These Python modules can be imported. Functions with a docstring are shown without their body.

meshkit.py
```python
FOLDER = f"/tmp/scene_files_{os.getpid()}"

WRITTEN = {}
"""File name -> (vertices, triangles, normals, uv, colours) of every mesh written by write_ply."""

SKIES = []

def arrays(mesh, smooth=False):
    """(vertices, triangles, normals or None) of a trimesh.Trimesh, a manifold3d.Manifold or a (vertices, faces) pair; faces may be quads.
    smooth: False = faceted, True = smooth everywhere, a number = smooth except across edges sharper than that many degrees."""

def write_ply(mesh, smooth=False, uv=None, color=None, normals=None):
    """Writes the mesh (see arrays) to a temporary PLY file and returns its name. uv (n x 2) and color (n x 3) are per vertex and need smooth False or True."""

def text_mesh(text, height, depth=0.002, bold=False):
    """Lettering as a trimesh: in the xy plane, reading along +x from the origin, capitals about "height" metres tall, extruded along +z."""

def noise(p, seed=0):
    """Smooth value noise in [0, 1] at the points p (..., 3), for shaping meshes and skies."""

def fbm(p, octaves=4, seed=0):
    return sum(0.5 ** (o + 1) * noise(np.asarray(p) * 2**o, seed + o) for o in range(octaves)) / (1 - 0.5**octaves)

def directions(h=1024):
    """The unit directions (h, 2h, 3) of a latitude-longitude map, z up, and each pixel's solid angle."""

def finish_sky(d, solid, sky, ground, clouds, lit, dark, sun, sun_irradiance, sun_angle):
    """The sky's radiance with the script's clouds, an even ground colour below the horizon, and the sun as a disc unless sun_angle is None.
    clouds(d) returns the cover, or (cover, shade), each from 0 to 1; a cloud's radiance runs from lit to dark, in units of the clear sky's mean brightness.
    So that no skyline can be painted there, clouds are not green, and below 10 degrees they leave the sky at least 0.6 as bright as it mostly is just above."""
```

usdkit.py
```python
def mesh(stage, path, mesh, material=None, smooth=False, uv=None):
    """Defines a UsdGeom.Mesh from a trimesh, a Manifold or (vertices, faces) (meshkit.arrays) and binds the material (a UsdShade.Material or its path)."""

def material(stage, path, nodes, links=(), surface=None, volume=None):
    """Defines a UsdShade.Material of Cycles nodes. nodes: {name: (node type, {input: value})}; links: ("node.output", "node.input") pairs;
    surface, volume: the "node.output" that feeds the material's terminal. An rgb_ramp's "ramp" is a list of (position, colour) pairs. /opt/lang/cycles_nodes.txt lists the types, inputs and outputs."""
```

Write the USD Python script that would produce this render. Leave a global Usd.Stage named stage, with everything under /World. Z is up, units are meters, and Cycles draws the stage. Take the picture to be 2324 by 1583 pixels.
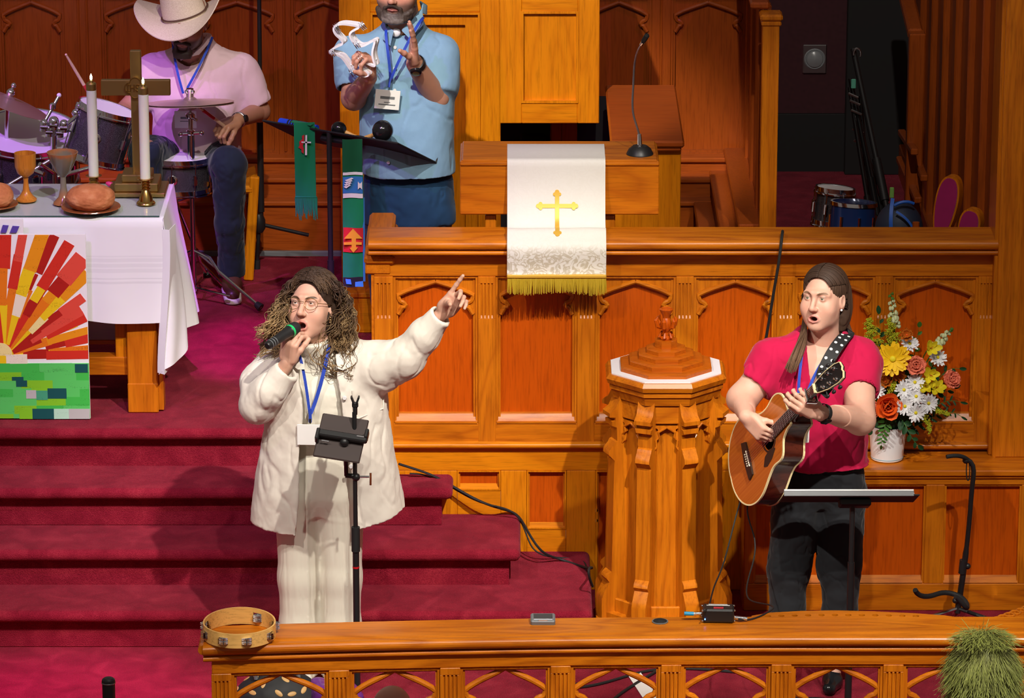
import math, random
import numpy as np, trimesh, manifold3d, usdkit, meshkit
from shapely.geometry import Polygon, LineString, Point
from shapely.ops import unary_union
from shapely import affinity
from pxr import Usd, UsdGeom, UsdLux, UsdShade, Gf, Sdf, Vt

# ---------------------------------------------------------------- camera, lights, exposure
stage = Usd.Stage.CreateInMemory()
UsdGeom.SetStageUpAxis(stage, 'Z'); UsdGeom.SetStageMetersPerUnit(stage, 1.0)
UsdGeom.Xform.Define(stage, '/World'); UsdGeom.Scope.Define(stage, '/World/Looks')
F, PITCH, CAMD, CAMH = 10000.0, math.radians(16.5), 16.34, 6.227
cam = UsdGeom.Camera.Define(stage, '/World/camera')
cam.AddTranslateOp().Set((0, -CAMD, CAMH)); cam.AddRotateXOp().Set(90 - 16.5)
cam.CreateHorizontalApertureAttr(36.0); cam.CreateVerticalApertureAttr(36.0 * 1583 / 2324)
cam.CreateFocalLengthAttr(36.0 * F / 2324); cam.CreateClippingRangeAttr((0.5, 200))
cam.CreateExposureAttr(0.0)

def aim(prim, pos, target):
    pos, target = Gf.Vec3d(*pos), Gf.Vec3d(*target)
    m = Gf.Matrix4d(); m.SetLookAt(pos, target, Gf.Vec3d(0, 0, 1))
    UsdGeom.Xformable(prim).AddTransformOp().Set(m.GetInverse())

def spot(name, pos, target, power, color, cone=20, soft=0.35, radius=0.09):
    l = UsdLux.SphereLight.Define(stage, '/World/' + name)
    l.CreateRadiusAttr(radius); l.CreateIntensityAttr(power); l.CreateColorAttr(Gf.Vec3f(*color)); l.CreateNormalizeAttr(True)
    s = UsdLux.ShapingAPI.Apply(l.GetPrim()); s.CreateShapingConeAngleAttr(cone); s.CreateShapingConeSoftnessAttr(soft)
    aim(l.GetPrim(), pos, target)

WARM, PURPLE = (1.0, 0.93, 0.83), (0.55, 0.18, 1.0)
# heads of the stage bars on the balcony front (right and left), then the organ, the drummer, a wide wash and the coloured chancel lights
RB, LB = (3.0, -8.0, 10.2), (-4.6, -8.2, 9.6)
for k, (t, p, c) in enumerate((((-0.75, 0.25, 0.75), 1180, 6.0), ((0.30, 0.70, 0.85), 1350, 6.0), ((1.35, 0.1, 0.9), 850, 5.0), ((-2.0, 1.0, 1.0), 1150, 6.0), ((0.1, 1.5, 1.8), 430, 3.8), ((1.12, 2.6, 1.6), 900, 1.5), ((-0.1, -1.55, 0.5), 1500, 5.2), ((1.45, -1.7, 0.5), 1500, 5.2))):
    spot('stage_head_right_%d' % k, (RB[0] + .02 * k, RB[1], RB[2]), t, p, WARM, c, 0.7)
for k, (t, p, c) in enumerate((((-0.2, 0.6, 0.75), 620, 9.0), ((1.25, 0.0, 0.9), 600, 4.6))):
    spot('stage_head_left_%d' % k, (LB[0] + .02 * k, LB[1], LB[2]), t, p, WARM, c, 0.7)
spot('organ_spot', (-2.2, -5.5, 9.5), (0.05, 3.0, 1.75), 1650, WARM, 4.6, 0.5)
spot('drummer_spot', (-0.4, -5.0, 9.6), (-1.42, 3.42, 1.30), 900, WARM, 3.4, 0.6)
spot('house_wash', (0.6, -9.0, 10.5), (-0.2, 2.5, 1.0), 680, WARM, 26, 0.8)
spot('purple_wash_left', (-4.2, -4.5, 8.5), (-1.6, 2.4, 1.2), 330, PURPLE, 15, 0.7)
spot('purple_wash_right', (4.0, -0.5, 8.0), (2.2, 4.4, 1.6), 160, PURPLE, 16, 0.7)
spot('magenta_floor_spot', (-0.6, -3.4, 9.6), (-1.10, 2.35, 0.69), 3000, (0.66, 0.03, 1.0), 2.5, 0.4)
spot('purple_drum_spot', (-5.2, -2.5, 8.2), (-2.0, 3.2, 1.2), 900, PURPLE, 5.5, 0.6)
spot('magenta_aisle_spot', (-3.0, -6.0, 9.0), (-1.8, -0.55, 0.0), 2600, (0.9, 0.06, 0.75), 5.0, 0.7)
dome = UsdLux.DomeLight.Define(stage, '/World/hall_glow'); dome.CreateIntensityAttr(0.05); dome.CreateColorAttr(Gf.Vec3f(1.0, 0.84, 0.72))

# ---------------------------------------------------------------- helpers
CAM = np.array([0, -CAMD, CAMH])
def ray(px, py):
    u, v = (px - 1162) / F, (py - 791.5) / F
    return np.array([u, math.cos(PITCH) - v * math.sin(PITCH), -math.sin(PITCH) - v * math.cos(PITCH)])
def at(px, py, y):
    r = ray(px, py); return CAM + r * ((y - CAM[1]) / r[1])
def atz(px, py, z):
    r = ray(px, py); return CAM + r * ((z - CAM[2]) / r[2])
V = lambda *a: np.array(a, float)
def unit(v): v = np.asarray(v, float); return v / (np.linalg.norm(v) + 1e-12)
def rodr(v, axis, ang):
    axis = unit(axis); return v * math.cos(ang) + np.cross(axis, v) * math.sin(ang) + axis * np.dot(axis, v) * (1 - math.cos(ang))

used, origin = {}, {'/World': np.zeros(3)}
def numbered(parent, name):
    k = (parent, name); n = used.get(k, 0); used[k] = n + 1
    return parent + '/' + (name if n == 0 else f'{name}_{n:03d}')
def tag(p, label=None, cat=None, group=None, kind=None):
    p = p.GetPrim() if hasattr(p, 'GetPrim') else p
    for k, v in (('label', label), ('category', cat), ('group', group), ('kind', kind)):
        if v: p.SetCustomDataByKey(k, v)
    return p
def thing(name, label, cat, loc=(0, 0, 0), rotz=0, group=None, kind=None):
    path = numbered('/World', name)
    x = UsdGeom.Xform.Define(stage, path); x.AddTranslateOp().Set(tuple(map(float, loc)))
    if rotz: x.AddRotateZOp().Set(float(rotz))
    origin[path] = np.array(loc, float)
    return tag(x, label, cat, group, kind)
def obj(name, mesh, mat, parent=None, label=None, cat=None, group=None, kind=None, smooth=35, col=None):
    """One Mesh prim. Vertices are given in world coordinates; a parent's origin is taken off."""
    pp = '/World' if parent is None else str(parent.GetPath())
    path = numbered(pp, name)
    if isinstance(mesh, (list, tuple)) and not isinstance(mesh[0], np.ndarray): mesh = cat_(mesh)
    v, f, n = meshkit.arrays(mesh, True if col is not None else smooth)
    o = origin.get(pp, np.zeros(3)); origin[path] = o
    m = UsdGeom.Mesh.Define(stage, path)
    m.CreatePointsAttr(Vt.Vec3fArray.FromNumpy((v - o).astype(np.float32)))
    m.CreateFaceVertexCountsAttr(Vt.IntArray.FromNumpy(np.full(len(f), 3, np.int32)))
    m.CreateFaceVertexIndicesAttr(Vt.IntArray.FromNumpy(np.asarray(f).astype(np.int32).ravel()))
    m.CreateSubdivisionSchemeAttr('none')
    if n is not None:
        m.CreateNormalsAttr(Vt.Vec3fArray.FromNumpy(n.astype(np.float32))); m.SetNormalsInterpolation('vertex')
    if col is not None:
        UsdGeom.PrimvarsAPI(m).CreatePrimvar('Cd', Sdf_T.Color3fArray, 'vertex').Set(Vt.Vec3fArray.FromNumpy(np.asarray(col, np.float32)))
    UsdShade.MaterialBindingAPI.Apply(m.GetPrim()).Bind(M[mat] if isinstance(mat, str) else mat)
    return tag(m, label, cat, group, kind)
from pxr import Sdf as _S
Sdf_T = _S.ValueTypeNames
def tm(v, f): return trimesh.Trimesh(np.asarray(v, float), np.asarray(f), process=False)
def cat_(ms):
    vs, fs, k = [], [], 0
    for m in ms:
        v, f, _ = meshkit.arrays(m); vs.append(v); fs.append(f + k); k += len(v)
    return tm(np.vstack(vs), np.vstack(fs))
def move(m, R=None, t=(0, 0, 0), s=1.0):
    v, f, _ = meshkit.arrays(m); v = v * s
    if R is not None: v = v @ np.asarray(R).T
    return tm(v + np.asarray(t), f)
def rz(a): c, s = math.cos(a), math.sin(a); return np.array([[c, -s, 0], [s, c, 0], [0, 0, 1.]])
def rx(a): c, s = math.cos(a), math.sin(a); return np.array([[1., 0, 0], [0, c, -s], [0, s, c]])
def ry(a): c, s = math.cos(a), math.sin(a); return np.array([[c, 0, s], [0, 1., 0], [-s, 0, c]])
def frame(z, x=None):
    """Rotation whose third column is z."""
    z = unit(z); x = V(1, 0, 0) if x is None else x
    if abs(np.dot(unit(x), z)) > 0.98: x = V(0, 1, 0)
    y = unit(np.cross(z, x)); return np.stack([np.cross(y, z), y, z], 1)
def box(x0, x1, y0, y1, z0, z1, b=0.004):
    b = min(b, (x1 - x0) * .45, (y1 - y0) * .45, (z1 - z0) * .45)
    if b <= 0: return trimesh.creation.box(bounds=[[x0, y0, z0], [x1, y1, z1]])
    c, e, p = V(x0 + x1, y0 + y1, z0 + z1) / 2, V(x1 - x0, y1 - y0, z1 - z0) / 2, []
    for i in range(8):
        sg = V(i & 1, i >> 1 & 1, i >> 2 & 1) * 2 - 1
        for k in range(3):
            q = e - b; q[k] = e[k]; p.append(c + sg * q)
    return manifold3d.Manifold.hull_points(np.array(p))
def obox(c, R, e, b=0.003):
    """Oriented box: centre, rotation, full extents."""
    e = np.asarray(e) / 2; return move(box(-e[0], e[0], -e[1], e[1], -e[2], e[2], b), R, c)
def fbox(px0, py0, px1, py1, y, d, b=0.004):
    """Box whose front face, in the plane y, covers the given stretch of the view; d goes back."""
    a, c = at((px0 + px1) / 2, py0, y), at((px0 + px1) / 2, py1, y)
    ym = (py0 + py1) / 2; x0, x1 = at(px0, ym, y)[0], at(px1, ym, y)[0]
    return box(x0, x1, y, y + d, c[2], a[2], b)
def lathe(prof, c=(0, 0, 0), n=28, R=None):
    """Surface of revolution of (r, z) pairs about z, capped where the profile meets the axis."""
    prof = np.array(prof, float); a = np.arange(n) * 2 * math.pi / n
    v = np.stack([prof[:, None, 0] * np.cos(a), prof[:, None, 0] * np.sin(a), np.broadcast_to(prof[:, None, 1], (len(prof), n))], -1).reshape(-1, 3)
    i, j = np.meshgrid(np.arange(len(prof) - 1), np.arange(n), indexing='ij'); k = (j + 1) % n
    q = np.stack([i * n + j, i * n + k, (i + 1) * n + k, (i + 1) * n + j], -1).reshape(-1, 4)
    return move(tm(v, np.vstack([q[:, [0, 1, 2]], q[:, [0, 2, 3]]])), R, c)
def spline(p, n=40):
    from scipy.interpolate import CubicSpline
    p = np.asarray(p, float); d = np.r_[0, np.cumsum(np.linalg.norm(np.diff(p, axis=0), axis=1))]
    return CubicSpline(d, p)(np.linspace(0, d[-1], n))
def tube(p, r, sides=10, caps=True, flat=1.0, up=None):
    """A polyline as a closed tube; r a number or one per point; flat squeezes it along 'up'."""
    p = np.asarray(p, float); n = len(p); r = np.broadcast_to(np.asarray(r, float), (n,))
    t = np.gradient(p, axis=0); t /= np.linalg.norm(t, axis=1, keepdims=True) + 1e-12
    if up is not None: a0 = np.asarray(up, float)
    else: a0 = V(0, 0, 1) if abs(t[0, 2]) < .9 else V(1, 0, 0)
    A = []
    for k in range(n):
        a = (a0 if (up is not None or k == 0) else A[-1]); a = a - t[k] * np.dot(a, t[k]); A.append(unit(a))
    A = np.array(A); B = np.cross(t, A); g = np.arange(sides) * 2 * math.pi / sides
    v = p[:, None] + r[:, None, None] * (flat * np.cos(g)[None, :, None] * A[:, None] + np.sin(g)[None, :, None] * B[:, None])
    v = v.reshape(-1, 3)
    i, j = np.meshgrid(np.arange(n - 1), np.arange(sides), indexing='ij'); k = (j + 1) % sides
    q = np.stack([i * sides + j, i * sides + k, (i + 1) * sides + k, (i + 1) * sides + j], -1).reshape(-1, 4)
    f = np.vstack([q[:, [0, 1, 2]], q[:, [0, 2, 3]]])
    if caps:
        m = len(v); v = np.vstack([v, p[0], p[-1]]); j = np.arange(sides); k = (j + 1) % sides
        f = np.vstack([f, np.stack([np.full(sides, m), k, j], 1), np.stack([np.full(sides, m + 1), (n - 1) * sides + j, (n - 1) * sides + k], 1)])
    return tm(v, f)
def rod(a, b, r, r2=None, sides=14): return tube(np.linspace(a, b, 2), [r, r if r2 is None else r2], sides)
def ball(c, r, sub=2, R=None):
    m = trimesh.creation.icosphere(subdivisions=sub); return move(tm(m.vertices * np.asarray(r), m.faces), R, c)
def poly_y(poly, y, d):
    """Shapely polygon in (x, z) -> solid from y to y + d."""
    out = []
    for g in getattr(poly, 'geoms', [poly]):
        if g.is_empty or g.area < 1e-9: continue
        m = trimesh.creation.extrude_polygon(g, d, engine='earcut'); v = np.array(m.vertices)
        out.append(tm(np.stack([v[:, 0], y + d - v[:, 2], v[:, 1]], 1), np.array(m.faces)))
    return cat_(out)
def poly_f(poly, c, R, d):
    """Shapely polygon in the plane of R's first two columns, extruded d along the third."""
    out = []
    for g in getattr(poly, 'geoms', [poly]):
        if g.is_empty or g.area < 1e-9: continue
        m = trimesh.creation.extrude_polygon(g, d, engine='earcut'); out.append(m)
    return move(cat_(out), R, c)
def prof_x(pts, x0, x1, n=1):
    """(y, z) profile polygon run along x."""
    m = trimesh.creation.extrude_polygon(Polygon(pts), 1.0, engine='earcut'); v = np.array(m.vertices)
    return tm(np.stack([x0 + (x1 - x0) * v[:, 2], v[:, 0], v[:, 1]], 1), np.array(m.faces))
def arc(cx, cy, r, a0, a1, n=8):
    a = np.radians(np.linspace(a0, a1, n)); return [(cx + r * math.cos(t), cy + r * math.sin(t)) for t in a]
def sheet(P, th):
    """Grid of points (n, m, 3) as a thin solid cloth."""
    P = np.asarray(P, float); n, m = P.shape[:2]
    du, dv = np.gradient(P, axis=0), np.gradient(P, axis=1); N = np.cross(du, dv); N /= np.linalg.norm(N, axis=2, keepdims=True) + 1e-12
    v = np.vstack([(P + N * th / 2).reshape(-1, 3), (P - N * th / 2).reshape(-1, 3)])
    i, j = np.meshgrid(np.arange(n - 1), np.arange(m - 1), indexing='ij'); a = i * m + j
    q = np.stack([a, a + m, a + m + 1, a + 1], -1).reshape(-1, 4); o = n * m; Q = [q, q[:, ::-1] + o]
    for e in (np.arange(m), np.arange(n) * m + m - 1, (n - 1) * m + np.arange(m)[::-1], np.arange(n)[::-1] * m):
        Q.append(np.stack([e[:-1], e[1:], e[1:] + o, e[:-1] + o], 1))
    q = np.vstack(Q); return tm(v, np.vstack([q[:, [0, 1, 2]], q[:, [0, 2, 3]]]))

# ---------------------------------------------------------------- signed-distance modelling
class Field:
    def __init__(s, lo, hi, h):
        s.lo, s.h = np.asarray(lo, float), h; s.n = np.ceil((np.asarray(hi) - s.lo) / h).astype(int) + 1
        s.f = np.full(s.n, 0.3, np.float32)
        s.ax = [(s.lo[k] + h * np.arange(s.n[k])).astype(np.float32) for k in range(3)]
    def _sub(s, lo, hi):
        a = np.clip(np.floor((lo - s.lo) / s.h).astype(int), 0, s.n); b = np.clip(np.ceil((hi - s.lo) / s.h).astype(int) + 1, 0, s.n)
        if (b <= a).any(): return None, None
        sl = tuple(slice(a[k], b[k]) for k in range(3))
        return sl, np.meshgrid(*[s.ax[k][sl[k]] for k in range(3)], indexing='ij', sparse=True)
    def _put(s, sl, d, k, sub):
        g = s.f[sl]
        if sub: d = -d; x = np.maximum(k - np.abs(g - d), 0); s.f[sl] = np.maximum(g, d) + x * x / (4 * k)
        else: x = np.maximum(k - np.abs(g - d), 0); s.f[sl] = np.minimum(g, d) - x * x / (4 * k)
    def cap(s, a, b, ra, rb=None, k=0.02, sub=False):
        a, b = np.asarray(a, float), np.asarray(b, float); rb = ra if rb is None else rb
        m = max(ra, rb) + k + 2 * s.h
        sl, g = s._sub(np.minimum(a, b) - m, np.maximum(a, b) + m)
        if sl is None: return s
        ba = (b - a).astype(np.float32); L = float(ba @ ba) + 1e-12; p = [g[i] - np.float32(a[i]) for i in range(3)]
        t = np.clip((p[0] * ba[0] + p[1] * ba[1] + p[2] * ba[2]) / L, 0, 1)
        d = np.sqrt(sum((p[i] - t * ba[i]) ** 2 for i in range(3))) - (ra + (rb - ra) * t)
        s._put(sl, d.astype(np.float32), k, sub); return s
    def chain(s, pts, rs, k=0.02):
        for i in range(len(pts) - 1): s.cap(pts[i], pts[i + 1], rs[i], rs[i + 1], k)
        return s
    def ell(s, c, r, R=None, k=0.02, sub=False):
        c, r = np.asarray(c, float), np.broadcast_to(np.asarray(r, float), (3,)); m = (r.max() if R is not None else r) + k + 2 * s.h
        sl, g = s._sub(c - m, c + m)
        if sl is None: return s
        p = [g[i] - np.float32(c[i]) for i in range(3)]
        if R is not None: p = [sum(p[j] * np.float32(R[j, i]) for j in range(3)) for i in range(3)]
        k0 = np.sqrt(sum((p[i] / r[i]) ** 2 for i in range(3))); k1 = np.sqrt(sum((p[i] / r[i] ** 2) ** 2 for i in range(3))) + 1e-6
        s._put(sl, (k0 * (k0 - 1) / k1).astype(np.float32), k, sub); return s
    def bx(s, c, e, R=None, rad=0.01, k=0.02, sub=False):
        """Rounded box: centre, half extents."""
        c, e = np.asarray(c, float), np.asarray(e, float); m = np.linalg.norm(e) + k + 2 * s.h
        sl, g = s._sub(c - m, c + m)
        if sl is None: return s
        p = [g[i] - np.float32(c[i]) for i in range(3)]
        if R is not None: p = [sum(p[j] * np.float32(R[j, i]) for j in range(3)) for i in range(3)]
        q = [np.abs(p[i]) - (e[i] - rad) for i in range(3)]
        d = np.sqrt(sum(np.maximum(x, 0) ** 2 for x in q)) + np.minimum(np.maximum(np.maximum(q[0], q[1]), q[2]), 0) - rad
        s._put(sl, d.astype(np.float32), k, sub); return s
    def loft(s, rows, p=2.5, k=0.02, sub=False, R=None):
        """Upright body of superellipse sections: rows of (z, cx, cy, half width, half depth)."""
        a = np.array(sorted(rows), float); m = k + 2 * s.h + .02
        lo = V((a[:, 1] - a[:, 3]).min(), (a[:, 2] - a[:, 4]).min(), a[0, 0]) - m; hi = V((a[:, 1] + a[:, 3]).max(), (a[:, 2] + a[:, 4]).max(), a[-1, 0]) + m
        sl, g = s._sub(lo, hi)
        if sl is None: return s
        from scipy.interpolate import PchipInterpolator
        z = g[2]; f = PchipInterpolator(a[:, 0], a[:, 1:]) if len(a) > 1 else None; q = f(np.clip(z.ravel(), a[0, 0], a[-1, 0])).astype(np.float32); cx, cy, wx, wy = [q[:, i].reshape(z.shape) for i in range(4)]
        r = ((np.abs(g[0] - cx) / wx) ** p + (np.abs(g[1] - cy) / wy) ** p) ** (1 / p)
        d = np.maximum((r - 1) * np.minimum(wx, wy) * .92, np.maximum(z - np.float32(a[-1, 0]), np.float32(a[0, 0]) - z))
        s._put(sl, d.astype(np.float32), k, sub); return s
    def cuff(s, end, d, r, depth=.05, th=.014):
        """Ends a sleeve squarely at a point and hollows its mouth."""
        d = unit(d); end = np.asarray(end, float); s.bx(end + d * (r * 1.4), (r * 1.7, r * 1.7, r * 1.4), frame(d), .002, .006, True)
        s.cap(end - d * depth, end + d * .03, r - th, r - th, .004, True); return s
    def layer(s):
        t = Field(s.lo, s.lo, s.h); t.n, t.ax, t.f = s.n, s.ax, np.full(s.n, 0.3, np.float32); return t
    def merge(s, t, k=0.03):
        s._put(tuple(slice(0, n) for n in s.n), t.f, k, False); return s
    def plane(s, c, n, k=0.004):
        """Cuts away what lies beyond c along n."""
        n = unit(n); g = np.meshgrid(*s.ax, indexing='ij', sparse=True)
        d = sum((g[i] - np.float32(c[i])) * np.float32(n[i]) for i in range(3)).astype(np.float32)
        x = np.maximum(k - np.abs(s.f - d), 0); s.f = np.maximum(s.f, d) + x * x / (4 * k); return s
    def bump(s, fn, band=0.03):
        """Adds fn(points) to the field near the surface."""
        i = np.argwhere(np.abs(s.f) < band); p = s.lo + i * s.h; s.f[tuple(i.T)] += fn(p).astype(np.float32); return s
    def mesh(s, smooth=1):
        f, h = s.f, s.h
        f[0], f[-1], f[:, 0], f[:, -1], f[:, :, 0], f[:, :, -1] = 1, 1, 1, 1, 1, 1
        ins = f < 0; c = np.zeros(s.n - 1, np.uint8)
        for i in range(8):
            a, b, d = i & 1, i >> 1 & 1, i >> 2
            c += ins[a:s.n[0] - 1 + a, b:s.n[1] - 1 + b, d:s.n[2] - 1 + d]
        act = np.argwhere((c > 0) & (c < 8)); idx = np.full(s.n - 1, -1, np.int32); idx[tuple(act.T)] = np.arange(len(act))
        vals = np.stack([f[act[:, 0] + (i & 1), act[:, 1] + (i >> 1 & 1), act[:, 2] + (i >> 2)] for i in range(8)], 1)
        acc, cnt = np.zeros((len(act), 3)), np.zeros(len(act))
        for i in range(8):
            for k in range(3):
                j = i | 1 << k
                if i == j: continue
                x = (vals[:, i] < 0) != (vals[:, j] < 0); t = vals[:, i] / (vals[:, i] - vals[:, j] + 1e-12)
                p = np.stack([np.full(len(act), float(i >> q & 1)) for q in range(3)], 1); p[:, k] = t
                acc += np.where(x[:, None], p, 0); cnt += x
        v = s.lo + (act + acc / cnt[:, None]) * h; Q = []
        for k in range(3):
            u, w = (k + 1) % 3, (k + 2) % 3
            a = np.take(ins, range(s.n[k] - 1), k); b = np.take(ins, range(1, s.n[k]), k)
            e = np.argwhere(a != b); e = e[(e[:, u] > 0) & (e[:, w] > 0)]; fl = a[tuple(e.T)]
            o = []
            for du, dw in ((-1, -1), (0, -1), (0, 0), (-1, 0)):
                q = e.copy(); q[:, u] += du; q[:, w] += dw; o.append(idx[tuple(q.T)])
            q = np.stack(o, 1); Q.append(np.where(fl[:, None], q, q[:, ::-1]))
        q = np.vstack(Q); q = q[(q >= 0).all(1)]
        fa = np.vstack([q[:, [0, 1, 2]], q[:, [0, 2, 3]]])
        m = tm(v, fa)
        for _ in range(smooth): m = relax(m)
        return m
def relax(m, lam=0.5):
    """One Taubin step."""
    v, f = np.array(m.vertices), np.array(m.faces)
    e = np.unique(np.sort(np.vstack([f[:, [0, 1]], f[:, [1, 2]], f[:, [2, 0]]]), 1), axis=0)
    from scipy.sparse import coo_matrix
    A = coo_matrix((np.ones(2 * len(e)), (np.r_[e[:, 0], e[:, 1]], np.r_[e[:, 1], e[:, 0]])), shape=(len(v),) * 2).tocsr()
    dg = np.asarray(A.sum(1)).ravel()[:, None] + 1e-9
    for l in (lam, -lam * 1.04): v = v + l * (A @ v / dg - v)
    return tm(v, f)
def weld(ms):
    """One continuous mesh from overlapping closed ones."""
    try:
        M_ = [manifold3d.Manifold(manifold3d.Mesh(np.asarray(m.vertices, np.float32), np.asarray(m.faces, np.uint32))) for m in ms]
        if all(x.status() == manifold3d.Error.NoError for x in M_):
            r = M_[0]
            for x in M_[1:]: r = r + x
            g = r.to_mesh(); return tm(np.array(g.vert_properties[:, :3]), np.array(g.tri_verts))
    except Exception: pass
    return cat_(ms)
def fbm(p, s, seed=0, o=3): return meshkit.fbm(np.asarray(p) * np.asarray(s), o, seed) - 0.5

# ---------------------------------------------------------------- materials
M = {}
def mat(name, nodes, links=(), surface='p.BSDF'):
    M[name] = usdkit.material(stage, '/World/Looks/' + name, nodes, links, surface=surface); return M[name]
def plain(name, col, rough=0.5, metal=0.0, **kw):
    mat(name, {'p': ('principled_bsdf', {'base_color': col, 'roughness': rough, 'metallic': metal, **kw})})
def wood(name, light, dark, axis='z', rough=0.33, scale=1.0, fig=0.6):
    """Oak: long fibres and cathedral figure along the axis."""
    al = {'x': (0.06, 1, 1), 'y': (1, 0.06, 1), 'z': (1, 1, 0.06)}[axis]
    s1, s2 = tuple(130 * scale * a for a in al), tuple(9 * scale * (a if a == 1 else 0.14) for a in al)
    mid = tuple((a * .55 + b * .45) for a, b in zip(light, dark))
    mat(name, {'tc': ('texture_coordinate', {}), 'm1': ('mapping', {'scale': s1}), 'm2': ('mapping', {'scale': s2}),
               'n1': ('noise_texture', {'scale': 1.0, 'detail': 3.0, 'roughness': 0.6}),
               'n2': ('noise_texture', {'scale': 0.55, 'detail': 2.0, 'distortion': 0.5}),
               'mu': ('math', {'math_type': 'multiply', 'value2': 9.0}), 'fr': ('math', {'math_type': 'pingpong', 'value2': 0.5}),
               'r1': ('rgb_ramp', {'ramp': [(0.3, (0.55, 0.5, 0.45)), (0.5, (1, 1, 1)), (0.75, (1.12, 1.12, 1.1))]}),
               'r2': ('rgb_ramp', {'ramp': [(0.0, dark), (0.22, mid), (0.6, light), (1.0, light)]}),
               'n3': ('noise_texture', {'scale': 1.3, 'detail': 1.0}), 'r3': ('rgb_ramp', {'ramp': [(0.3, (0.86, 0.82, 0.78)), (0.7, (1.1, 1.1, 1.1))]}),
               'x2': ('mix_color', {'blend_type': 'mix', 'fac': fig, 'a': light, 'use_clamp_result': False}),
               'x1': ('mix_color', {'blend_type': 'multiply', 'fac': 0.55}), 'x3': ('mix_color', {'blend_type': 'multiply', 'fac': 1.0}),
               'b': ('bump', {'strength': 0.12, 'distance': 0.002}),
               'p': ('principled_bsdf', {'roughness': rough, 'specular_ior_level': 0.30, 'coat_weight': 0.05, 'coat_roughness': 0.2})},
        [('tc.object', 'm1.vector'), ('tc.object', 'm2.vector'), ('m1.vector', 'n1.vector'), ('m2.vector', 'n2.vector'), ('n2.fac', 'mu.value1'), ('mu.value', 'fr.value1'),
         ('n1.fac', 'r1.fac'), ('fr.value', 'r2.fac'), ('r2.color', 'x2.b'), ('x2.result', 'x1.a'), ('r1.color', 'x1.b'), ('tc.object', 'n3.vector'), ('n3.fac', 'r3.fac'),
         ('x1.result', 'x3.a'), ('r3.color', 'x3.b'), ('x3.result', 'p.base_color'), ('n1.fac', 'b.height'), ('b.normal', 'p.normal')])
def cloth(name, col, rough=0.9, weave=900.0, var=0.12, bump=0.15, col2=None, sheen=0.15):
    c2 = col2 or tuple(c * (1 - var) for c in col)
    mat(name, {'tc': ('texture_coordinate', {}), 'n': ('noise_texture', {'scale': weave, 'detail': 2.0}), 'n2': ('noise_texture', {'scale': 14.0, 'detail': 3.0}),
               'r': ('rgb_ramp', {'ramp': [(0.3, c2), (0.7, col)]}), 'a': ('mix_float', {'fac': 0.5}), 'b': ('bump', {'strength': bump, 'distance': 0.002}),
               'p': ('principled_bsdf', {'roughness': rough, 'specular_ior_level': 0.25, 'sheen_weight': sheen, 'sheen_roughness': 0.4})},
        [('tc.object', 'n.vector'), ('tc.object', 'n2.vector'), ('n.fac', 'a.a'), ('n2.fac', 'a.b'), ('a.result', 'r.fac'), ('r.color', 'p.base_color'), ('n.fac', 'b.height'), ('b.normal', 'p.normal')])
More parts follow.
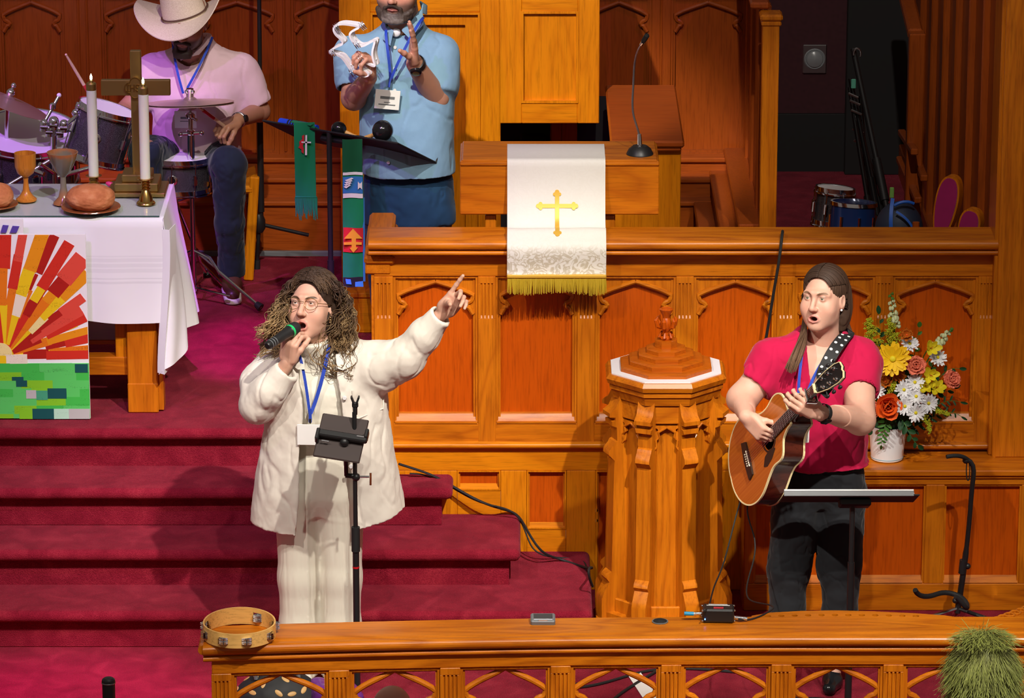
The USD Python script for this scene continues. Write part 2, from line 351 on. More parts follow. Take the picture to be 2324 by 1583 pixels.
def painted(name, rough=0.5, sss=0.0, spec=0.35, bump=0.0):
    """Takes the mesh's own colours."""
    mat(name, {'a': ('attribute', {'attribute': 'Cd'}), 'n': ('noise_texture', {'scale': 220.0, 'detail': 2.0}), 'b': ('bump', {'strength': bump, 'distance': 0.001}),
               'p': ('principled_bsdf', {'roughness': rough, 'specular_ior_level': spec, 'subsurface_weight': sss, 'subsurface_scale': 0.006, 'subsurface_radius': (1.0, 0.35, 0.2)})},
        [('a.color', 'p.base_color'), ('n.fac', 'b.height'), ('b.normal', 'p.normal')])
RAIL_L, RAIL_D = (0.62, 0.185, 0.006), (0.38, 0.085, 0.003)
PAN_L, PAN_D = (0.54, 0.088, 0.002), (0.43, 0.062, 0.001)
wood('oak_upright', RAIL_L, RAIL_D, 'z'); wood('oak_across', RAIL_L, RAIL_D, 'x', fig=0.75); wood('oak_deep', RAIL_L, RAIL_D, 'y')
wood('oak_panel', PAN_L, PAN_D, 'z', fig=0.3); wood('oak_panel_across', (0.5, 0.115, 0.004), PAN_D, 'x', fig=0.35)
wood('oak_gold', (0.70, 0.235, 0.004), (0.50, 0.13, 0.002), 'z', fig=0.45); wood('oak_gold_across', (0.70, 0.235, 0.004), (0.50, 0.13, 0.002), 'x', fig=0.6)
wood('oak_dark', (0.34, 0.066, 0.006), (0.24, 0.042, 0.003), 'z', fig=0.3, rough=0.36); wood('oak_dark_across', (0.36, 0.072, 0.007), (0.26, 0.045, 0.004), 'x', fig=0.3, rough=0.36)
mat('carpet', {'tc': ('texture_coordinate', {}), 'n': ('noise_texture', {'scale': 260.0, 'detail': 3.0}), 'n2': ('noise_texture', {'scale': 9.0, 'detail': 4.0, 'distortion': 0.6}),
               'a': ('mix_float', {'fac': 0.52}), 'r': ('rgb_ramp', {'ramp': [(0.28, (0.12, 0.003, 0.011)), (0.5, (0.22, 0.009, 0.024)), (0.72, (0.36, 0.027, 0.046))]}),
               'b': ('bump', {'strength': 0.7, 'distance': 0.006}), 'p': ('principled_bsdf', {'roughness': 1.0, 'specular_ior_level': 0.1, 'sheen_weight': 0.12, 'sheen_roughness': 0.35, 'sheen_tint': (1.0, 0.4, 0.5)})},
    [('tc.object', 'n.vector'), ('tc.object', 'n2.vector'), ('n.fac', 'a.a'), ('n2.fac', 'a.b'), ('a.result', 'r.fac'), ('r.color', 'p.base_color'), ('n.fac', 'b.height'), ('b.normal', 'p.normal')])
plain('black_plastic', (0.012, 0.012, 0.013), 0.42); plain('black_matte', (0.010, 0.010, 0.011), 0.7); plain('black_gloss', (0.008, 0.008, 0.009), 0.12)
plain('chrome', (0.72, 0.72, 0.75), 0.13, 1.0); plain('steel_dull', (0.42, 0.42, 0.44), 0.35, 1.0); plain('brass', (0.62, 0.40, 0.12), 0.22, 1.0); plain('brass_dull', (0.42, 0.29, 0.10), 0.42, 1.0)
plain('white_plastic', (0.80, 0.79, 0.80), 0.35); plain('paper', (0.84, 0.83, 0.81), 0.8); plain('ivory', (0.82, 0.76, 0.60), 0.45)
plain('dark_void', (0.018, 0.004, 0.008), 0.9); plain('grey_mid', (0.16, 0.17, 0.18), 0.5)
plain('lanyard_blue', (0.012, 0.05, 0.42), 0.7)
painted('skin', 0.5, 0.12, 0.38, 0.03); painted('dyed', 0.85, 0, 0.2); painted('enamel', 0.4, 0, 0.4); painted('hair_dyed', 0.55, 0, 0.35)
# ================================================================ the setting
TOPS, RIS = (0.17, 0.335, 0.51, 0.686), (0.425, 0.70, 0.97, 1.23)
ZP = TOPS[3]
obj('floor', box(-6, 5, -9, 1.4, -0.1, 0, 0), 'carpet', kind='structure', label='dark red carpet of the floor below the chancel steps')

def carpet_step(x1, y0, z0, z1, yb=1.30, x0=-4.5, over=0.046, th=0.050):
    """Riser block with a rounded carpeted nosing that also turns the open right-hand corner."""
    riser = box(x0, x1 - over, y0 + .008, yb, z0, z1 - th * .8, 0.003)
    r = th / 2; pts = []
    for (x, y) in ((x0, y0 - over + r), (x1 - r, y0 - over + r), (x1 - r, yb), (x0, yb)): pts.append((x, y))
    n = 9; hull = []
    for (x, y) in pts:
        for a in np.linspace(0, math.pi, n):
            for b in np.linspace(0, 2 * math.pi, 12, endpoint=False): hull.append((x + r * math.sin(a) * math.cos(b), min(y + r * math.sin(a) * math.sin(b), yb), z1 - r + r * math.cos(a)))
    tread = manifold3d.Manifold.hull_points(np.array(hull)).refine_to_length(0.09)
    m = tm(*meshkit.arrays(tread)[:2]); v = np.array(m.vertices); w = (v[:, 1] < y0) * 0.006
    v[:, 2] += w * fbm(v, (2.2, 1, 1), 3) ; v[:, 1] += w * 1.2 * fbm(v, (3.1, 1, 1), 8)
    return riser, tm(v, m.faces)
stair = thing('chancel_stair', 'wide flight of dark red carpeted steps up to the chancel', 'steps', (-1.5, 0.425, 0), kind='structure')
for k, xe in enumerate((0.325, 0.035, -0.245)):
    r, t = carpet_step(xe, RIS[k], TOPS[k] - 0.175 if k else 0.0, TOPS[k])
    obj('riser', r, 'carpet', stair); obj('tread', t, 'carpet', stair, smooth=50)
r, t = carpet_step(-0.56, RIS[3], TOPS[2] - .01, TOPS[3], 1.35)
obj('riser', r, 'carpet', stair); obj('tread', t, 'carpet', stair, smooth=50)
obj('floor', box(-4.5, 3.2, 1.262, 7.0, ZP - 0.06, ZP - 0.001, 0), 'carpet', kind='structure', label='red carpet of the chancel floor behind the table')

# ---- pulpit balustrade: panelled wall with a moulded cap
WY = 1.11
xpx = lambda px, y=WY, py=790: at(px, py, y)[0]
zpx = lambda py, y=WY: at(1162, py, y)[2]
def cap_profile(y, zt, s=1.0, back=0.16):
    """Moulded handrail: two beads over a fillet; y is the front edge, zt the top."""
    p = [(y + back, zt - 0.064 * s), (y + back, zt), (y + 0.045 * s, zt)]
    p += [(y + 0.03 * s - 0.0 * k, zt - 0.004 * s) for k in range(1)]
    p += arc(y + 0.018 * s, zt - 0.022 * s, 0.018 * s, 80, 270, 9)
    p += [(y + 0.026 * s, zt - 0.043 * s)] + arc(y + 0.020 * s, zt - 0.053 * s, 0.009 * s, 110, 270, 6) + [(y + 0.045 * s, zt - 0.064 * s)]
    return p
def tudor(w, h, drop, cusp, n=10):
    """Four-centred arch opening with cusps, apex at (0, 0), shoulders 'drop' below; returns the opening polygon down to -h."""
    L = []
    for t in np.linspace(0, 1, n):                      # apex to shoulder, nearly straight then turning down
        L.append((w * t, -drop * (0.86 * t + 0.14 * t ** 5)))
    for a in np.linspace(0, 90, 6)[1:]: L.append((w - 0.018 * (1 - math.cos(math.radians(a))), -drop - 0.030 * math.sin(math.radians(a))))
    zc = L[-1][1]; L += [(w - 0.018 - cusp * .6, zc - 0.006), (w - 0.018 - cusp, zc - 0.013), (w - 0.018 - cusp * .7, zc - 0.020)]
    for a in np.linspace(90, 0, 6): L.append((w - 0.018 * math.sin(math.radians(a)) , zc - 0.022 - 0.030 * (1 - math.sin(math.radians(a))) ))
    L.append((w, -h)); R = [(-x, z) for x, z in L][::-1]
    return L, Polygon(L + R).buffer(0)
def fluted(x0, x1, z0, z1, y, d, zf0, zf1, n=4):
    """Upright with flutes between zf0 and zf1."""
    ms = [box(x0, x1, y + 0.007, y + d, z0, z1, 0.002), box(x0, x1, y, y + 0.009, z0, zf0, 0.002), box(x0, x1, y, y + 0.009, zf1, z1, 0.002)]
    w = x1 - x0; g = w * 0.085; edges = [x0]
    cs = [x0 + w * (0.2 + 0.6 * k / (n - 1)) for k in range(n)]
    for c in cs:
        ms.append(box(edges[-1], c - g / 2, y, y + 0.009, zf0 - .001, zf1 + .001, 0.0015)); edges.append(c + g / 2)
        ms.append(tm([(c - g / 2, y, zf0), (c + g / 2, y, zf0), (c + g / 2, y + .008, zf0 + .013), (c - g / 2, y + .008, zf0 + .013), (c, y + .008, zf0 - .002)], [(0, 1, 2), (0, 2, 3), (0, 4, 1)]))
    ms.append(box(edges[-1], x1, y, y + 0.009, zf0 - .001, zf1 + .001, 0.0015))
    return cat_(ms)
def arch_bay(par, x0, x1, z0, z1, y, names=('oak_panel', 'oak_upright', 'oak_across'), drop=0.058, sill=True, d=0.028, r=0.010):
    """One sunk panel between stiles: moulded edge, arched spandrel with cusps, raised bead, sloping sill."""
    c, w = (x0 + x1) / 2, (x1 - x0) / 2; pan, up, ac = names
    obj('panel', box(x0 - .01, x1 + .01, y + d + .012, y + d + .03, z0 - .01, z1 + .01, 0), pan, par)
    e = 0.018                                                            # stepped moulding round the opening
    rim = lambda a, dy, m: obj('panel_moulding', poly_y(Polygon([(x0, z0), (x1, z0), (x1, z1), (x0, z1)]).difference(Polygon([(x0 + a, z0 + a), (x1 - a, z0 + a), (x1 - a, z1 - a), (x0 + a, z1 - a)])), y + dy, 0.02), m, par)
    rim(0.010, 0.008, up); rim(0.020, 0.018, up)
    wi = w - 0.020; zt = z1 - 0.026; L, op = tudor(wi, 0.2, drop, 0.013)
    sp = Polygon([(-wi, 0.008), (wi, 0.008), (wi, -0.165), (-wi, -0.165)]).difference(op)
    sp = affinity.translate(sp, c, zt); sp = Polygon([(x0 + .02, z0 + .02), (x1 - .02, z0 + .02), (x1 - .02, z1 - .018), (x0 + .02, z1 - .018)]).intersection(sp)
    obj('arch_spandrel', poly_y(sp, y + 0.022, 0.02), up, par)
    for s in (-1, 1):
        pts = [(c + s * x, y + 0.020, zt + z) for x, z in L if z > -0.16]
        obj('arch_bead', tube(pts, r, 7), ac, par)
    if sill:
        obj('sill', prof_x([(y + 0.002, z0), (y + d + .014, z0), (y + d + .014, z0 + 0.040), (y + d - .002, z0 + 0.040), (y + d - .004, z0 + 0.033), (y + 0.007, z0 + 0.008), (y - .003, z0 + .008), (y - .003, z0)], x0 + .004, x1 - .004), ac, par)

pul = thing('wall_pulpit', 'long panelled oak wall with moulded handrail in front of the pulpit', 'wall', (xpx(850), WY, ZP), kind='structure')
zc, zr1, zr0, zb1, zb0 = zpx(541, 1.0), zpx(588), zpx(627), zpx(960), zpx(1003)
xa, xb = xpx(850), xpx(2252)
obj('handrail', prof_x(cap_profile(1.03, at(1162, 545, 1.03)[2], 1.12, 0.21), xpx(836, 1.03, 560), xb + .01), 'oak_across', pul, smooth=40)
obj('top_rail', box(xa, xb, WY, WY + .05, zr0, zr1 + .03, .003), 'oak_across', pul)
obj('bottom_rail', box(xa, xb, WY, WY + .05, zb0, zb1, .003), 'oak_across', pul)
obj('backing', box(xa + .004, xb, WY + .05, WY + .11, zb0, zr1 + .03, 0), 'oak_panel', pul)
stiles = [(850, 893)] + [(c - 20, c + 20) for c in (1105, 1330, 1553, 1782, 2003)] + [(2216, 2252)]
xs = [(xpx(a), xpx(b)) for a, b in stiles]
for a, b in xs: obj('stile', fluted(a, b, zb0 + .001, zr0, WY - .002, .05, zpx(722), zpx(643)), 'oak_upright', pul)
for (a, b), (c, d) in zip(xs[:-1], xs[1:]): arch_bay(pul, b, c, zb1 - .001, zr0, WY)
obj('end_panel', box(xa - .012, xa + .002, WY + .005, 1.50, zb0 - .02, zr1 + .03, .002), 'oak_deep', pul)
bm = [(WY + .05, zb0 + .004), (WY + .05, zb0 - .026), (WY - .006, zb0 - .026)] + arc(WY - .008, zb0 - .011, .012, 260, 100, 8) + [(WY - .002, zb0 + .004)]
obj('base_moulding', prof_x(bm, xa, xpx(1700)), 'oak_gold_across', pul, smooth=40)
obj('base_moulding', prof_x([(y - .012, z) for y, z in bm], xpx(1700), xb), 'oak_across', pul, smooth=40)
# newel of the return at the left end
nx0, nx1 = at(832, 540, 1.2)[0], at(893, 540, 1.2)[0]; nz = at(860, 517, 1.36)[2]
obj('handrail_return', [box(nx0, nx1, 1.10, 1.62, nz - .055, nz, .012), box(nx0 - .008, nx1 + .008, 1.09, 1.63, nz - .085, nz - .05, .01), box(nx0 - .004, nx1 - .01, 1.104, 1.6, nz - .13, nz - .083, .006)], 'oak_deep', pul)

# ---- lower wainscot beside the steps
LY = WY + .012
low = thing('wall_stair', 'golden oak wainscot of square panels beside the steps', 'wall', (xpx(850), LY, 0), kind='structure')
lx0, lx1 = xpx(850), xpx(1700); pan = [((1038, 1136), (1067, 1112)), ((1196, 1285), (1067, 1200)), ((1352, 1440), (1067, 1330)), ((1490, 1640), (1067, 1330))]
fr = Polygon([(lx0, 0), (lx1, 0), (lx1, zb0), (lx0, zb0)])
for (p0, p1), (q0, q1) in pan: fr = fr.difference(Polygon([(xpx(p0, LY, 1100), zpx(q1, LY)), (xpx(p1, LY, 1100), zpx(q1, LY)), (xpx(p1, LY, 1100), zpx(q0, LY)), (xpx(p0, LY, 1100), zpx(q0, LY))]))
stl = [(xpx(850), xpx(1038, LY, 1100))] + [(xpx(a, LY, 1100), xpx(b, LY, 1100)) for a, b in ((1136, 1196), (1285, 1352), (1440, 1490), (1640, 1700))]
zt = zpx(1067, LY)
obj('top_rail', box(lx0, lx1, LY, LY + .03, zt, zb0 - .01, .002), 'oak_gold_across', low)
for (a, b) in stl: obj('stile', box(a + .0008, b - .0008, LY, LY + .03, 0, zt - .0005, .002), 'oak_gold', low)
for (p0, p1), (q0, q1) in pan:
    a, b, z0, z1 = xpx(p0, LY, 1100), xpx(p1, LY, 1100), zpx(q1, LY), zpx(q0, LY)
    obj('panel', box(a - .01, b + .01, LY + .022, LY + .03, z0 - .01, z1 + .01, 0), 'oak_panel', low)
    obj('lower_rail', box(a, b, LY, LY + .03, 0, z0, .002), 'oak_gold_across', low)
    sq = Polygon([(a, z0), (b, z0), (b, z1), (a, z1)])
    obj('panel_bead', poly_y(sq.difference(sq.buffer(-.006, join_style=2)), LY - .003, .02), 'oak_gold', low)
    obj('panel_bead', poly_y(sq.buffer(-.006, join_style=2).difference(sq.buffer(-.012, join_style=2)), LY + .008, .02), 'oak_upright', low)
    obj('sill', prof_x([(LY + .001, z0 + .006), (LY + .022, z0 + .006), (LY + .022, z0 + .024)], a + .006, b - .006), 'oak_gold_across', low)
sw = thing('outlet_plate', 'dark bronze outlet plate low on the wainscot beside the octagonal font', 'outlet', at(1351, 1167, LY))
obj('plate', fbox(1343, 1127, 1359, 1206, LY + .012, .009, .002), 'brass_dull', sw)
for q in (1157, 1180): obj('socket', lathe([(0, 0), (.008, 0), (.008, .004), (0, .004)], at(1353, q, LY + .012), 14, rx(math.pi / 2)), 'ivory', sw)

# ---- the ledge on the right and its panels
GY = 0.865; led = thing('wall_ledge', 'panelled oak base with a deep ledge under the flowers', 'ledge', (xpx(1684, GY), GY, 0), kind='structure')
gx0, gx1, gz = xpx(1690, GY, 1200), xpx(2480, GY, 1200), at(1162, 1064, GY)[2]
LEDZ = gz; z1, z0 = zpx(1100, GY), zpx(1324, GY)
obj('ledge_board', [box(gx0 - .02, gx1, GY - .018, WY + .06, gz - .028, gz, .006), box(gx0 - .01, gx1, GY - .008, GY + .02, gz - .040, gz - .026, .003)], 'oak_across', led)
obj('top_rail', box(gx0, gx1, GY, GY + .04, z1, gz - .03, .003), 'oak_across', led)
obj('bottom_rail', box(gx0, gx1, GY, GY + .04, 0, z0, .003), 'oak_across', led)
gp = [(1712, 1896), (1936, 2099), (2142, 2316), (2360, 2480)]; e = gx0
for p0, p1 in gp:
    a, b = xpx(p0, GY, 1200), xpx(p1, GY, 1200)
    obj('stile', box(e, a, GY, GY + .04, z0, z1, .003), 'oak_upright', led); e = b
    obj('panel', box(a - .01, b + .01, GY + .026, GY + .036, z0 - .01, z1 + .01, 0), 'oak_panel', led)
    sq = Polygon([(a, z0), (b, z0), (b, z1), (a, z1)])
    obj('panel_bead', poly_y(sq.difference(sq.buffer(-.008, join_style=2)), GY + .008, .02), 'oak_upright', led)
    obj('sill', prof_x([(GY + .001, z0 + .004), (GY + .026, z0 + .004), (GY + .026, z0 + .03)], a + .004, b - .004), 'oak_across', led)
obj('end_board', box(gx0 - .002, gx0 + .02, GY + .01, WY + .06, 0, gz - .03, .002), 'oak_deep', led)

# ---- column on the right and the panelled side wall running back from it
CX = at(2266, 530, 1.04)[0]
colm = thing('wall_right', 'tall plain oak pier at the right edge, its panelled side running back', 'wall', (CX, 1.04, ZP - .1), kind='structure')
obj('pier_face', box(CX + .012, CX + .9, 1.02, 1.30, gz, 3.2, .004), 'oak_upright', colm)
obj('corner_bead', [rod((CX + .012, 1.035, gz), (CX + .012, 1.035, 3.2), .012), box(CX - .012, CX + .014, 1.05, 1.30, gz, 3.2, .004)], 'oak_upright', colm)
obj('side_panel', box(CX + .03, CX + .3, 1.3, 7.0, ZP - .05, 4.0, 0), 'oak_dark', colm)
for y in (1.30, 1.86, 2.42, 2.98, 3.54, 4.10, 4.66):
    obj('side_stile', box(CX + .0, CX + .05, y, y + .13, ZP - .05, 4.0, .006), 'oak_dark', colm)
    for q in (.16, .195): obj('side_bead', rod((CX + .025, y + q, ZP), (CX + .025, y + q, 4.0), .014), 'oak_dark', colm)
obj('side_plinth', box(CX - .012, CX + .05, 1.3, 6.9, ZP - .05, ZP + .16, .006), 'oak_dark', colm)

# ---- choir-stall panelling at the back
BY = 4.16; choir = thing('wall_back', 'dark oak choir panelling with pointed arches behind the drummer', 'wall', (-1.6, BY, ZP), kind='structure')
bz = lambda py, y=BY: at(1162, py, y)[2]
bx = lambda px: at(px, 150, BY)[0]
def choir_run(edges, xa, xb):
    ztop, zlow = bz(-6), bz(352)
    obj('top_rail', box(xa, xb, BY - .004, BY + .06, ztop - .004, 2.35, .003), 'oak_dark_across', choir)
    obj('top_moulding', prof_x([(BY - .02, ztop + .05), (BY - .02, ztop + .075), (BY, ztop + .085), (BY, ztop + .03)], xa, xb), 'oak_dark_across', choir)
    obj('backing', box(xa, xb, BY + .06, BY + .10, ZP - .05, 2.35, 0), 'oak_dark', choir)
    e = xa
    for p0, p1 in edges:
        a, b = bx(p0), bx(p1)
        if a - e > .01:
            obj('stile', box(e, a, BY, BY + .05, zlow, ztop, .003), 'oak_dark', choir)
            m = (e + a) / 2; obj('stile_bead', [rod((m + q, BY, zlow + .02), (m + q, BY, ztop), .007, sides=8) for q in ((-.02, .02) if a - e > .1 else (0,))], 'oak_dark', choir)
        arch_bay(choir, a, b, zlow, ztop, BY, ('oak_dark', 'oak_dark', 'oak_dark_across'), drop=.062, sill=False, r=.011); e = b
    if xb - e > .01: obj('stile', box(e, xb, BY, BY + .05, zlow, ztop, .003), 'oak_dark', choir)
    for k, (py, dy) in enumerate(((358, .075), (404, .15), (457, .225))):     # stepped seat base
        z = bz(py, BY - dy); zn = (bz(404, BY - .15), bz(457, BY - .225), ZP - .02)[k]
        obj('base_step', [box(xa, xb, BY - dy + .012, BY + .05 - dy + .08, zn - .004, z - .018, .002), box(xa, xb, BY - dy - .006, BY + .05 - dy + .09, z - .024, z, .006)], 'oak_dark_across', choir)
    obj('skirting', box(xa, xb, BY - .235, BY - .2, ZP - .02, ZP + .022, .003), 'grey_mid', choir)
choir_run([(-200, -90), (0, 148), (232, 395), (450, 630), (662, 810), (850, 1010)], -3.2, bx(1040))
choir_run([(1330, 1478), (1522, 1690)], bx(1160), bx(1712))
# return of the stalls with its post
RX = 1.112
ret = thing('stall_return', 'oak stall end running back from the square capped post', 'stall', (RX, 2.6, ZP), kind='structure')
obj('return_panel', [box(RX + .006, RX + .045, 2.66, 4.2, ZP - .02, 2.1, .003)] + [box(RX - .008, RX + .05, y, y + .08, ZP, 2.1, .004) for y in (3.0, 3.5, 3.95)], 'oak_dark', ret)
for py, w in ((352, .10), (398, .17), (450, .25)): obj('return_step', box(RX - w, RX + .01, 2.72, 4.15, bz(py, 4.0) - .026, bz(py, 4.0), .006), 'oak_dark', ret)
for w, zt_ in ((.09, bz(352, 4.) - .02), (.16, bz(398, 4.) - .02), (.24, bz(450, 4.) - .02)): obj('return_riser', box(RX - w, RX + .01, 2.74, 4.15, ZP - .02, zt_, .003), 'oak_dark', ret)
px0, px1 = at(1727, 300, 2.6)[0], at(1765, 300, 2.6)[0]; pz = at(1745, 58, 2.6)[2]
obj('post', box(px0, px1, 2.6, 2.68, ZP - .02, pz, .003), 'oak_upright', ret)
obj('post_cap', [box(px0 - .006, px1 + .008, 2.592, 2.69, pz - .002, pz + .018, .005), box(px0 - .012, px1 + .014, 2.585, 2.70, pz + .02, pz + .05, .009), box(px0, px1, 2.6, 2.68, pz + .016, pz + .022, 0)], 'oak_upright', ret)
obj('handrail', box(px0 - .05, px0 + .035, 2.68, 4.2, pz + .055, pz + .085, .008), 'oak_dark', ret)
# dark passage behind the post
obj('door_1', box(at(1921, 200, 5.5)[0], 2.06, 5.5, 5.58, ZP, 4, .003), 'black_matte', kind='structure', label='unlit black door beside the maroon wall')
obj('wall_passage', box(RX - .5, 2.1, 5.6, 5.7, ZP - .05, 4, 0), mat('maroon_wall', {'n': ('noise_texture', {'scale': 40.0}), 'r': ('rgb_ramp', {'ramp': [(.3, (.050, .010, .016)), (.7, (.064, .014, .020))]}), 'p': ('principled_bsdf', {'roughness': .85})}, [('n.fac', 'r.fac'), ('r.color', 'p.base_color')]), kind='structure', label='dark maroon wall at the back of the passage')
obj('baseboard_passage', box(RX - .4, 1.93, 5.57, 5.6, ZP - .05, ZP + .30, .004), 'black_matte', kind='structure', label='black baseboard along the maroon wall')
wp = thing('wall_speaker', 'small square grey plate with a round lens on the maroon wall', 'wall speaker', at(1848, 134, 5.59))
obj('plate', fbox(1822, 102, 1876, 167, 5.585, .015, .004), 'steel_dull', wp)
obj('round_cover', lathe([(0, .022), (.022, .02), (.040, .012), (.044, .002), (.050, .006), (.055, 0)], at(1849, 134, 5.585), 28, rx(math.pi / 2)), mat('lens_grey', {'p': ('principled_bsdf', {'base_color': (.30, .32, .34), 'roughness': .25})}), wp)
# raised stair beside the right wall with its slanting handrail
sr = thing('passage_handrail', 'thick oak handrail and stringer slanting up in the dark passage at the right', 'handrail', (1.86, 5.0, ZP), kind='structure')
a, b = at(2078, 78, 3.55), at(2042, -70, 4.6)
obj('rail', obox((a + b) / 2, frame(b - a, V(1, 0, 0)), (.07, .05, np.linalg.norm(b - a)), .01), 'oak_dark', sr)
a2 = at(2086, 85, 3.50); obj('newel', box(a2[0] - .045, a2[0] + .03, 3.48, 3.56, ZP - .02, a2[2] + .02, .006), 'oak_dark', sr)
for (u, v), (u2, v2) in (((2076, 345), (2046, 300)), ((2098, 405), (2068, 330)), ((2084, 455), (2042, 360))):
    a, b = at(u, v, 3.3), at(u2, v2, 3.9); obj('stringer', obox((a + b) / 2, frame(b - a, V(1, 0, 0)), (.035, .03, np.linalg.norm(b - a)), .005), 'oak_dark', sr)
# ================================================================ communion rail in front
RY = -1.4
def bend(m):
    """The rail swings gently away from the hall towards the right."""
    v, f, _ = meshkit.arrays(m); v = np.array(v); t = np.clip((v[:, 0] - 0.95) / 2.1, -2, 0); v[:, 1] += 0.10 - 0.105 * t * t
    return tm(v, f)
def bendo(name, m, mt, par, **k):
    if isinstance(m, list): m = cat_(m)
    v, f, n = meshkit.arrays(m); e = m
    if v[:, 0].max() - v[:, 0].min() > 0.25:              # cut long members so that they follow the curve
        if not hasattr(m, 'to_mesh'):
            q = trimesh.Trimesh(v, f, process=True); e = manifold3d.Manifold(manifold3d.Mesh(np.asarray(q.vertices, np.float32), np.asarray(q.faces, np.uint32)))
        e = e.refine_to_length(0.15) if e.status() == manifold3d.Error.NoError else m
    return obj(name, bend(e), mt, par, **k)
rail = thing('communion_rail', 'low oak communion rail with pierced gothic arches across the foreground', 'railing', (xpx(480, RY, 1500), RY, 0), kind='structure')
rpx = lambda px: at(px, 1500, RY)[0]
rz_ = lambda py: at(1162, py, RY)[2]
rt = rz_(1458); R0, R1 = rpx(462), rpx(2840)
zr1, zr0 = rz_(1492), rz_(1530)
cp = cap_profile(RY - .03, rt, 1.12, 0.205)
bendo('handrail', prof_x(cp, R0, R1), 'oak_across', rail, smooth=40)
bendo('handrail_end', [tube([(R0, RY - .03 + .02, rt - .024), (R0, RY + .17, rt - .024)], .019, 10)], 'oak_deep', rail)
bendo('top_rail', box(rpx(480), R1, RY, RY + .075, zr0, rt - .06, .003), 'oak_across', rail)
bendo('bottom_rail', box(rpx(480), R1, RY, RY + .075, .05, .15, .003), 'oak_across', rail)
pc = [(479, 524)] + [(c - 23, c + 23) for c in (768, 1021, 1273, 1526, 1778, 2034, 2287, 2540, 2793)]
for a, b in pc: bendo('post', fluted(rpx(a), rpx(b), 0, zr0 + .001, RY - .003, .07, .30, rz_(1546)), 'oak_upright', rail)
for (a, b), (c, d) in zip(pc[:-1], pc[1:]):
    x0, x1 = rpx(b), rpx(c); m, w = (x0 + x1) / 2, (x1 - x0) / 2
    sq = Polygon([(x0, .15), (x1, .15), (x1, zr0), (x0, zr0)])
    bendo('opening_moulding', poly_y(sq.difference(sq.buffer(-.010, join_style=2)), RY + .008, .05), 'oak_upright', rail)
    bendo('opening_moulding', poly_y(sq.buffer(-.009, join_style=2).difference(sq.buffer(-.017, join_style=2)), RY + .016, .03), 'oak_upright', rail)
    L, op = tudor(w - .016, .5, .082, .022)
    for s in (-1, 1):
        pts = np.array([(m + s * x, RY + .03, zr0 - .016 + z) for x, z in L if z > -.20])
        rr = np.full(len(pts), .0115); rr[:3] = (.0075, .009, .0105)
        bendo('arch_bar', tube(pts, rr, 9), 'oak_across', rail)
    q = RY + .03
# shelf with holes for the little cups, bulging behind the handrail on the right
sx = [(rpx(px), RY + .17 + .0) for px in (1700, 2190)]
edge = [(rpx(px), RY + .175 + d) for px, d in ((1715, .015), (1760, .048), (1830, .066), (1910, .072), (2000, .062), (2090, .042), (2160, .018), (2185, .0))]
sp = Polygon([(rpx(1710 + 24 * k), RY + .150) for k in range(21)] + edge[::-1])
for k in range(12):
    c = (rpx(1752 + 31 * k), RY + .135 + .05 + .012 * math.sin(k / 11 * math.pi)); 
    if k not in (): sp = sp.difference(Point(c).buffer(.0115, 10))
me = poly_f(sp, V(0, 0, rt - .023), np.eye(3), .022); obj('cup_shelf', bend(me), 'oak_across', rail)
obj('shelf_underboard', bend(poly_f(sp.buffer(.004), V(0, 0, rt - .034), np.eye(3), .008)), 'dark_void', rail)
# gate rail running back at the right edge
g0, g1 = at(2240, 1404, -1.16), at(2360, 1374, -.95)
gate = thing('gate_rail', 'carved oak rail top meeting the communion rail at the right edge', 'railing', g0, kind='structure')
d = g1 - g0; d[2] = 0; L = np.linalg.norm(d); Rg = frame(V(0, 0, 1), d)
obj('gate_top', obox((g0 + g1) / 2 * V(1, 1, 0) + V(.02, -.03, rt - .03), np.stack([unit(d), np.cross(V(0, 0, 1), unit(d)), V(0, 0, 1)], 1), (L, .10, .03), .004), 'oak_across', gate)
for k in range(7):
    c = g0 + d * (.2 + .11 * k); c[2] = rt - .012
    obj('rosette', tube([c + V(.018 * math.cos(a), .018 * math.sin(a), 0) for a in np.linspace(0, 2 * math.pi, 13)], .005, 6), 'oak_upright', gate)
obj('gate_panel', box(g0[0], g1[0] + .02, g0[1] + .03, g0[1] + .06, 0, rt - .04, .003), 'oak_upright', gate)

# ================================================================ things on the rail
tc = at(543, 1428, RY + .06); tz = rt + .001
tam = thing('tambourine', 'round pale wooden tambourine with paired steel jingles at the left end of the communion rail', 'tambourine', (tc[0], RY + .125, tz))
TR, TH = .132, .054; tcx, tcy = tc[0], RY + .07
def warp(a): return .014 * math.cos(2 * a - 1.2)
ang = np.linspace(0, 2 * math.pi, 73)[:-1]; js = [math.radians(a) for a in (205, 247, 285, 330, 15, 62, 165)]
hoop = []
for z0, z1 in ((0, .013), (.038, TH)):
    pr = [(TR - .006, z0), (TR, z0), (TR, z1), (TR - .006, z1), (TR - .006, z0)]; hoop.append(lathe(pr, (0, 0, 0), 72))
for k, a in enumerate(js):                               # the solid stretches between the jingle slots
    b = sorted([(x - a) % (2 * math.pi) for x in js if x != a])[0] + a; g = .14
    t = np.linspace(a + g, b - g, 14); ri, ro = TR - .006, TR
    vv = []; [vv.extend([(r * math.cos(q), r * math.sin(q), z) for r, z in ((ri, .012), (ro, .012), (ro, .039), (ri, .039))]) for q in t]
    n = len(t); ff = []
    for i in range(n - 1):
        for j in range(4): A, B = i * 4 + j, i * 4 + (j + 1) % 4; ff += [(A, B, B + 4), (A, B + 4, A + 4)]
    hoop.append(tm(vv, ff))
hm = cat_(hoop); v = np.array(hm.vertices); v[:, 2] += np.where(np.sin(np.arctan2(v[:, 1], v[:, 0])) > 0, .010 * np.sin(np.arctan2(v[:, 1], v[:, 0])), 0) * (v[:, 2] > .02)
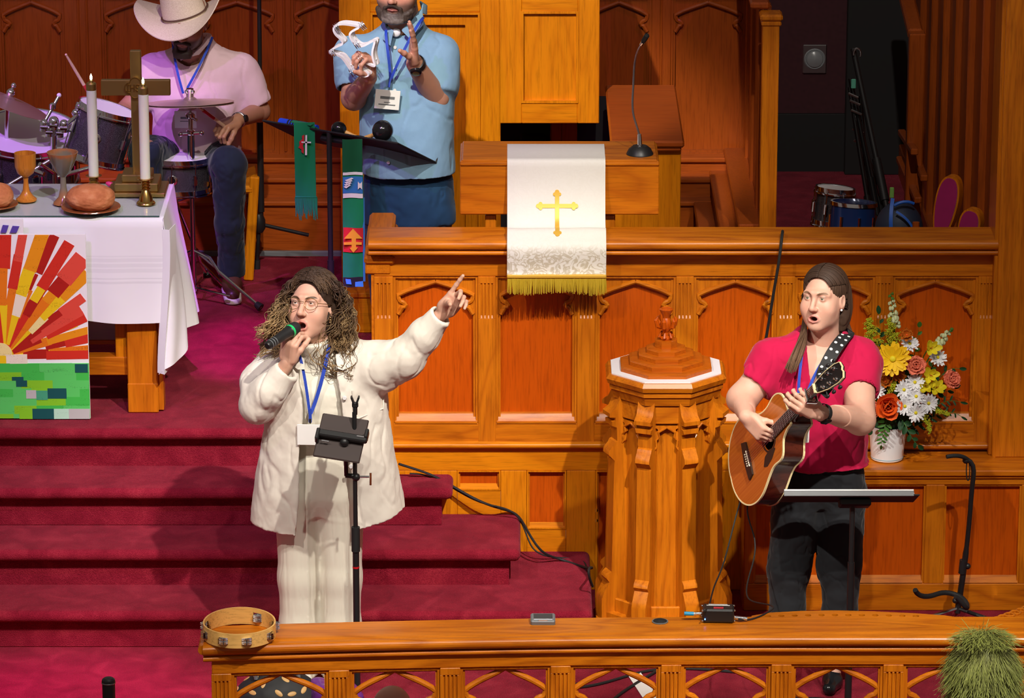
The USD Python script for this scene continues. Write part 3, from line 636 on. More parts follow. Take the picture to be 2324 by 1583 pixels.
wood('maple', (.85, .50, .15), (.76, .40, .10), 'x', fig=.3)
obj('hoop', tm(v + V(tcx, tcy, tz), hm.faces), 'maple', tam)
for a in js:
    c = V(tcx + (TR - .003) * math.cos(a), tcy + (TR - .003) * math.sin(a), tz)
    dsc = [(0, .0), (.006, .0012), (.012, .0008), (.0190, .0034), (.0190, .0044), (.012, .0018), (.006, .0022), (0, .001)]
    for q in (.0130, .0185, .0275, .0330): obj('jingle', lathe([(r * 1.05, z) for r, z in dsc], c + V(0, 0, q), 18), 'chrome', tam)
    obj('jingle_pin', rod(c + V(0, 0, .008), c + V(0, 0, .045), .0018, sides=6), 'steel_dull', tam)
dv = thing('tuner_box', 'small grey electronic box on the communion rail in front of the steps', 'device', at(1233, 1412, RY + .1))
c = V(rpx(1233), RY + .21, rt + .013)
obj('case', obox(c, rx(.25), (.090, .055, .024), .005), 'grey_mid', dv); obj('face_plate', obox(c + V(0, -.004, .012), rx(.25), (.07, .036, .004), .001), 'steel_dull', dv)
obj('label_strip', obox(c + V(0, -.0245, .005), rx(.25), (.035, .004, .007), .001), 'chrome', dv)
dk = thing('rubber_disc', 'small black domed disc lying on the communion rail before the font', 'disc', (rpx(1502), RY + .16, rt + .001))
obj('dome', lathe([(0, .011), (.012, .010), (.024, .005), (.028, 0), (0, 0)], (rpx(1502), RY + .22, rt + .001), 20), 'black_matte', dk)
obj('foot_ring', lathe([(.026, 0), (.030, 0), (.030, .003), (.026, .003), (.026, 0)], (rpx(1502), RY + .22, rt + .001), 20), 'grey_mid', dk)
di = thing('di_box', 'black direct box with jack plugs on the communion rail below the guitar', 'direct box', (rpx(1638), RY + .15, rt + .001))
c = V(rpx(1636), RY + .235, rt + .028); Rb = rz(-.05) @ rx(.0)
obj('case', obox(c, Rb, (.115, .07, .052), .006), 'black_plastic', di)
for s in (-1, 1):
    for q in (-.026, .026):
        for z in (-.02, .02): obj('corner_screw', ball(c + V(s * .058, q, z), .0042, 1), 'chrome', di)
obj('red_label', obox(c + V(.0, -.014, .0265), Rb, (.036, .016, .001), 0), mat('di_red', {'p': ('principled_bsdf', {'base_color': (.55, .03, .05), 'roughness': .4})}), di, label='small red printed label')
obj('print_line', [obox(c + V(0, .012, .0265), Rb, (.085, .005, .001), 0), obox(c + V(0, .022, .0265), Rb, (.07, .004, .001), 0)], 'paper', di)
obj('led', ball(c + V(-.05, -.036, -.01), .003, 1), mat('led_blue', {'e': ('emission', {'color': (.1, .25, 1), 'strength': 6.0})}, surface='e.emission'), di)
pl = thing('blue_jack_plug', 'jack plug with a blue sleeve in the left side of the direct box', 'plug', c - V(.1, 0, 0))
obj('sleeve', rod(c + V(-.125, -.005, .001), c + V(-.09, -.005, .0), .0075), mat('sleeve_blue', {'p': ('principled_bsdf', {'base_color': (.02, .32, .62), 'roughness': .4})}), pl)
obj('barrel', rod(c + V(-.091, -.005, 0), c + V(-.059, -.002, 0), .0065), 'chrome', pl)
pl2 = thing('silver_jack_plug', 'silver jack plug in the right side of the direct box', 'plug', c + V(.1, 0, 0))
obj('barrel', rod(c + V(.059, -.012, -.012), c + V(.105, -.014, -.016), .007), 'chrome', pl2)
# ================================================================ organ, desk, font
OY = 3.25
org = thing('organ_console', 'golden oak organ console with big framed panels behind the lectern', 'organ', (at(950, 500, OY)[0], OY, ZP))
ox = lambda px, y=OY, py=200: at(px, py, y)[0]
oz = lambda py, y=OY: at(1162, py, y)[2]
def framed(par, px0, px1, zlo, zhi, y, stile, names, thick=.03, mould=.008, top=None):
    a, b = ox(px0, y), ox(px1, y); s = stile; tp = top or s
    obj('stile', box(a, a + s, y, y + thick, zlo, zhi, .003), names[0], par); obj('stile', box(b - s, b, y, y + thick, zlo, zhi, .003), names[0], par)
    obj('cross_rail', box(a + s, b - s, y + .0005, y + thick, zhi - tp, zhi, .003), names[1], par); obj('cross_rail', box(a + s, b - s, y + .0005, y + thick, zlo, zlo + s, .003), names[1], par)
    sq = Polygon([(a + s, zlo + s), (b - s, zlo + s), (b - s, zhi - tp), (a + s, zhi - tp)])
    obj('panel', poly_y(sq.buffer(.004, join_style=2), y + .016, .012), names[2], par)
    obj('panel_moulding', poly_y(sq.buffer(.003, join_style=2).difference(sq.buffer(-mould, join_style=2)), y - .004, .02), names[0], par)
    return a, b
zf, zt = ZP - .01, 2.35
obj('stile', box(ox(771), ox(842), OY, OY + .05, zf, zt, .003), 'oak_gold', org); obj('stile', box(ox(1090), ox(1136), OY, OY + .05, zf, zt, .003), 'oak_gold', org)
obj('cross_rail', box(ox(842), ox(1090), OY, OY + .05, oz(28), zt, .003), 'oak_gold_across', org)
sq = Polygon([(ox(842), zf), (ox(1090), zf), (ox(1090), oz(28)), (ox(842), oz(28))])
obj('outer_moulding', poly_y(sq.difference(sq.buffer(-.010, join_style=2)), OY - .006, .03), 'oak_gold', org)
obj('inner_frame', poly_y(sq.buffer(-.009, join_style=2).difference(Polygon([(ox(874), zf + .2), (ox(1056), zf + .2), (ox(1056), oz(58)), (ox(874), oz(58))])), OY + .014, .03), 'oak_gold', org)
obj('panel', box(ox(870), ox(1060), OY + .036, OY + .05, zf, oz(54), 0), 'oak_gold', org)
obj('side', box(ox(771), ox(771) + .03, OY + .05, OY + .75, zf, zt, .003), 'oak_gold', org)
Y2 = OY - .12; zlo = at(1200, 280, Y2)[2]
framed(org, 1135, 1360, zlo, zt, Y2, .098, ('oak_gold', 'oak_gold_across', 'oak_gold'), top=zt - at(1200, 27, Y2)[2])
obj('case_underside', box(ox(1136, Y2), ox(1359, Y2), Y2 + .03, OY + .7, zlo + .004, zlo + .03, .002), 'oak_dark', org)
obj('case_side', box(ox(1359, Y2) - .03, ox(1359, Y2), Y2 + .03, OY + .75, zlo + .004, zt, .002), 'oak_dark', org)
obj('knee_back', box(ox(1136), ox(1420), OY + .35, OY + .38, zf, zlo + .01, 0), 'black_matte', org)
obj('knee_leg', [box(ox(1250), ox(1312), OY + .22, OY + .30, zf, zlo + .005, .006), box(ox(1276), ox(1284), OY + .21, OY + .23, zf, zlo, .004)], 'oak_dark', org)
obj('knee_bench', box(ox(1180), ox(1240), OY + .1, OY + .3, oz(353) - .3, oz(338), .01), 'black_matte', org)
kd = thing('key_desk', 'oak cabinet with a broad reddish top standing right of the organ', 'cabinet', (at(1470, 530, 2.3)[0], 2.3, ZP))
kz = at(1470, 318, 2.3)[2]; k0, k1 = at(1390, 318, 2.3)[0], at(1553, 318, 2.3)[0]; kb = atz(1440, 192, kz)[1]
obj('top_board', box(k0 - .01, k1, 2.28, kb, kz - .03, kz, .008), 'oak_dark_across', kd)
obj('top_moulding', box(k0 + .004, k1 - .012, 2.295, kb, kz - .05, kz - .028, .006), 'oak_dark_across', kd)
f0, f1 = at(1396, 400, 2.33)[0], at(1545, 400, 2.33)[0]
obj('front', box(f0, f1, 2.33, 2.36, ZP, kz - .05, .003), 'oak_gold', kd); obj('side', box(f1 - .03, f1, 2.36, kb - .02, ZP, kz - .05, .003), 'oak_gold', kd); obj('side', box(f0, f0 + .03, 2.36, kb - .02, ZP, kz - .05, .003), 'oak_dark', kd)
# pulpit desk
DY = 1.27; dz1, dz0 = at(1270, 364, DY)[2], at(1270, 487, DY)[2]; d0, d1 = at(1044, 420, DY)[0], at(1496, 420, DY)[0]
desk = thing('pulpit_desk', 'wide oak pulpit desk board standing behind the handrail under the white hanging', 'lectern', ((d0 + d1) / 2, DY, dz0))
obj('front_board', box(d0, d1, DY, DY + .03, dz0, dz1 - .004, .004), 'oak_across', desk)
obj('desk_top', [box(d0 - .0, d1 + .0, DY - .008, DY + .34, dz1 - .022, dz1 - .008, .004), box(d0 + .008, d1 - .008, DY + .002, DY + .33, dz1 - .01, dz1 + .002, .004)], 'oak_across', desk)
obj('end_board', [box(d0, d0 + .025, DY + .03, DY + .33, dz0, dz1 - .02, .003)], 'oak_deep', desk); obj('end_board', box(d1 - .025, d1, DY + .03, DY + .33, dz0, dz1 - .02, .003), 'oak_deep', desk)
for p0, p1 in ((1101, 1126), (1345, 1396)): obj('leg', fbox(p0, 488, p1, 560, DY + .04, .05), 'oak_upright', desk)
obj('shelf_underside', box(d0 + .03, d1 - .03, DY + .03, DY + .3, dz0 + .01, dz0 + .03, 0), 'oak_dark', desk)
# the white hanging: over the desk top, down its front and over the handrail
h0, h1 = at(1151, 400, 1.0)[0], at(1377, 400, 1.0)[0]
path = [(DY + .26, dz1 + .004), (DY + .12, dz1 + .005), (DY + .02, dz1 + .005), (DY - .012, dz1 + .002), (DY - .020, dz1 - .03), (DY - .05, dz0 + .05), (DY - .12, dz0 - .03), (1.08, at(1162, 545, 1.03)[2] + .035), (1.03, at(1162, 545, 1.03)[2] + .006), (1.005, at(1162, 556, 1.0)[2]), (1.0, at(1162, 590, 1.0)[2]), (.997, at(1162, 625, 1.0)[2])]
pp = spline([(0, y, z) for y, z in path], 70); xs_ = np.linspace(h0, h1, 40)
G = np.stack([np.stack([xs_, np.full(40, y) , np.full(40, z)], 1) for _, y, z in pp]); s = np.linspace(0, 1, 70)[:, None]
G[:, :, 1] += -.006 * np.sin(G[:, :, 0] * 31 + 1) * s ** 2 - .004 * s * np.sin(G[:, :, 0] * 17)
G[:, :, 0] += .006 * (s - .5) * np.sign(G[:, :, 0] - (h0 + h1) / 2) * 0
hang = thing('pulpit_hanging', 'white brocade hanging with a gold cross and gold fringe over the pulpit', 'cloth hanging', ((h0 + h1) / 2, 1.0, pp[-1][2]))
mat('brocade', {'tc': ('texture_coordinate', {}), 'v': ('voronoi_texture', {'scale': 34.0, 'feature': 'distance_to_edge'}), 'n': ('noise_texture', {'scale': 26.0, 'detail': 1.0, 'distortion': 1.8}), 'sx': ('separate_xyz', {}),
    'band': ('map_range', {'range_type': 'smoothstep', 'from_min': float(at(1162, 585, 1.0)[2] - pp[-1][2]), 'from_max': float(at(1162, 550, 1.)[2] - pp[-1][2]), 'to_min': 1.0, 'to_max': 0.05, 'clamp': True}),
    'rr': ('rgb_ramp', {'ramp': [(.40, (0, 0, 0)), (.47, (1, 1, 1)), (.53, (1, 1, 1)), (.60, (0, 0, 0))]}), 'mu': ('math', {'math_type': 'multiply'}),
    'x': ('mix_color', {'a': (.72, .70, .63), 'b': (.50, .45, .34)}), 'b': ('bump', {'strength': .25, 'distance': .002}), 'p': ('principled_bsdf', {'roughness': .75, 'sheen_weight': .2})},
    [('tc.object', 'n.vector'), ('tc.object', 'sx.vector'), ('sx.z', 'band.value'), ('n.fac', 'rr.fac'), ('rr.color', 'mu.value1'), ('band.result', 'mu.value2'), ('mu.value', 'x.fac'), ('x.result', 'p.base_color'), ('n.fac', 'b.height'), ('b.normal', 'p.normal')])
obj('cloth', sheet(G[:, :, :], .004), 'brocade', hang, smooth=50)
plain('gold_thread', (.72, .42, .05), .45, .25); plain('gold_fringe', (.52, .36, .02), .5, .2)
yb, zb = pp[-1][1], pp[-1][2]
obj('gold_braid', box(h0 - .001, h1 + .001, yb - .012, yb + .006, zb - .008, zb + .006, .003), 'gold_thread', hang)
rng = np.random.default_rng(5); fr = []
for x in np.linspace(h0 + .002, h1 - .002, 150):
    l = .072 + .006 * math.sin(x * 23) + rng.uniform(-.006, .006); dx, dy = rng.uniform(-.004, .004), rng.uniform(-.008, .003)
    fr.append(tube([(x, yb - .004, zb - .004), (x + dx * .5, yb - .004 + dy * .5, zb - l * .5), (x + dx, yb - .004 + dy, zb - l)], [.0022, .0026, .0016], 5))
obj('fringe', fr, 'gold_fringe', hang, kind='stuff')
def budded_cross(cx, cz, hw, up, dn, t):
    s = unary_union([LineString([(cx, cz - dn), (cx, cz + up)]).buffer(t, cap_style=2), LineString([(cx - hw, cz), (cx + hw, cz)]).buffer(t, cap_style=2)])
    out = [s]
    for ex, ez, dx, dz in ((cx - hw, cz, -1, 0), (cx + hw, cz, 1, 0), (cx, cz + up, 0, 1), (cx, cz - dn, 0, -1)):
        out += [Point(ex + dx * t * .9, ez + dz * t * .9).buffer(t * 1.1), Point(ex - dx * t * .2 + dz * t * 1.1, ez - dz * t * .2 + dx * t * 1.1).buffer(t * .9), Point(ex - dx * t * .2 - dz * t * 1.1, ez - dz * t * .2 - dx * t * 1.1).buffer(t * .9)]
    return unary_union(out)
# the cross is embroidered on the cloth: it follows the cloth's surface
def on_hanging(poly, lift, name, mt):
    ms = []
    for g in getattr(poly, 'geoms', [poly]):
        m = trimesh.creation.extrude_polygon(g, .003, engine='earcut'); e = manifold3d.Manifold(manifold3d.Mesh(np.asarray(m.vertices, np.float32), np.asarray(m.faces, np.uint32))).refine_to_length(.012)
        v, f, _ = meshkit.arrays(e); v = np.array(v); d = np.r_[0, np.cumsum(np.linalg.norm(np.diff(pp, axis=0), axis=1))]; tot = d[-1]
        u = tot - v[:, 1]; P_ = np.stack([np.interp(u, d, pp[:, k]) for k in range(3)], 1); T = np.stack([np.interp(u, d, np.gradient(pp[:, k], d)) for k in range(3)], 1); T /= np.linalg.norm(T, axis=1, keepdims=True)
        N = np.cross(T, V(1, 0, 0)); N *= -np.sign(N[:, 1])[:, None]
        ms.append(tm(np.stack([v[:, 0], P_[:, 1], P_[:, 2]], 1) + N * (lift + v[:, 2])[:, None], f))
    obj(name, ms, mt, hang)
dd = np.r_[0, np.cumsum(np.linalg.norm(np.diff(pp, axis=0), axis=1))]; tot = dd[-1]
def s_of(py):                                              # length along the cloth from its hem, for a height in view
    best = min(range(len(pp)), key=lambda i: abs((lambda d_: 791.5 + F * (-d_[1] * math.sin(PITCH) - d_[2] * math.cos(PITCH)) / (d_[1] * math.cos(PITCH) - d_[2] * math.sin(PITCH)))(pp[i] - CAM) - py) + (1000 if pp[i][1] > DY else 0)); return tot - dd[best]
c_up, c_mid, c_dn = s_of(430), s_of(470), s_of(536)
cxx = at(1265, 470, 1.1)[0]; on_hanging(budded_cross(cxx, c_mid, .070, c_up - c_mid - .012, c_mid - c_dn - .012, .0085), .003, 'gold_cross', 'gold_thread')
# gooseneck microphone on the desk
gm = thing('gooseneck_microphone', 'thin gooseneck microphone on a black base at the right of the pulpit desk', 'microphone', at(1452, 358, DY + .1))
b0 = V(at(1452, 352, DY + .1)[0], DY + .10, dz1 + .002)
obj('base', lathe([(0, .036), (.030, .036), (.046, .024), (.056, .004), (.056, 0), (0, 0)], b0, 26), 'black_plastic', gm)
obj('switch', lathe([(0, .003), (.008, .002), (.012, 0)], b0 + V(.012, -.028, .030), 14, rx(.7)), 'black_gloss', gm)
nk = spline([b0 + V(-.004, 0, .03), at(1449, 300, DY + .1), at(1438, 262, DY + .1), at(1437, 200, DY + .1), at(1443, 130, DY + .09), at(1456, 100, DY + .06)], 40)
obj('collar', tube([b0 + V(0, 0, .03), b0 + V(-.003, 0, .085)], [.011, .008], 14), 'chrome', gm)
obj('gooseneck', tube(nk, .0042, 8), 'steel_dull', gm); tip = nk[-1]; td = unit(nk[-1] - nk[-3])
obj('capsule', tube([tip, tip + td * .018, tip + td * .02, tip + td * .055, tip + td * .062], [.006, .0075, .010, .011, .006], 12), 'black_matte', gm)
obj('collar_ring', tube([tip - td * .004, tip + td * .012], .0082, 12), 'chrome', gm)

# ---------------------------------------------------------------- octagonal font
FC = V(at(1509, 1000, .62)[0], .62, 0); font = thing('baptismal_font', 'octagonal carved oak font with stepped lid, white rim and buttresses', 'font', FC); UsdGeom.Xformable(font).AddScaleOp().Set((1.055, 1.055, 1.0))
def octa(a, z0, z1, a2=None):
    a2 = a if a2 is None else a2; p = []
    for z, r in ((z0, a), (z1, a2)):
        for k in range(8):
            t = math.radians(22.5 + 45 * k); p.append(FC + V(r / math.cos(math.pi / 8) * math.cos(t), r / math.cos(math.pi / 8) * math.sin(t), z))
    return manifold3d.Manifold.hull_points(np.array(p))
fz = lambda py, dy=-.2: at(1509, py, FC[1] + dy)[2]
zr = fz(876, -.22)
obj('plinth', [octa(.262, 0, .10), octa(.245, .10, .13), octa(.205, .128, .17, .175)], 'oak_upright', font)
obj('shaft', octa(.172, .16, zr - .03), 'oak_upright', font)
obj('cornice', [octa(.200, zr - .085, zr - .045, .210), octa(.215, zr - .047, zr - .022)], 'oak_across', font)
obj('rim', [octa(.222, zr - .024, zr - .004, .228), octa(.228, zr - .005, zr + .012, .218)], 'oak_across', font)
plain('white_enamel', (.78, .78, .84), .3); obj('white_rim', octa(.208, zr + .004, zr + .017), 'white_enamel', font, label='white ring under the lid')
for k, (a, h) in enumerate(((.172, .026), (.138, .022), (.104, .022), (.074, .020))):
    z0 = zr + .012 + sum((.026, .022, .022, .020)[:k]); obj('lid_step', octa(a, z0, z0 + h - .006), 'oak_panel_across', font); obj('lid_bevel', octa(a, z0 + h - .006, z0 + h, a - .012), 'oak_panel_across', font)
zl = zr + .012 + .09; obj('finial_block', octa(.042, zl, zl + .028), 'oak_panel_across', font)
fin = [(0, 0), (.020, 0), (.022, .006), (.012, .016), (.010, .03), (.019, .045), (.023, .06), (.019, .078), (.013, .09), (.015, .10), (.024, .118), (.027, .126), (.020, .130), (.008, .124), (0, .124)]
ff = [lathe(fin, FC + V(0, 0, zl + .028), 18)]
for k in range(6):
    a = k * math.pi / 3 + .3; d = V(math.cos(a), math.sin(a), 0)
    ff += [tube([FC + V(0, 0, zl + .03) + d * .010, FC + d * .027 + V(0, 0, zl + .042), FC + d * .020 + V(0, 0, zl + .058)], [.006, .007, .004], 7), tube([FC + d * .018 + V(0, 0, zl + .075), FC + d * .034 + V(0, 0, zl + .085), FC + d * .040 + V(0, 0, zl + .110), FC + d * .032 + V(0, 0, zl + .122)], [.005, .009, .008, .002], 7)]
obj('finial', ff, 'oak_panel', font, label='carved leafy finial on the lid')
bp = [(.150, zr - .05), (.205, zr - .05), (.207, zr - .09), (.222, zr - .125), (.246, zr - .142), (.246, zr - .158), (.222, zr - .162), (.222, zr - .176), (.236, zr - .178), (.236, zr - .195), (.214, zr - .206), (.212, zr - .262), (.220, zr - .266), (.226, zr - .278), (.244, zr - .300), (.246, zr - .318), (.222, zr - .345), (.224, zr - .36), (.232, .30), (.248, .285), (.252, .272), (.240, .255), (.262, .215), (.272, .19), (.272, .0), (.150, 0)]
for k in range(8):
    t = math.radians(22.5 + 45 * k); m = trimesh.creation.extrude_polygon(Polygon(bp), .062, engine='earcut'); v = np.array(m.vertices)
    d, e = V(math.cos(t), math.sin(t), 0), V(-math.sin(t), math.cos(t), 0)
    vv = FC + v[:, :1] * d + (v[:, 2:] - .031) * e * np.where(v[:, 1:2] > zr - .18, 1.08, .92) + v[:, 1:2] * V(0, 0, 1)
    obj('buttress', tm(vv, m.faces), 'oak_upright', font)
w = .176 * math.tan(math.pi / 8) - .018
for k in range(8):
    t = math.radians(45 * k - 90); n = V(math.cos(t), math.sin(t), 0); R = np.stack([V(-math.sin(t), math.cos(t), 0), V(0, 0, 1), n], 1)
    obj('frieze_board', obox(FC + n * .186 + V(0, 0, zr - .125), R, (.125, .078, .012), .003), 'oak_across', font)
    z1 = zr - .172; W = .060
    pts = [(W, -.148), (W, 0), (-W, 0), (-W, -.148), (-W + .016, -.142), (-W + .018, -.10), (-.034, -.088), (-.040, -.060), (-.026, -.046), (-.030, -.026), (0, -.008), (.030, -.026), (.026, -.046), (.040, -.060), (.034, -.088), (W - .018, -.10), (W - .016, -.142)]
    tr = Polygon(pts).buffer(.0035).buffer(-.0035); tr = tr.difference(unary_union([Point(s * .042, -.018).buffer(.008) for s in (-1, 1)]))
    obj('tracery', poly_f(tr, FC + n * .176 + V(0, 0, z1), R, .014), 'oak_upright', font)
    obj('tracery_bead', [tube([FC + n * .191 + R[:, 0] * x + V(0, 0, z1 + z) for x, z in [(s * q[0], q[1]) for q in ((.052, -.140), (.050, -.104), (.038, -.088), (.041, -.060), (.028, -.046), (.031, -.026), (0, -.006))]], .0045, 6) for s in (-1, 1)], 'oak_across', font)
    obj('base_board', obox(FC + n * .205 + V(0, 0, .15), R, (.115, .07, .016), .004), 'oak_upright', font)
# ================================================================ communion table and what stands on it
TY, TZ, TB = 1.38, 1.542, 1.96
tx1 = at(368, 497, TY)[0]; tx0 = -tx1 - 4.95 if False else -3.0
table = thing('communion_table', 'oak communion table under a white cloth at the left', 'table', (-2.2, TY, ZP))
lx = at(290, 830, 1.44)[0], at(358, 830, 1.44)[0]
def tleg(x0, x1, y0, y1):
    obj('leg', [box(x0, x1, y0, y1, ZP, TZ - .03, .004), box(x0 - .001, x1 + .001, y0 - .003, y1 + .001, ZP, ZP + .13, .004)], 'oak_upright', table)
    obj('leg_inset', box(x1 - .002, x1 + .022, y0 + .02, y1 - .01, ZP + .004, TZ - .04, .003), 'oak_upright', table)
tleg(lx[0], lx[1], 1.42, 1.54); tleg(lx[0] - .03, lx[1] - .03, 1.80, 1.92); tleg(-2.86, -2.74, 1.42, 1.54)
a, b = at(262, 780, 1.46)[0], at(288, 780, 1.46)[0]
obj('inner_post', box(a, b, 1.46, 1.52, at(270, 850, 1.46)[2], TZ - .04, .003), 'oak_gold', table)
obj('stretcher', box(-2.74, lx[0], 1.455, 1.53, at(240, 851, 1.455)[2], at(240, 810, 1.455)[2], .003), 'oak_across', table)
obj('shelf', box(-2.74, lx[0] + .02, 1.54, 1.86, at(240, 772, 1.5)[2] - .03, at(240, 772, 1.5)[2] - .01, .003), 'oak_dark_across', table)
obj('table_board', box(-2.95, tx1 - .01, TY + .015, TB - .02, TZ - .035, TZ - .006, .004), 'oak_across', table)
# table cloth: top, front fall, right fall with the gathered corner
cloth('linen', (.80, .80, .83), var=.03, weave=700, bump=.06)
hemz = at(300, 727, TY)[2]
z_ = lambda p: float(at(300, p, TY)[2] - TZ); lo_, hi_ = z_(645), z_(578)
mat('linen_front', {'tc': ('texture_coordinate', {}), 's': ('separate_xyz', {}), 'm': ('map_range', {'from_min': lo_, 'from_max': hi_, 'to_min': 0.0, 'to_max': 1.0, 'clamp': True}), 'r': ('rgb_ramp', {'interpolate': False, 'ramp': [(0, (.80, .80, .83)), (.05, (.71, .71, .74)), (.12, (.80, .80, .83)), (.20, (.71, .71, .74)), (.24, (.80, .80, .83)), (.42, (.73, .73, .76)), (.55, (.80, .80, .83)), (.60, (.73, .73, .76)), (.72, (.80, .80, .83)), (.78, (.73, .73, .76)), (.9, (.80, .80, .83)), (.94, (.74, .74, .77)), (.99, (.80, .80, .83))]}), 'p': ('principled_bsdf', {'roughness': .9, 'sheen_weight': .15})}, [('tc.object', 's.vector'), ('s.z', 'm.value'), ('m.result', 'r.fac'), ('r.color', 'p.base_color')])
tcl = thing('tablecloth', 'white linen tablecloth falling to a gathered corner over the communion table', 'tablecloth', (-2.2, TY, TZ))
n1, n2 = 70, 46; xx = np.linspace(-2.98, tx1 + .004, n1)
prof = [(TB + .01, TZ - .3), (TB + .008, TZ - .02), (TB - .005, TZ + .003), (TY + .02, TZ + .003), (TY + .002, TZ - .001), (TY - .004, TZ - .02), (TY - .008, (TZ + hemz) / 2), (TY - .012, hemz)]
py = np.array(prof); dd = np.r_[0, np.cumsum(np.linalg.norm(np.diff(py, axis=0), axis=1))]; uu = np.linspace(0, dd[-1], 60); Y_, Z_ = np.interp(uu, dd, py[:, 0]), np.interp(uu, dd, py[:, 1])
G = np.stack([np.stack([np.full(60, x), Y_, Z_], 1) for x in xx]); fall = np.clip((TZ - G[:, :, 2]) / .35, 0, 1) * (G[:, :, 1] < TY + .01)
G[:, :, 1] -= fall * (.008 * np.sin(G[:, :, 0] * 11 + 1) + .004 * np.sin(G[:, :, 0] * 29)); G[:, :, 2] += fall * .010 * np.sin(G[:, :, 0] * 9)
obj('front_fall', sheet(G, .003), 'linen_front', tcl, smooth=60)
# the right-hand fall, flaring out to a hanging point at the front corner
A0 = V(tx1 + .004, TY - .004, TZ + .002); A1 = V(tx1 + .004, TB + .01, TZ + .002)
pts_b = [at(360, 850, 1.36), at(378, 833, 1.34), at(412, 812, 1.40), at(432, 778, 1.45), at(420, 745, 1.52), at(433, 730, 1.60), at(445, 716, 1.75), at(441, 700, 1.92), at(436, 690, 1.98)]
low_e = spline(pts_b, 46); top_e = np.stack([A0 + (A1 - A0) * t for t in np.linspace(0, 1, 46)]); S = np.linspace(0, 1, 44)[:, None, None]
Gs = top_e[None] * (1 - S) + low_e[None] * S; t = np.linspace(0, 1, 46)[None, :]
Gs[:, :, 0] += (.030 * np.sin(t * 15 + .4) * S[:, :, 0] + .018 * np.sin(t * 31) * S[:, :, 0] ** 2) * np.sin(np.pi * np.clip(t * 1.0, .04, 1)) + .03 * np.sin(np.pi * S[:, :, 0]) * (1 - t)
obj('side_fall', sheet(Gs, .003), 'linen', tcl, smooth=60)
B0 = [at(368, 520, TY - .006), at(369, 620, TY - .008), at(362, 735, TY - .01), at(358, 845, TY - .016)]
gl = np.stack([spline(B0, 30), spline([b + V(.03, -.010 - .02 * i / 3, 0) for i, b in enumerate(B0)], 30), spline([b + V(.05, .05, .01) for b in B0], 30)], 1)
obj('corner_fold', sheet(gl, .003), 'linen', tcl, smooth=60)
gs = thing('glass_sheet', 'clear glass sheet laid over the tablecloth', 'glass sheet', (-2.0, 1.6, TZ + .005))
mat('sheet_glass', {'t': ('transparent_bsdf', {'color': (.93, .96, .95)}), 'g': ('glossy_bsdf', {'roughness': .06}), 'x': ('mix_closure', {'fac': .10})}, [('t.BSDF', 'x.closure1'), ('g.BSDF', 'x.closure2')], surface='x.closure')
obj('pane', box(-2.95, at(362, 480, 1.4)[0], TY + .012, TB - .02, TZ + .006, TZ + .010, .001), 'sheet_glass', gs)
plain('glass_green', (.05, .11, .10), .1); obj('pane_edge', box(-2.95, at(362, 480, 1.4)[0], TY + .0095, TY + .0115, TZ + .0055, TZ + .0105, 0), 'glass_green', gs)
TT = TZ + .0115
def on_table(px, py): return atz(px, py, TT)
# candlesticks with candles
mat('flame', {'e': ('emission', {'color': (1.0, .72, .35), 'strength': 14.0})}, surface='e.emission')
def candle(px, py_base, py_sock, py_top, hid, lab):
    b = on_table(px, py_base); b[1] += .03; H = lambda q: at(px, q, b[1])[2] - TT
    st = thing('candlestick', lab[0], 'candlestick', b, group=None); h = H(py_sock); k = h / .115
    pr = [(0, 0), (.040, 0), (.040, .004 * k), (.036, .010 * k), (.030, .014 * k), (.026, .035 * k), (.016, .058 * k), (.013, .064 * k), (.021, .068 * k), (.021, .073 * k), (.014, .076 * k), (.020, .081 * k), (.020, .086 * k), (.014, .089 * k), (.019, .093 * k), (.019, .098 * k), (.015, .101 * k), (.034, .112 * k), (.035, .116 * k), (.016, .116 * k), (0, .112 * k)]
    obj('stick', lathe(pr, b, 32), 'brass', st)
    ca = thing('candle', lab[1], 'candle', b + V(0, 0, h)); zt = H(py_top); r = .0215
    obj('wax', lathe([(0, h - .004), (r, h - .004), (r, zt - .028), (r - .001, zt - .026), (0, zt - .026)], b, 24), 'ivory_wax', ca)
    obj('follower', lathe([(r + .0006, zt - .032), (r + .0006, zt - .006), (r - .004, zt), (.010, zt + .001), (.008, zt + .010), (.0, zt + .010)], b, 24), 'brass_dull', ca, label='brass cap at the top of the candle')
    obj('flame', lathe([(0, zt + .008), (.005, zt + .014), (.0065, zt + .020), (.0045, zt + .030), (0, zt + .040)], b, 12), 'flame', ca)
mat('ivory_wax', {'p': ('principled_bsdf', {'base_color': (.86, .82, .70), 'roughness': .5, 'subsurface_weight': .3, 'subsurface_scale': .01})})
candle(212, 428, 398, 187, 0, ('brass candlestick behind the round loaf', 'tall white candle left of the brass cross'))
candle(330, 466, 404, 196, 0, ('brass candlestick with a bell foot at the front right of the table', 'tall white candle in front of the brass cross'))
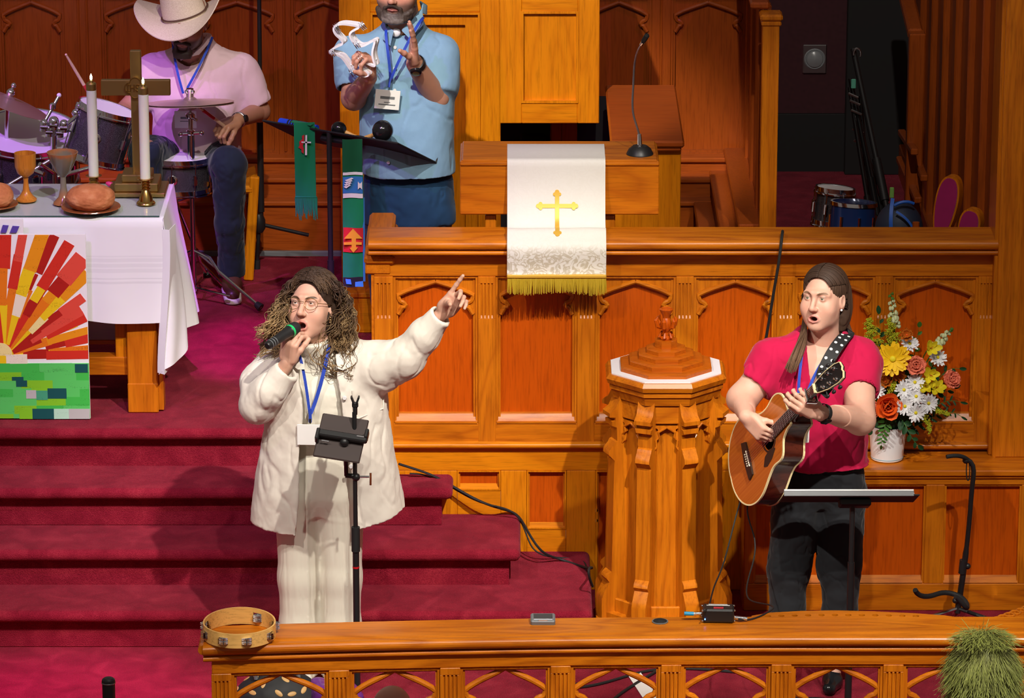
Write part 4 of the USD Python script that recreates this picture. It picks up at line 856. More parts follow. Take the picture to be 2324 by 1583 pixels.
# brass cross with monogram
cb = on_table(308, 440); cb[1] = 1.80; cr = thing('altar_cross', 'standing brass cross with a round monogram on a stepped base', 'cross', cb)
X = lambda px, y=1.80: at(px, 200, y)[0]; ZC = lambda py, y=1.80: at(308, py, y)[2]
for k, (w, d, q0, q1) in enumerate(((66, .11, 446, 424), (50, .09, 424, 405), (34, .07, 405, 388))):
    obj('base_step', box(X(308 - w), X(308 + w), 1.80 - d, 1.80 + d, TT if k == 0 else ZC(q0), ZC(q1), .004), 'brass_dull', cr)
obj('upright', box(X(297), X(322), 1.785, 1.815, ZC(390), ZC(114), .003), 'brass_dull', cr)
obj('arm', box(X(230), X(387), 1.783, 1.813, ZC(215), ZC(180), .003), 'brass_dull', cr)
mc = V(X(308), 1.782, ZC(196)); qf = unary_union([Point(mc[0] + q * .022 * math.cos(a), mc[2] + q * .022 * math.sin(a)).buffer(.024) for a in (0, math.pi / 2, math.pi, -math.pi / 2) for q in (1,)])
obj('medallion', poly_y(qf, 1.772, .012), 'brass_dull', cr); obj('medallion_rim', poly_y(qf.difference(qf.buffer(-.0035)), 1.768, .006), 'brass', cr)
tx = meshkit.text_mesh('IHS', .030, .003, True); v = np.array(tx.vertices); v[:, 0] -= v[:, 0].mean(); v[:, 1] -= .015
obj('monogram', tm(np.stack([mc[0] + v[:, 0] * .78, 1.7725 - v[:, 2] * 1.6, mc[2] + v[:, 1]], 1), tx.faces), 'brass', cr, label='raised letters IHS')
# wooden chalice, stoneware goblet
c1 = on_table(60, 455); g1 = thing('wooden_chalice', 'small turned golden wooden chalice on the table', 'chalice', c1); H1 = at(60, 347, c1[1])[2] - TT; k = H1 / .2
obj('cup', lathe([(0, .10 * k), (.012, .102 * k), (.038, .118 * k), (.046, .15 * k), (.047, H1), (.043, H1), (.041, .15 * k), (0, .13 * k)], c1, 28), 'chalice_wood', g1) if False else None
wood('turned_wood', (.62, .24, .03), (.42, .12, .012), 'z', fig=.5, rough=.28)
obj('cup', lathe([(0, .098 * k), (.010, .098 * k), (.034, .116 * k), (.045, .145 * k), (.046, H1), (.042, H1), (.040, .148 * k), (0, .13 * k)], c1, 28), 'turned_wood', g1)
obj('stem', lathe([(0, .002), (.044, .002), (.044, .008), (.028, .022), (.014, .045), (.010, .085), (.012, .099), (0, .099)], c1, 28), 'turned_wood', g1)
c2 = on_table(145, 462); g2 = thing('stoneware_goblet', 'wide glazed grey and brown stoneware goblet left of the round loaf', 'goblet', c2); H2 = at(145, 345, c2[1])[2] - TT; k = H2 / .22
mat('stoneware', {'tc': ('texture_coordinate', {}), 's': ('separate_xyz', {}), 'n': ('noise_texture', {'scale': 14.0, 'detail': 3.0}), 'm': ('math', {'math_type': 'multiply_add', 'value2': .10}), 'r': ('rgb_ramp', {'ramp': [(.07, (.36, .14, .05)), (.12, (.22, .19, .14)), (.20, (.15, .14, .12)), (.248, (.18, .15, .10)), (.268, (.38, .14, .05))]}), 'p': ('principled_bsdf', {'roughness': .15, 'coat_weight': .5})},
    [('tc.object', 's.vector'), ('tc.object', 'n.vector'), ('n.fac', 'm.value1'), ('s.z', 'm.value3'), ('m.value', 'r.fac'), ('r.color', 'p.base_color')])
obj('bowl', lathe([(0, .115 * k), (.012, .115 * k), (.034, .14 * k), (.055, .185 * k), (.066, H2), (.061, H2), (.050, .185 * k), (0, .15 * k)], c2, 30), 'stoneware', g2)
obj('foot', lathe([(0, .001), (.045, .001), (.043, .008), (.022, .03), (.013, .07), (.012, .117 * k), (0, .117 * k)], c2, 30), 'stoneware', g2)
# loaves on plates
mat('crust', {'tc': ('texture_coordinate', {}), 'n': ('noise_texture', {'scale': 22.0, 'detail': 5.0}), 'r': ('rgb_ramp', {'ramp': [(.3, (.42, .12, .035)), (.55, (.58, .20, .07)), (.75, (.70, .30, .13))]}), 'b': ('bump', {'strength': .6, 'distance': .006}), 'p': ('principled_bsdf', {'roughness': .8})},
    [('tc.object', 'n.vector'), ('n.fac', 'r.fac'), ('r.color', 'p.base_color'), ('n.fac', 'b.height'), ('b.normal', 'p.normal')])
plain('wood_glaze', (.30, .09, .025), .22)
def loaf(px, py, w, h, lab1, lab2, seed):
    c = on_table(px, py); c[1] += .05; r = w / 2
    pl = thing('plate', lab1, 'plate', c); obj('dish', lathe([(0, .001), (r * .75, .001), (r * 1.12, .012), (r * 1.22, .016), (r * 1.2, .020), (r * .8, .008), (0, .007)], c, 36), 'wood_glaze', pl)
    obj('foot_ring', lathe([(r * .6, 0), (r * .7, 0), (r * .7, .004), (r * .6, .004), (r * .6, 0)], c, 36), 'wood_glaze', pl)
    m = trimesh.creation.icosphere(subdivisions=5); v = np.array(m.vertices); v = np.sign(v) * np.abs(v) ** .9; v *= (1 + .10 * fbm(v, 1.6, seed)[:, None] + .035 * fbm(v, 7, seed + 2)[:, None])
    v = v * V(r, r * .82, h / 2); v[:, 2] = np.maximum(v[:, 2], -h * .40); br = thing('bread_loaf', lab2, 'bread', c + V(0, 0, .008))
    obj('loaf', tm(v + c + V(0, 0, h * .40 + .009), m.faces), 'crust', br, smooth=60)
    obj('crease', tube([c + V(r * .75 * math.cos(t), -r * .68 * math.sin(abs(t - 1.6) * .35 + .75), h * (.55 + .12 * math.sin(t * 2))) for t in np.linspace(.7, 2.4, 12)], [.001] + [.003] * 10 + [.001], 6), 'crust', br)
s4 = F / 18.2
loaf(204, 484, 112 / s4, 62 / s4, 'brown plate under the whole round loaf', 'whole rough round brown loaf on a plate in front of the cross', 3)
loaf(-16, 478, 90 / s4, 60 / s4, 'brown plate at the left edge of the picture', 'round brown loaf cut by the left edge of the picture', 9)
ty = thing('small_bright_trinket', 'tiny pink and yellow trinket between the loaf and the cross', 'trinket', on_table(250, 424)); q = on_table(250, 424) + V(0, 0, .012)
plain('hot_pink', (.70, .03, .20), .5); plain('lemon', (.80, .62, .04), .5)
obj('pink_body', ball(q, (.020, .010, .011), 2, ry(.35)), 'hot_pink', ty); obj('yellow_bead', ball(q + V(.027, -.004, -.003), .009, 2), 'lemon', ty)

# ---------------------------------------------------------------- paper collage poster in front of the table
PY = 1.325; post = thing('collage_poster', 'sunrise over green fields collaged from paper strips, standing before the table', 'poster', (at(100, 950, PY)[0], PY, ZP))
PX = lambda px, py=750: at(px, py, PY)[0]
PZ = lambda py: at(100, py, PY)[2]
bx0, bx1, bz0, bz1 = PX(-205), PX(200), ZP + .004, PZ(531)
plain('board_white', (.86, .86, .86), .7); obj('backing_board', box(bx0, bx1, PY, PY + .012, bz0, bz1, .001), 'board_white', post)
obj('top_tab', box(PX(-62), PX(60), PY + .002, PY + .010, bz1 - .002, PZ(497), .001), 'board_white', post)
papers = {'red': (.62, .030, .015), 'dark_red': (.42, .014, .008), 'coral': (.72, .075, .045), 'orange': (.78, .20, .008), 'amber': (.80, .30, .008), 'yellow': (.84, .60, .010), 'pale_yellow': (.86, .76, .30), 'cream': (.85, .80, .60), 'green': (.055, .52, .070), 'leaf': (.10, .60, .12), 'lime': (.22, .58, .020), 'deep_green': (.008, .085, .085), 'mint': (.45, .75, .55), 'sage': (.06, .36, .19), 'silver': (.48, .49, .46), 'violet': (.10, .06, .36)}
for k, c in papers.items():                               # faint handwriting across each strip
    mat('paper_' + k, {'tc': ('texture_coordinate', {}), 'm': ('mapping', {'scale': (140.0, 1.0, 420.0)}), 'n': ('noise_texture', {'scale': 1.0, 'detail': 2.0}), 'w': ('mapping', {'scale': (7.0, 1.0, 40.0)}), 'n2': ('noise_texture', {'scale': 1.0}), 'mu': ('math', {'math_type': 'multiply'}), 'r': ('rgb_ramp', {'ramp': [(.0, c), (.33, c), (.40, tuple(x * .68 for x in c))]}), 'p': ('principled_bsdf', {'roughness': .75, 'specular_ior_level': .2})},
        [('tc.object', 'm.vector'), ('m.vector', 'n.vector'), ('tc.object', 'w.vector'), ('w.vector', 'n2.vector'), ('n.fac', 'mu.value1'), ('n2.fac', 'mu.value2'), ('mu.value', 'r.fac'), ('r.color', 'p.base_color')])
rng = np.random.default_rng(11); clipb = Polygon([(bx0 + .003, PZ(826)), (bx1 - .002, PZ(826)), (bx1 - .002, bz1 - .003), (bx0 + .003, bz1 - .003)]); layer = [0]
sxp = 1.0 / (F / np.linalg.norm(at(100, 750, PY) - CAM))
SC = (PX(0, 790), PZ(806))
def strip(poly, c):
    poly = poly.intersection(clipb) if c not in ('green', 'leaf', 'lime', 'deep_green', 'mint', 'sage', 'silver', 'violet') else poly
    if poly.is_empty or poly.area < 1e-4: return
    layer[0] += 1; d = .0010 + .00004 * layer[0]; obj('paper_strip', poly_y(poly, PY - d, d), 'paper_' + c, post)
rays = [(5, [(30, 118, 'yellow', 13), (112, 215, 'orange', 14)]), (1, [(52, 110, 'dark_red', 22), (104, 215, 'red', 20)]), (12, [(105, 158, 'dark_red', 15), (150, 215, 'red', 26)]), (16, [(26, 120, 'orange', 20), (112, 215, 'amber', 17)]), (23, [(28, 100, 'dark_red', 20), (166, 190, 'yellow', 10)]), (25, [(115, 215, 'red', 26)]),
        (30, [(78, 215, 'coral', 28)]), (36, [(60, 110, 'dark_red', 20), (110, 178, 'dark_red', 16), (172, 235, 'coral', 22)]), (43, [(20, 100, 'yellow', 22), (88, 140, 'pale_yellow', 30), (130, 200, 'yellow', 24), (196, 280, 'amber', 24)]), (50, [(14, 90, 'orange', 20), (86, 170, 'orange', 26), (165, 225, 'amber', 22), (190, 235, 'dark_red', 32), (230, 300, 'coral', 40)]),
        (58, [(12, 120, 'red', 20), (112, 190, 'dark_red', 22), (150, 200, 'yellow', 20), (186, 310, 'red', 26)]), (65, [(98, 170, 'orange', 12), (170, 210, 'dark_red', 8), (214, 310, 'dark_red', 22)]), (70, [(30, 110, 'yellow', 26), (100, 160, 'cream', 26), (150, 215, 'yellow', 28), (212, 310, 'amber', 30)]), (78, [(30, 170, 'orange', 18), (160, 240, 'red', 22), (225, 300, 'coral', 20)]), (86, [(20, 120, 'yellow', 22), (118, 210, 'orange', 22), (205, 300, 'red', 26)])]
rays += [(180 - a, [(r0, r1, rng.permutation(['red', 'orange', 'yellow', 'dark_red', 'amber', 'coral'])[0], w) for r0, r1, _, w in s]) for a, s in rays]
for a, segs in rays:
    ca, sa = math.cos(math.radians(a)), math.sin(math.radians(a))
    for r0, r1, c, w in segs:
        j = rng.uniform(-2, 2); q = [(r0, -w / 2 + j), (r1, -w / 2 + j), (r1, w / 2 + j), (r0, w / 2 + j)]
        strip(Polygon([(SC[0] + (x * ca - y * sa) * sxp, SC[1] + (x * sa + y * ca) * sxp * 1.0) for x, y in q]), c)
half = Point(SC[0], PZ(812)).buffer(32 * sxp, 20)
strip(half, 'yellow'); strip(affinity.translate(affinity.scale(half, .85, .8), 0, .02), 'pale_yellow')
strip(Polygon([(PX(10), PZ(832)), (PX(60), PZ(831)), (PX(60), PZ(803)), (PX(10), PZ(804))]), 'cream'); strip(Polygon([(PX(-30), PZ(832)), (PX(12), PZ(832)), (PX(12), PZ(806)), (PX(-30), PZ(806))]), 'yellow')
y = 824; row = 0
while y < 949:
    h = 19; x = -203 + rng.uniform(0, 20)
    while x < 198:
        w = rng.uniform(34, 74); c = rng.choice(['green', 'leaf', 'leaf', 'green', 'leaf', 'lime']); x2 = min(x + w, 198.5); j = rng.uniform(-2, 2)
        strip(Polygon([(PX(x - 1), PZ(min(y + h + j + 2, 948))), (PX(x2 + 1), PZ(min(y + h - j + 2, 948))), (PX(x2 + 1), PZ(y + rng.uniform(-1, 1))), (PX(x - 1), PZ(y + rng.uniform(-1, 1)))]), c); x = x2
    y += h; row += 1
for x0, y0, x1, y1, c in ((168, 825, 197, 844, 'deep_green'), (24, 854, 50, 862, 'deep_green'), (33, 862, 58, 876, 'deep_green'), (55, 884, 78, 903, 'silver'), (78, 885, 104, 906, 'sage'), (104, 880, 147, 903, 'deep_green'), (68, 926, 117, 949, 'deep_green'), (117, 926, 151, 949, 'mint'), (151, 926, 199, 949, 'silver'), (38, 926, 68, 949, 'lime'), (-80, 860, -40, 880, 'deep_green'), (-150, 900, -110, 922, 'sage')):
    strip(Polygon([(PX(x0), PZ(y1)), (PX(x1), PZ(y1)), (PX(x1), PZ(y0)), (PX(x0), PZ(y0))]), c)
for k, (x0, y0, x1, y1) in enumerate(((-46, 526, -30, 511), (-22, 527, -6, 509), (0, 526, 5, 512), (9, 527, 28, 511), (30, 527, 52, 513), (-20, 507, -8, 503))):
    s = .3 * (x1 - x0); strip(Polygon([(PX(x0), PZ(y0)), (PX(x1 - s), PZ(y0)), (PX(x1), PZ(y1)), (PX(x0 + s), PZ(y1 - 1))]), 'violet')

# ---------------------------------------------------------------- drum kit
mat('sparkle', {'tc': ('texture_coordinate', {}), 'v': ('voronoi_texture', {'scale': 420.0}), 'r': ('rgb_ramp', {'ramp': [(.0, (.30, .28, .30)), (.4, (.045, .04, .045)), (1, (.02, .018, .02))]}), 'p': ('principled_bsdf', {'roughness': .22, 'metallic': .35, 'coat_weight': .6})}, [('tc.object', 'v.vector'), ('v.distance', 'r.fac'), ('r.color', 'p.base_color')])
plain('drumhead', (.72, .70, .72), .55); plain('cymbal', (.58, .42, .33), .36, .75)
def drum(lab, c, up, r, h, lugs=8, badge=None, cat='drum', name='drum'):
    """c: centre of the top head."""
    R = frame(up); t = thing(name, lab, cat, c - R[:, 2] * h)
    obj('shell', lathe([(r - .004, -h + .012), (r - .004, -.012)], c, 44, R), 'sparkle', t); obj('head', lathe([(0, .002), (r - .006, .002), (r - .004, -.004)], c, 44, R), 'drumhead', t)
    obj('bottom_head', lathe([(r - .006, -h + .004), (0, -h + .003)], c, 44, R), 'drumhead', t)
    for z in (0, -h + .022): obj('rim', lathe([(r - .004, z + .006), (r + .004, z + .008), (r + .005, z - .012), (r + .010, z - .016), (r + .010, z - .022), (r - .002, z - .022), (r - .004, z + .006)], c, 44, R), 'chrome', t)
    for k in range(lugs):
        a = k * 2 * math.pi / lugs + .35; p = R @ V((r + .010) * math.cos(a), (r + .010) * math.sin(a), 0)
        obj('lug', [tube([c + p + R[:, 2] * -.004, c + p + R[:, 2] * (-h + .006)], .0028, 6), tube([c + p * .99 + R[:, 2] * (-h * .5 + .022), c + p * .99 + R[:, 2] * (-h * .5 - .022)], .010, 10)], 'chrome', t)
    if badge is not None:
        n = unit(badge - np.dot(badge, R[:, 2]) * R[:, 2]); q = c + n * (r - .002) + R[:, 2] * (-h * .5); Rn = frame(n)
        obj('badge', lathe([(0, .002), (.018, .002), (.024, 0)], q, 22, Rn), 'chrome', t); obj('badge_centre', lathe([(0, .003), (.013, .003), (.014, .001)], q, 18, Rn), 'black_gloss', t)
    return t
sc = at(394, 352, 3.22); sn = drum('snare drum with a purple lit head and dark sparkle shell beside the hi-hat stand', sc, V(.05, .04, 1), .172, .165, 10, V(.05, -1, 0), 'snare drum', 'snare_drum')
for k in range(3):
    a = k * 2.1 + .4; obj('stand_leg', tube([sc + V(0, 0, -.20), V(sc[0] + .12 * math.cos(a), sc[1] + .12 * math.sin(a), ZP + .15), V(sc[0] + .24 * math.cos(a), sc[1] + .24 * math.sin(a), ZP + .012)], .008, 8), 'chrome', sn)
obj('stand_basket', [tube([sc + V(0, 0, -.22)] + [sc + V(.185 * math.cos(a), .185 * math.sin(a), z) for z in (-.185, -.165)], .006, 7) for a in (.5, 2.6, 4.7)], 'chrome', sn)
t1 = at(246, 246, 3.0); drum('tilted dark sparkle rack tom behind the left candle', t1, V(.32, .06, 1), .138, .245, 6, V(-.1, -1, 0), 'tom drum', 'tom_drum')
t2 = at(62, 300, 3.1); drum('wide tom with a pink lit head at the left edge', t2, V(.06, -.22, 1), .235, .25, 8, V(.3, -1, 0), 'tom drum', 'tom_drum')
bd = thing('bass_drum', 'black bass drum mostly hidden behind the communion table', 'bass drum', at(60, 400, 2.6)); bc = V(at(30, 390, 2.75)[0], 2.75, ZP + .29)
Rb = frame(V(.2, -1, 0)); obj('shell', lathe([(.27, -.38), (.27, 0)], bc, 48, Rb), 'black_gloss', bd); obj('front_head', lathe([(.262, .004), (0, .006)], bc, 48, Rb), 'black_matte', bd)
obj('hoop', [lathe([(.262, .012), (.284, .012), (.284, -.02), (.268, -.02), (.262, .012)], bc, 48, Rb)], 'black_gloss', bd)
for k in range(10):
    a = k * .628; p = Rb @ V(.284 * math.cos(a), .284 * math.sin(a), -.01); obj('claw', [ball(bc + p, (.014, .014, .018), 1), tube([bc + p, bc + p * .99 + Rb[:, 2] * -.12], .004, 6)], 'chrome', bd)
for a, b in (((20, 420), (120, 360)), ((100, 395), (60, 380)), ((130, 402), (205, 380)), ((90, 372), (120, 392))): obj('spur', rod(at(*a, 2.55), at(*b, 2.6), .010), 'chrome', bd)
hw = thing('tom_holder', 'chrome clamp and rods between the two toms', 'drum hardware', at(125, 420, 2.92))
obj('post', tube([at(125, 420, 2.92), at(122, 350, 2.92), at(122, 292, 2.92)], .014, 12), 'chrome', hw)
for px, py, r in ((100, 288, .024), (122, 284, .030), (145, 290, .026), (112, 300, .02), (136, 302, .02)): obj('clamp', [rod(at(px, py + 9, 2.90), at(px, py - 9, 2.90), r * .8), rod(at(px - 8, py, 2.89), at(px + 8, py, 2.89), r * .5), ball(at(px, py - 9, 2.90), r * .8, 1)], 'chrome', hw)
obj('rod', [rod(at(104, 272, 2.95), at(134, 216, 3.0), .008), ball(at(119, 240, 2.97), .016, 1), rod(at(119, 236, 2.97), at(119, 246, 2.97), .016)], 'chrome', hw); obj('rod_tip', ball(at(134, 216, 3.0), .011, 1), 'white_plastic', hw)
obj('arm', [rod(at(160, 298, 2.9), at(174, 258, 2.95), .010), rod(at(150, 284, 2.9), at(200, 240, 2.98), .010), ball(at(172, 256, 2.95), .02, 1), ball(at(182, 242, 2.96), .024, 2)], 'chrome', hw)
cy = thing('crash_cymbal', 'tilted cymbal catching pink light at the top left', 'cymbal', at(0, 225, 3.0)); cc = at(18, 226, 3.0); Rc = frame(V(.42, .10, 1))
cp_ = [(0, .022), (.02, .020), (.035, .008), (.10, .003), (.20, -.012), (.20, -.014), (.10, .001), (.035, .006), (0, .018)]
obj('plate', lathe(cp_, cc, 48, Rc), 'cymbal', cy); obj('wing_nut', [rod(cc + Rc[:, 2] * .02, cc + Rc[:, 2] * .075, .007), ball(cc + Rc[:, 2] * .035, .020, 2), ball(cc + Rc[:, 2] * .07, .013, 1)], 'chrome', cy)
obj('stand_tube', rod(cc - Rc[:, 2] * .01, V(cc[0] - .06, 3.15, ZP + .0), .010), 'chrome', cy)
HY = 3.12; hh = thing('hi_hat', 'hi-hat cymbals on a chrome stand with splayed legs', 'hi-hat', at(437, 655, HY) * V(1, 1, 0) + V(0, 0, ZP)); hx = at(435, 400, HY)[0]; hz = lambda py: at(435, py, HY)[2]
obj('top_cymbal', lathe(cp_, (hx, HY, hz(230)), 48, rx(-.15) @ ry(-.03)), 'cymbal', hh); obj('bottom_cymbal', lathe([(r, -z) for r, z in cp_], (hx, HY, hz(239)), 48, rx(-.15) @ ry(-.03)), 'cymbal', hh)
obj('clutch', [rod((hx, HY, hz(238)), (hx, HY, hz(203)), .008), rod((hx, HY, hz(219)), (hx, HY, hz(201)), .017), ball((hx - .014, HY - .01, hz(207)), .010, 1), ball((hx + .014, HY - .01, hz(207)), .010, 1)], 'chrome', hh)
obj('pull_rod', rod((hx, HY, hz(300)), (hx, HY, hz(236)), .006), 'steel_dull', hh)
obj('tube', [rod((hx, HY, hz(660)), (hx, HY, hz(255)), .0125, .010), rod((hx, HY, hz(400)), (hx, HY, hz(300)), .016)], 'chrome', hh)
for py in (262, 300, 382, 402): obj('collar', lathe([(0, .012), (.016, .012), (.022, .006), (.022, -.006), (.016, -.012), (0, -.012)], (hx, HY, hz(py)), 16), 'chrome', hh)
obj('wing_bolt', [tube([(hx - .04, HY - .01, hz(303)), (hx + .04, HY - .01, hz(300))], .008, 8), ball((hx + .05, HY - .01, hz(300)), .012, 1), ball((hx - .045, HY - .01, hz(303)), .012, 1), rod((hx, HY, hz(265)), (hx + .03, HY - .02, hz(270)), .007)], 'chrome', hh)
for (ex, ey, ez) in ((592, 698, 2.92), (350, 668, 3.2), (470, 600, 3.55)):
    e = at(ex, ey, ez); e[2] = max(ZP + .014, e[2] if ex != 470 else ZP + .014); top = V(hx, HY, hz(567)); mid = V(hx, HY, hz(640)) * .45 + e * .55
    kn = top * .62 + e * .38; obj('leg', [tube([top, top * .75 + e * .25 + V(0, 0, .03), kn, e], .008, 8), tube([top + V(.0, .016, 0), kn + V(0, .018, 0), e], .006, 8), tube([V(hx, HY, hz(652)), mid], .006, 8)], 'chrome', hh)
    obj('rubber_foot', tube([e * .93 + top * .07, e * 1.0], [.014, .020], 10), 'black_matte', hh)

# ---------------------------------------------------------------- percussion music stand and what is on it
msd = thing('percussion_stand', 'black flat music stand holding shakers in front of the man in denim shirt', 'music stand', (at(749, 700, 2.3)[0], 2.3, ZP))
q = [at(597, 274, 2.52), at(905, 326, 2.10)]; dv_ = q[1] - q[0]; dv_u = unit(dv_); bk = unit(np.cross(V(0, 0, 1), dv_u)); bk = unit(bk - dv_u * np.dot(bk, dv_u)); nn = np.cross(dv_u, bk)
Rm = np.stack([dv_u, bk, nn], 1); L = np.linalg.norm(dv_)
Rt = Rm @ rx(-.47)
dc = (q[0] + q[1]) / 2; obj('tray', [obox(dc + Rt[:, 1] * .15, Rt, (L, .32, .008), .003)], 'black_matte', msd)
obj('lip', obox(dc + Rt[:, 2] * .018 + Rt[:, 1] * .312, Rt, (L, .008, .044), .003), 'black_matte', msd)
obj('underside_rib', obox(dc + Rt[:, 1] * .10 + Rt[:, 2] * -.02, Rt, (.16, .12, .03), .008), 'black_plastic', msd)
stx = at(749, 500, 2.3)[0]; obj('pole', [rod((stx, 2.32, ZP + .02), (stx, 2.32, dc[2] + .0), .0115), rod((stx, 2.32, ZP + .02), (stx, 2.32, ZP + .42), .015)], 'black_plastic', msd)
for a in (-.9, 2.0, 4.1): obj('foot', tube([(stx, 2.32, ZP + .06), (stx + .14 * math.cos(a), 2.32 + .14 * math.sin(a), ZP + .03), (stx + .20 * math.cos(a), 2.32 + .20 * math.sin(a), ZP + .009)], .009, 8), 'black_plastic', msd)
tray = lambda u, w, h=0: q[0] + dv_u * (u * L) + Rt[:, 1] * w + Rt[:, 2] * (h + .004)
sh = thing('blue_shaker', 'bright blue tube shaker at the left end of the black stand', 'shaker', tray(.15, .09)); plain('shaker_blue', (.012, .055, .62), .3)
a, b = tray(.02, .10, .02), tray(.30, .10, .02); ax = b - a
obj('tube', tube([a, a + ax * .02, a + ax * .80, a + ax * .81], [.012, .02, .02, .014], 16), 'shaker_blue', sh); obj('end_cap', tube([a + ax * .80, a + ax], .016, 14), 'shaker_blue', sh)
obj('grip_band', [tube([a + ax * t, a + ax * (t + .035)], .0212, 16) for t in (.26, .33, .40, .47)], 'black_plastic', sh); obj('eyelet', tube([a + ax * .84 + Rt[:, 1] * -.017 + Rt[:, 2] * .008 * math.sin(t) + dv_u * .008 * math.cos(t) for t in np.linspace(0, 6.3, 13)], .003, 6), 'chrome', sh)
def maraca(u, w, r, lab, du):
    c = tray(u, w, r); t = thing('maraca', lab, 'maraca', c); obj('head', ball(c, (r, r * .98, r), 3), 'black_gloss', t)
    e = tray(u + du, w + .06, .012); obj('handle', tube([c + (e - c) * .2, c + (e - c) * .6, e], [.010, .009, .012], 10), 'maple', t)
maraca(.455, .10, .034, 'smaller shiny black maraca beside the green stole', .13); maraca(.835, .03, .046, 'larger shiny black maraca at the right end of the black stand', -.16)
ca = thing('castanet', 'red and black hand castanet between the two maracas', 'castanet', tray(.66, .12)); plain('red_gloss', (.55, .01, .015), .25)
for s in (-1, 1): obj('shell', ball(tray(.655 + .03 * s, .11, .012), (.036, .026, .011), 2, Rt), 'red_gloss' if s > 0 else 'black_gloss', ca)
obj('red_handle', obox(tray(.60, .15, .014), Rt, (.07, .02, .014), .004), 'red_gloss', ca)
# stoles hung over the stand
def stole(name, lab, px0, px1, pys, y, ztop):
    x0, x1 = at((px0), pys[0], y)[0], at(px1, pys[0], y)[0]; zz = [at(px0, p, y)[2] for p in pys]; return x0, x1, zz
cloth('stole_green', (.010, .26, .095), var=.15); cloth('stole_dark', (.006, .10, .035), var=.15)
plain('felt_white', (.80, .80, .76), .9); plain('felt_red', (.55, .015, .02), .9); plain('felt_gold', (.80, .42, .02), .9); plain('felt_blue', (.03, .19, .48), .9); plain('felt_sky', (.05, .30, .75), .9); plain('felt_black', (.012, .012, .014), .9)
sy = tray(.31, -.02)[1]
def hang_strip(par, px0, px1, lean, py0, py1, y, mt, name, lift=0, th=.004, n=26, wav=.006, px0b=None):
    rows = []
    for t in np.linspace(0, 1, n):
        p = py0 + (py1 - py0) * t; a, b = at(px0 + lean * (p - 280) , p, y), at(px1 + lean * (p - 280), p, y)
        xs = np.linspace(a[0], b[0], 10); rows.append(np.stack([xs, y - lift - wav * np.sin((xs - a[0]) * 60 + p * .02), np.full(10, a[2])], 1))
    return obj(name, sheet(np.array(rows), th), mt, par, smooth=60)
s1 = thing('green_stole', 'bright green fringed stole with a white cross and red flame', 'stole', at(692, 500, sy))
hang_strip(s1, 667, 714, .022, 278, 452, sy - .014, 'stole_green', 'band'); g = [tray(.27 + .0, -.03, .012), tray(.27, .06, .010)]
obj('top_fold', sheet(np.array([[tray(u, w, .006 + .002 * (w > -.02)) + Rt[:, 2] * (.010 if w < -.0 and w > -.022 else 0) for w in np.linspace(-.026, .16, 12)] for u in np.linspace(.226, .375, 8)]), .004), 'stole_green', s1, smooth=60)
fr = []
for k in range(17):
    px = 671 + k * 2.95; a = at(px, 448, sy - .018); L_ = rng.uniform(36, 52); fr.append(tube([a, at(px + 1 + rng.uniform(-1, 1), 448 + L_ * .5, sy - .020), at(px + 2 + rng.uniform(-2, 2), 448 + L_, sy - .018)], [.0045, .004, .002], 6))
obj('fringe', fr, 'stole_green', s1, kind='stuff'); obj('seam', tube([at(670, 447, sy - .020), at(719, 447, sy - .020)], .004, 6), 'stole_green', s1)
ly = sy - .030; P2 = lambda pts: Polygon([(at(x, y, ly)[0], at(x, y, ly)[2]) for x, y in pts])
obj('white_cross', [poly_y(P2([(693, 307), (697, 307), (697, 352), (692, 352)]), ly, .006), poly_y(P2([(684, 321), (706, 322), (706, 325), (684, 324)]), ly, .006)], 'felt_white', s1, label='small white cross')
obj('red_flame', poly_y(P2([(691, 306), (685, 309), (686, 316), (679, 322), (680, 330), (677, 335), (684, 339), (684, 345), (689, 349), (690, 340), (687, 330), (690, 322)]), ly + .002, .005), 'felt_red', s1, label='red flame beside the cross')
s2y = 2.20; s2 = thing('patterned_stole', 'long dark green stole with white bands and a gold arrow on red', 'stole', at(803, 650, s2y))
hang_strip(s2, 777, 822, .003, 316, 392, s2y, 'stole_dark', 'upper_band'); hang_strip(s2, 777, 824, .004, 392, 640, s2y, 'stole_green', 'lower_band', lift=.0005)
for y0, y1, m_, nm in ((390, 396, 'felt_white', 'white_stripe'), (400, 437, 'felt_blue', 'blue_block'), (438, 448, 'felt_white', 'white_stripe'), (516, 571, 'felt_red', 'red_block'), (628, 650, 'felt_black', 'black_end')): hang_strip(s2, 778, 823, .004, y0, y1, s2y, m_, nm, lift=.006, n=6)
ly = s2y - .016; lp = lambda m_, pts, nm, lab=None: obj(nm, poly_y(P2(pts), ly - .002, .006), m_, s2, label=lab)
lp('felt_gold', [(801, 519), (822, 541), (808, 541), (808, 549), (821, 550), (821, 555), (808, 555), (808, 561), (812, 562), (802, 573), (794, 563), (798, 561), (798, 555), (780, 555), (780, 550), (798, 549), (798, 541), (781, 541)], 'gold_arrow', 'gold double arrow sign')
for k in range(4): lp('felt_white', [(780 + k, 424 - 5 * k), (792 + 2 * k, 418 - 5 * k), (796 + 2 * k, 420 - 5 * k), (786 + k, 427 - 5 * k)], 'white_figure')
lp('felt_white', [(812, 412), (817, 417), (822, 412), (822, 430), (817, 425), (812, 430)], 'white_figure'); lp('felt_sky', [(784, 633), (796, 634), (798, 645), (786, 644)], 'blue_spot'); lp('felt_sky', [(806, 640), (824, 638), (825, 650), (806, 650)], 'blue_spot')
obj('edge_strip', [poly_y(P2([(822, 450), (827, 450), (829, 640), (824, 640)]), s2y - .004, .006)], 'felt_blue', s2)
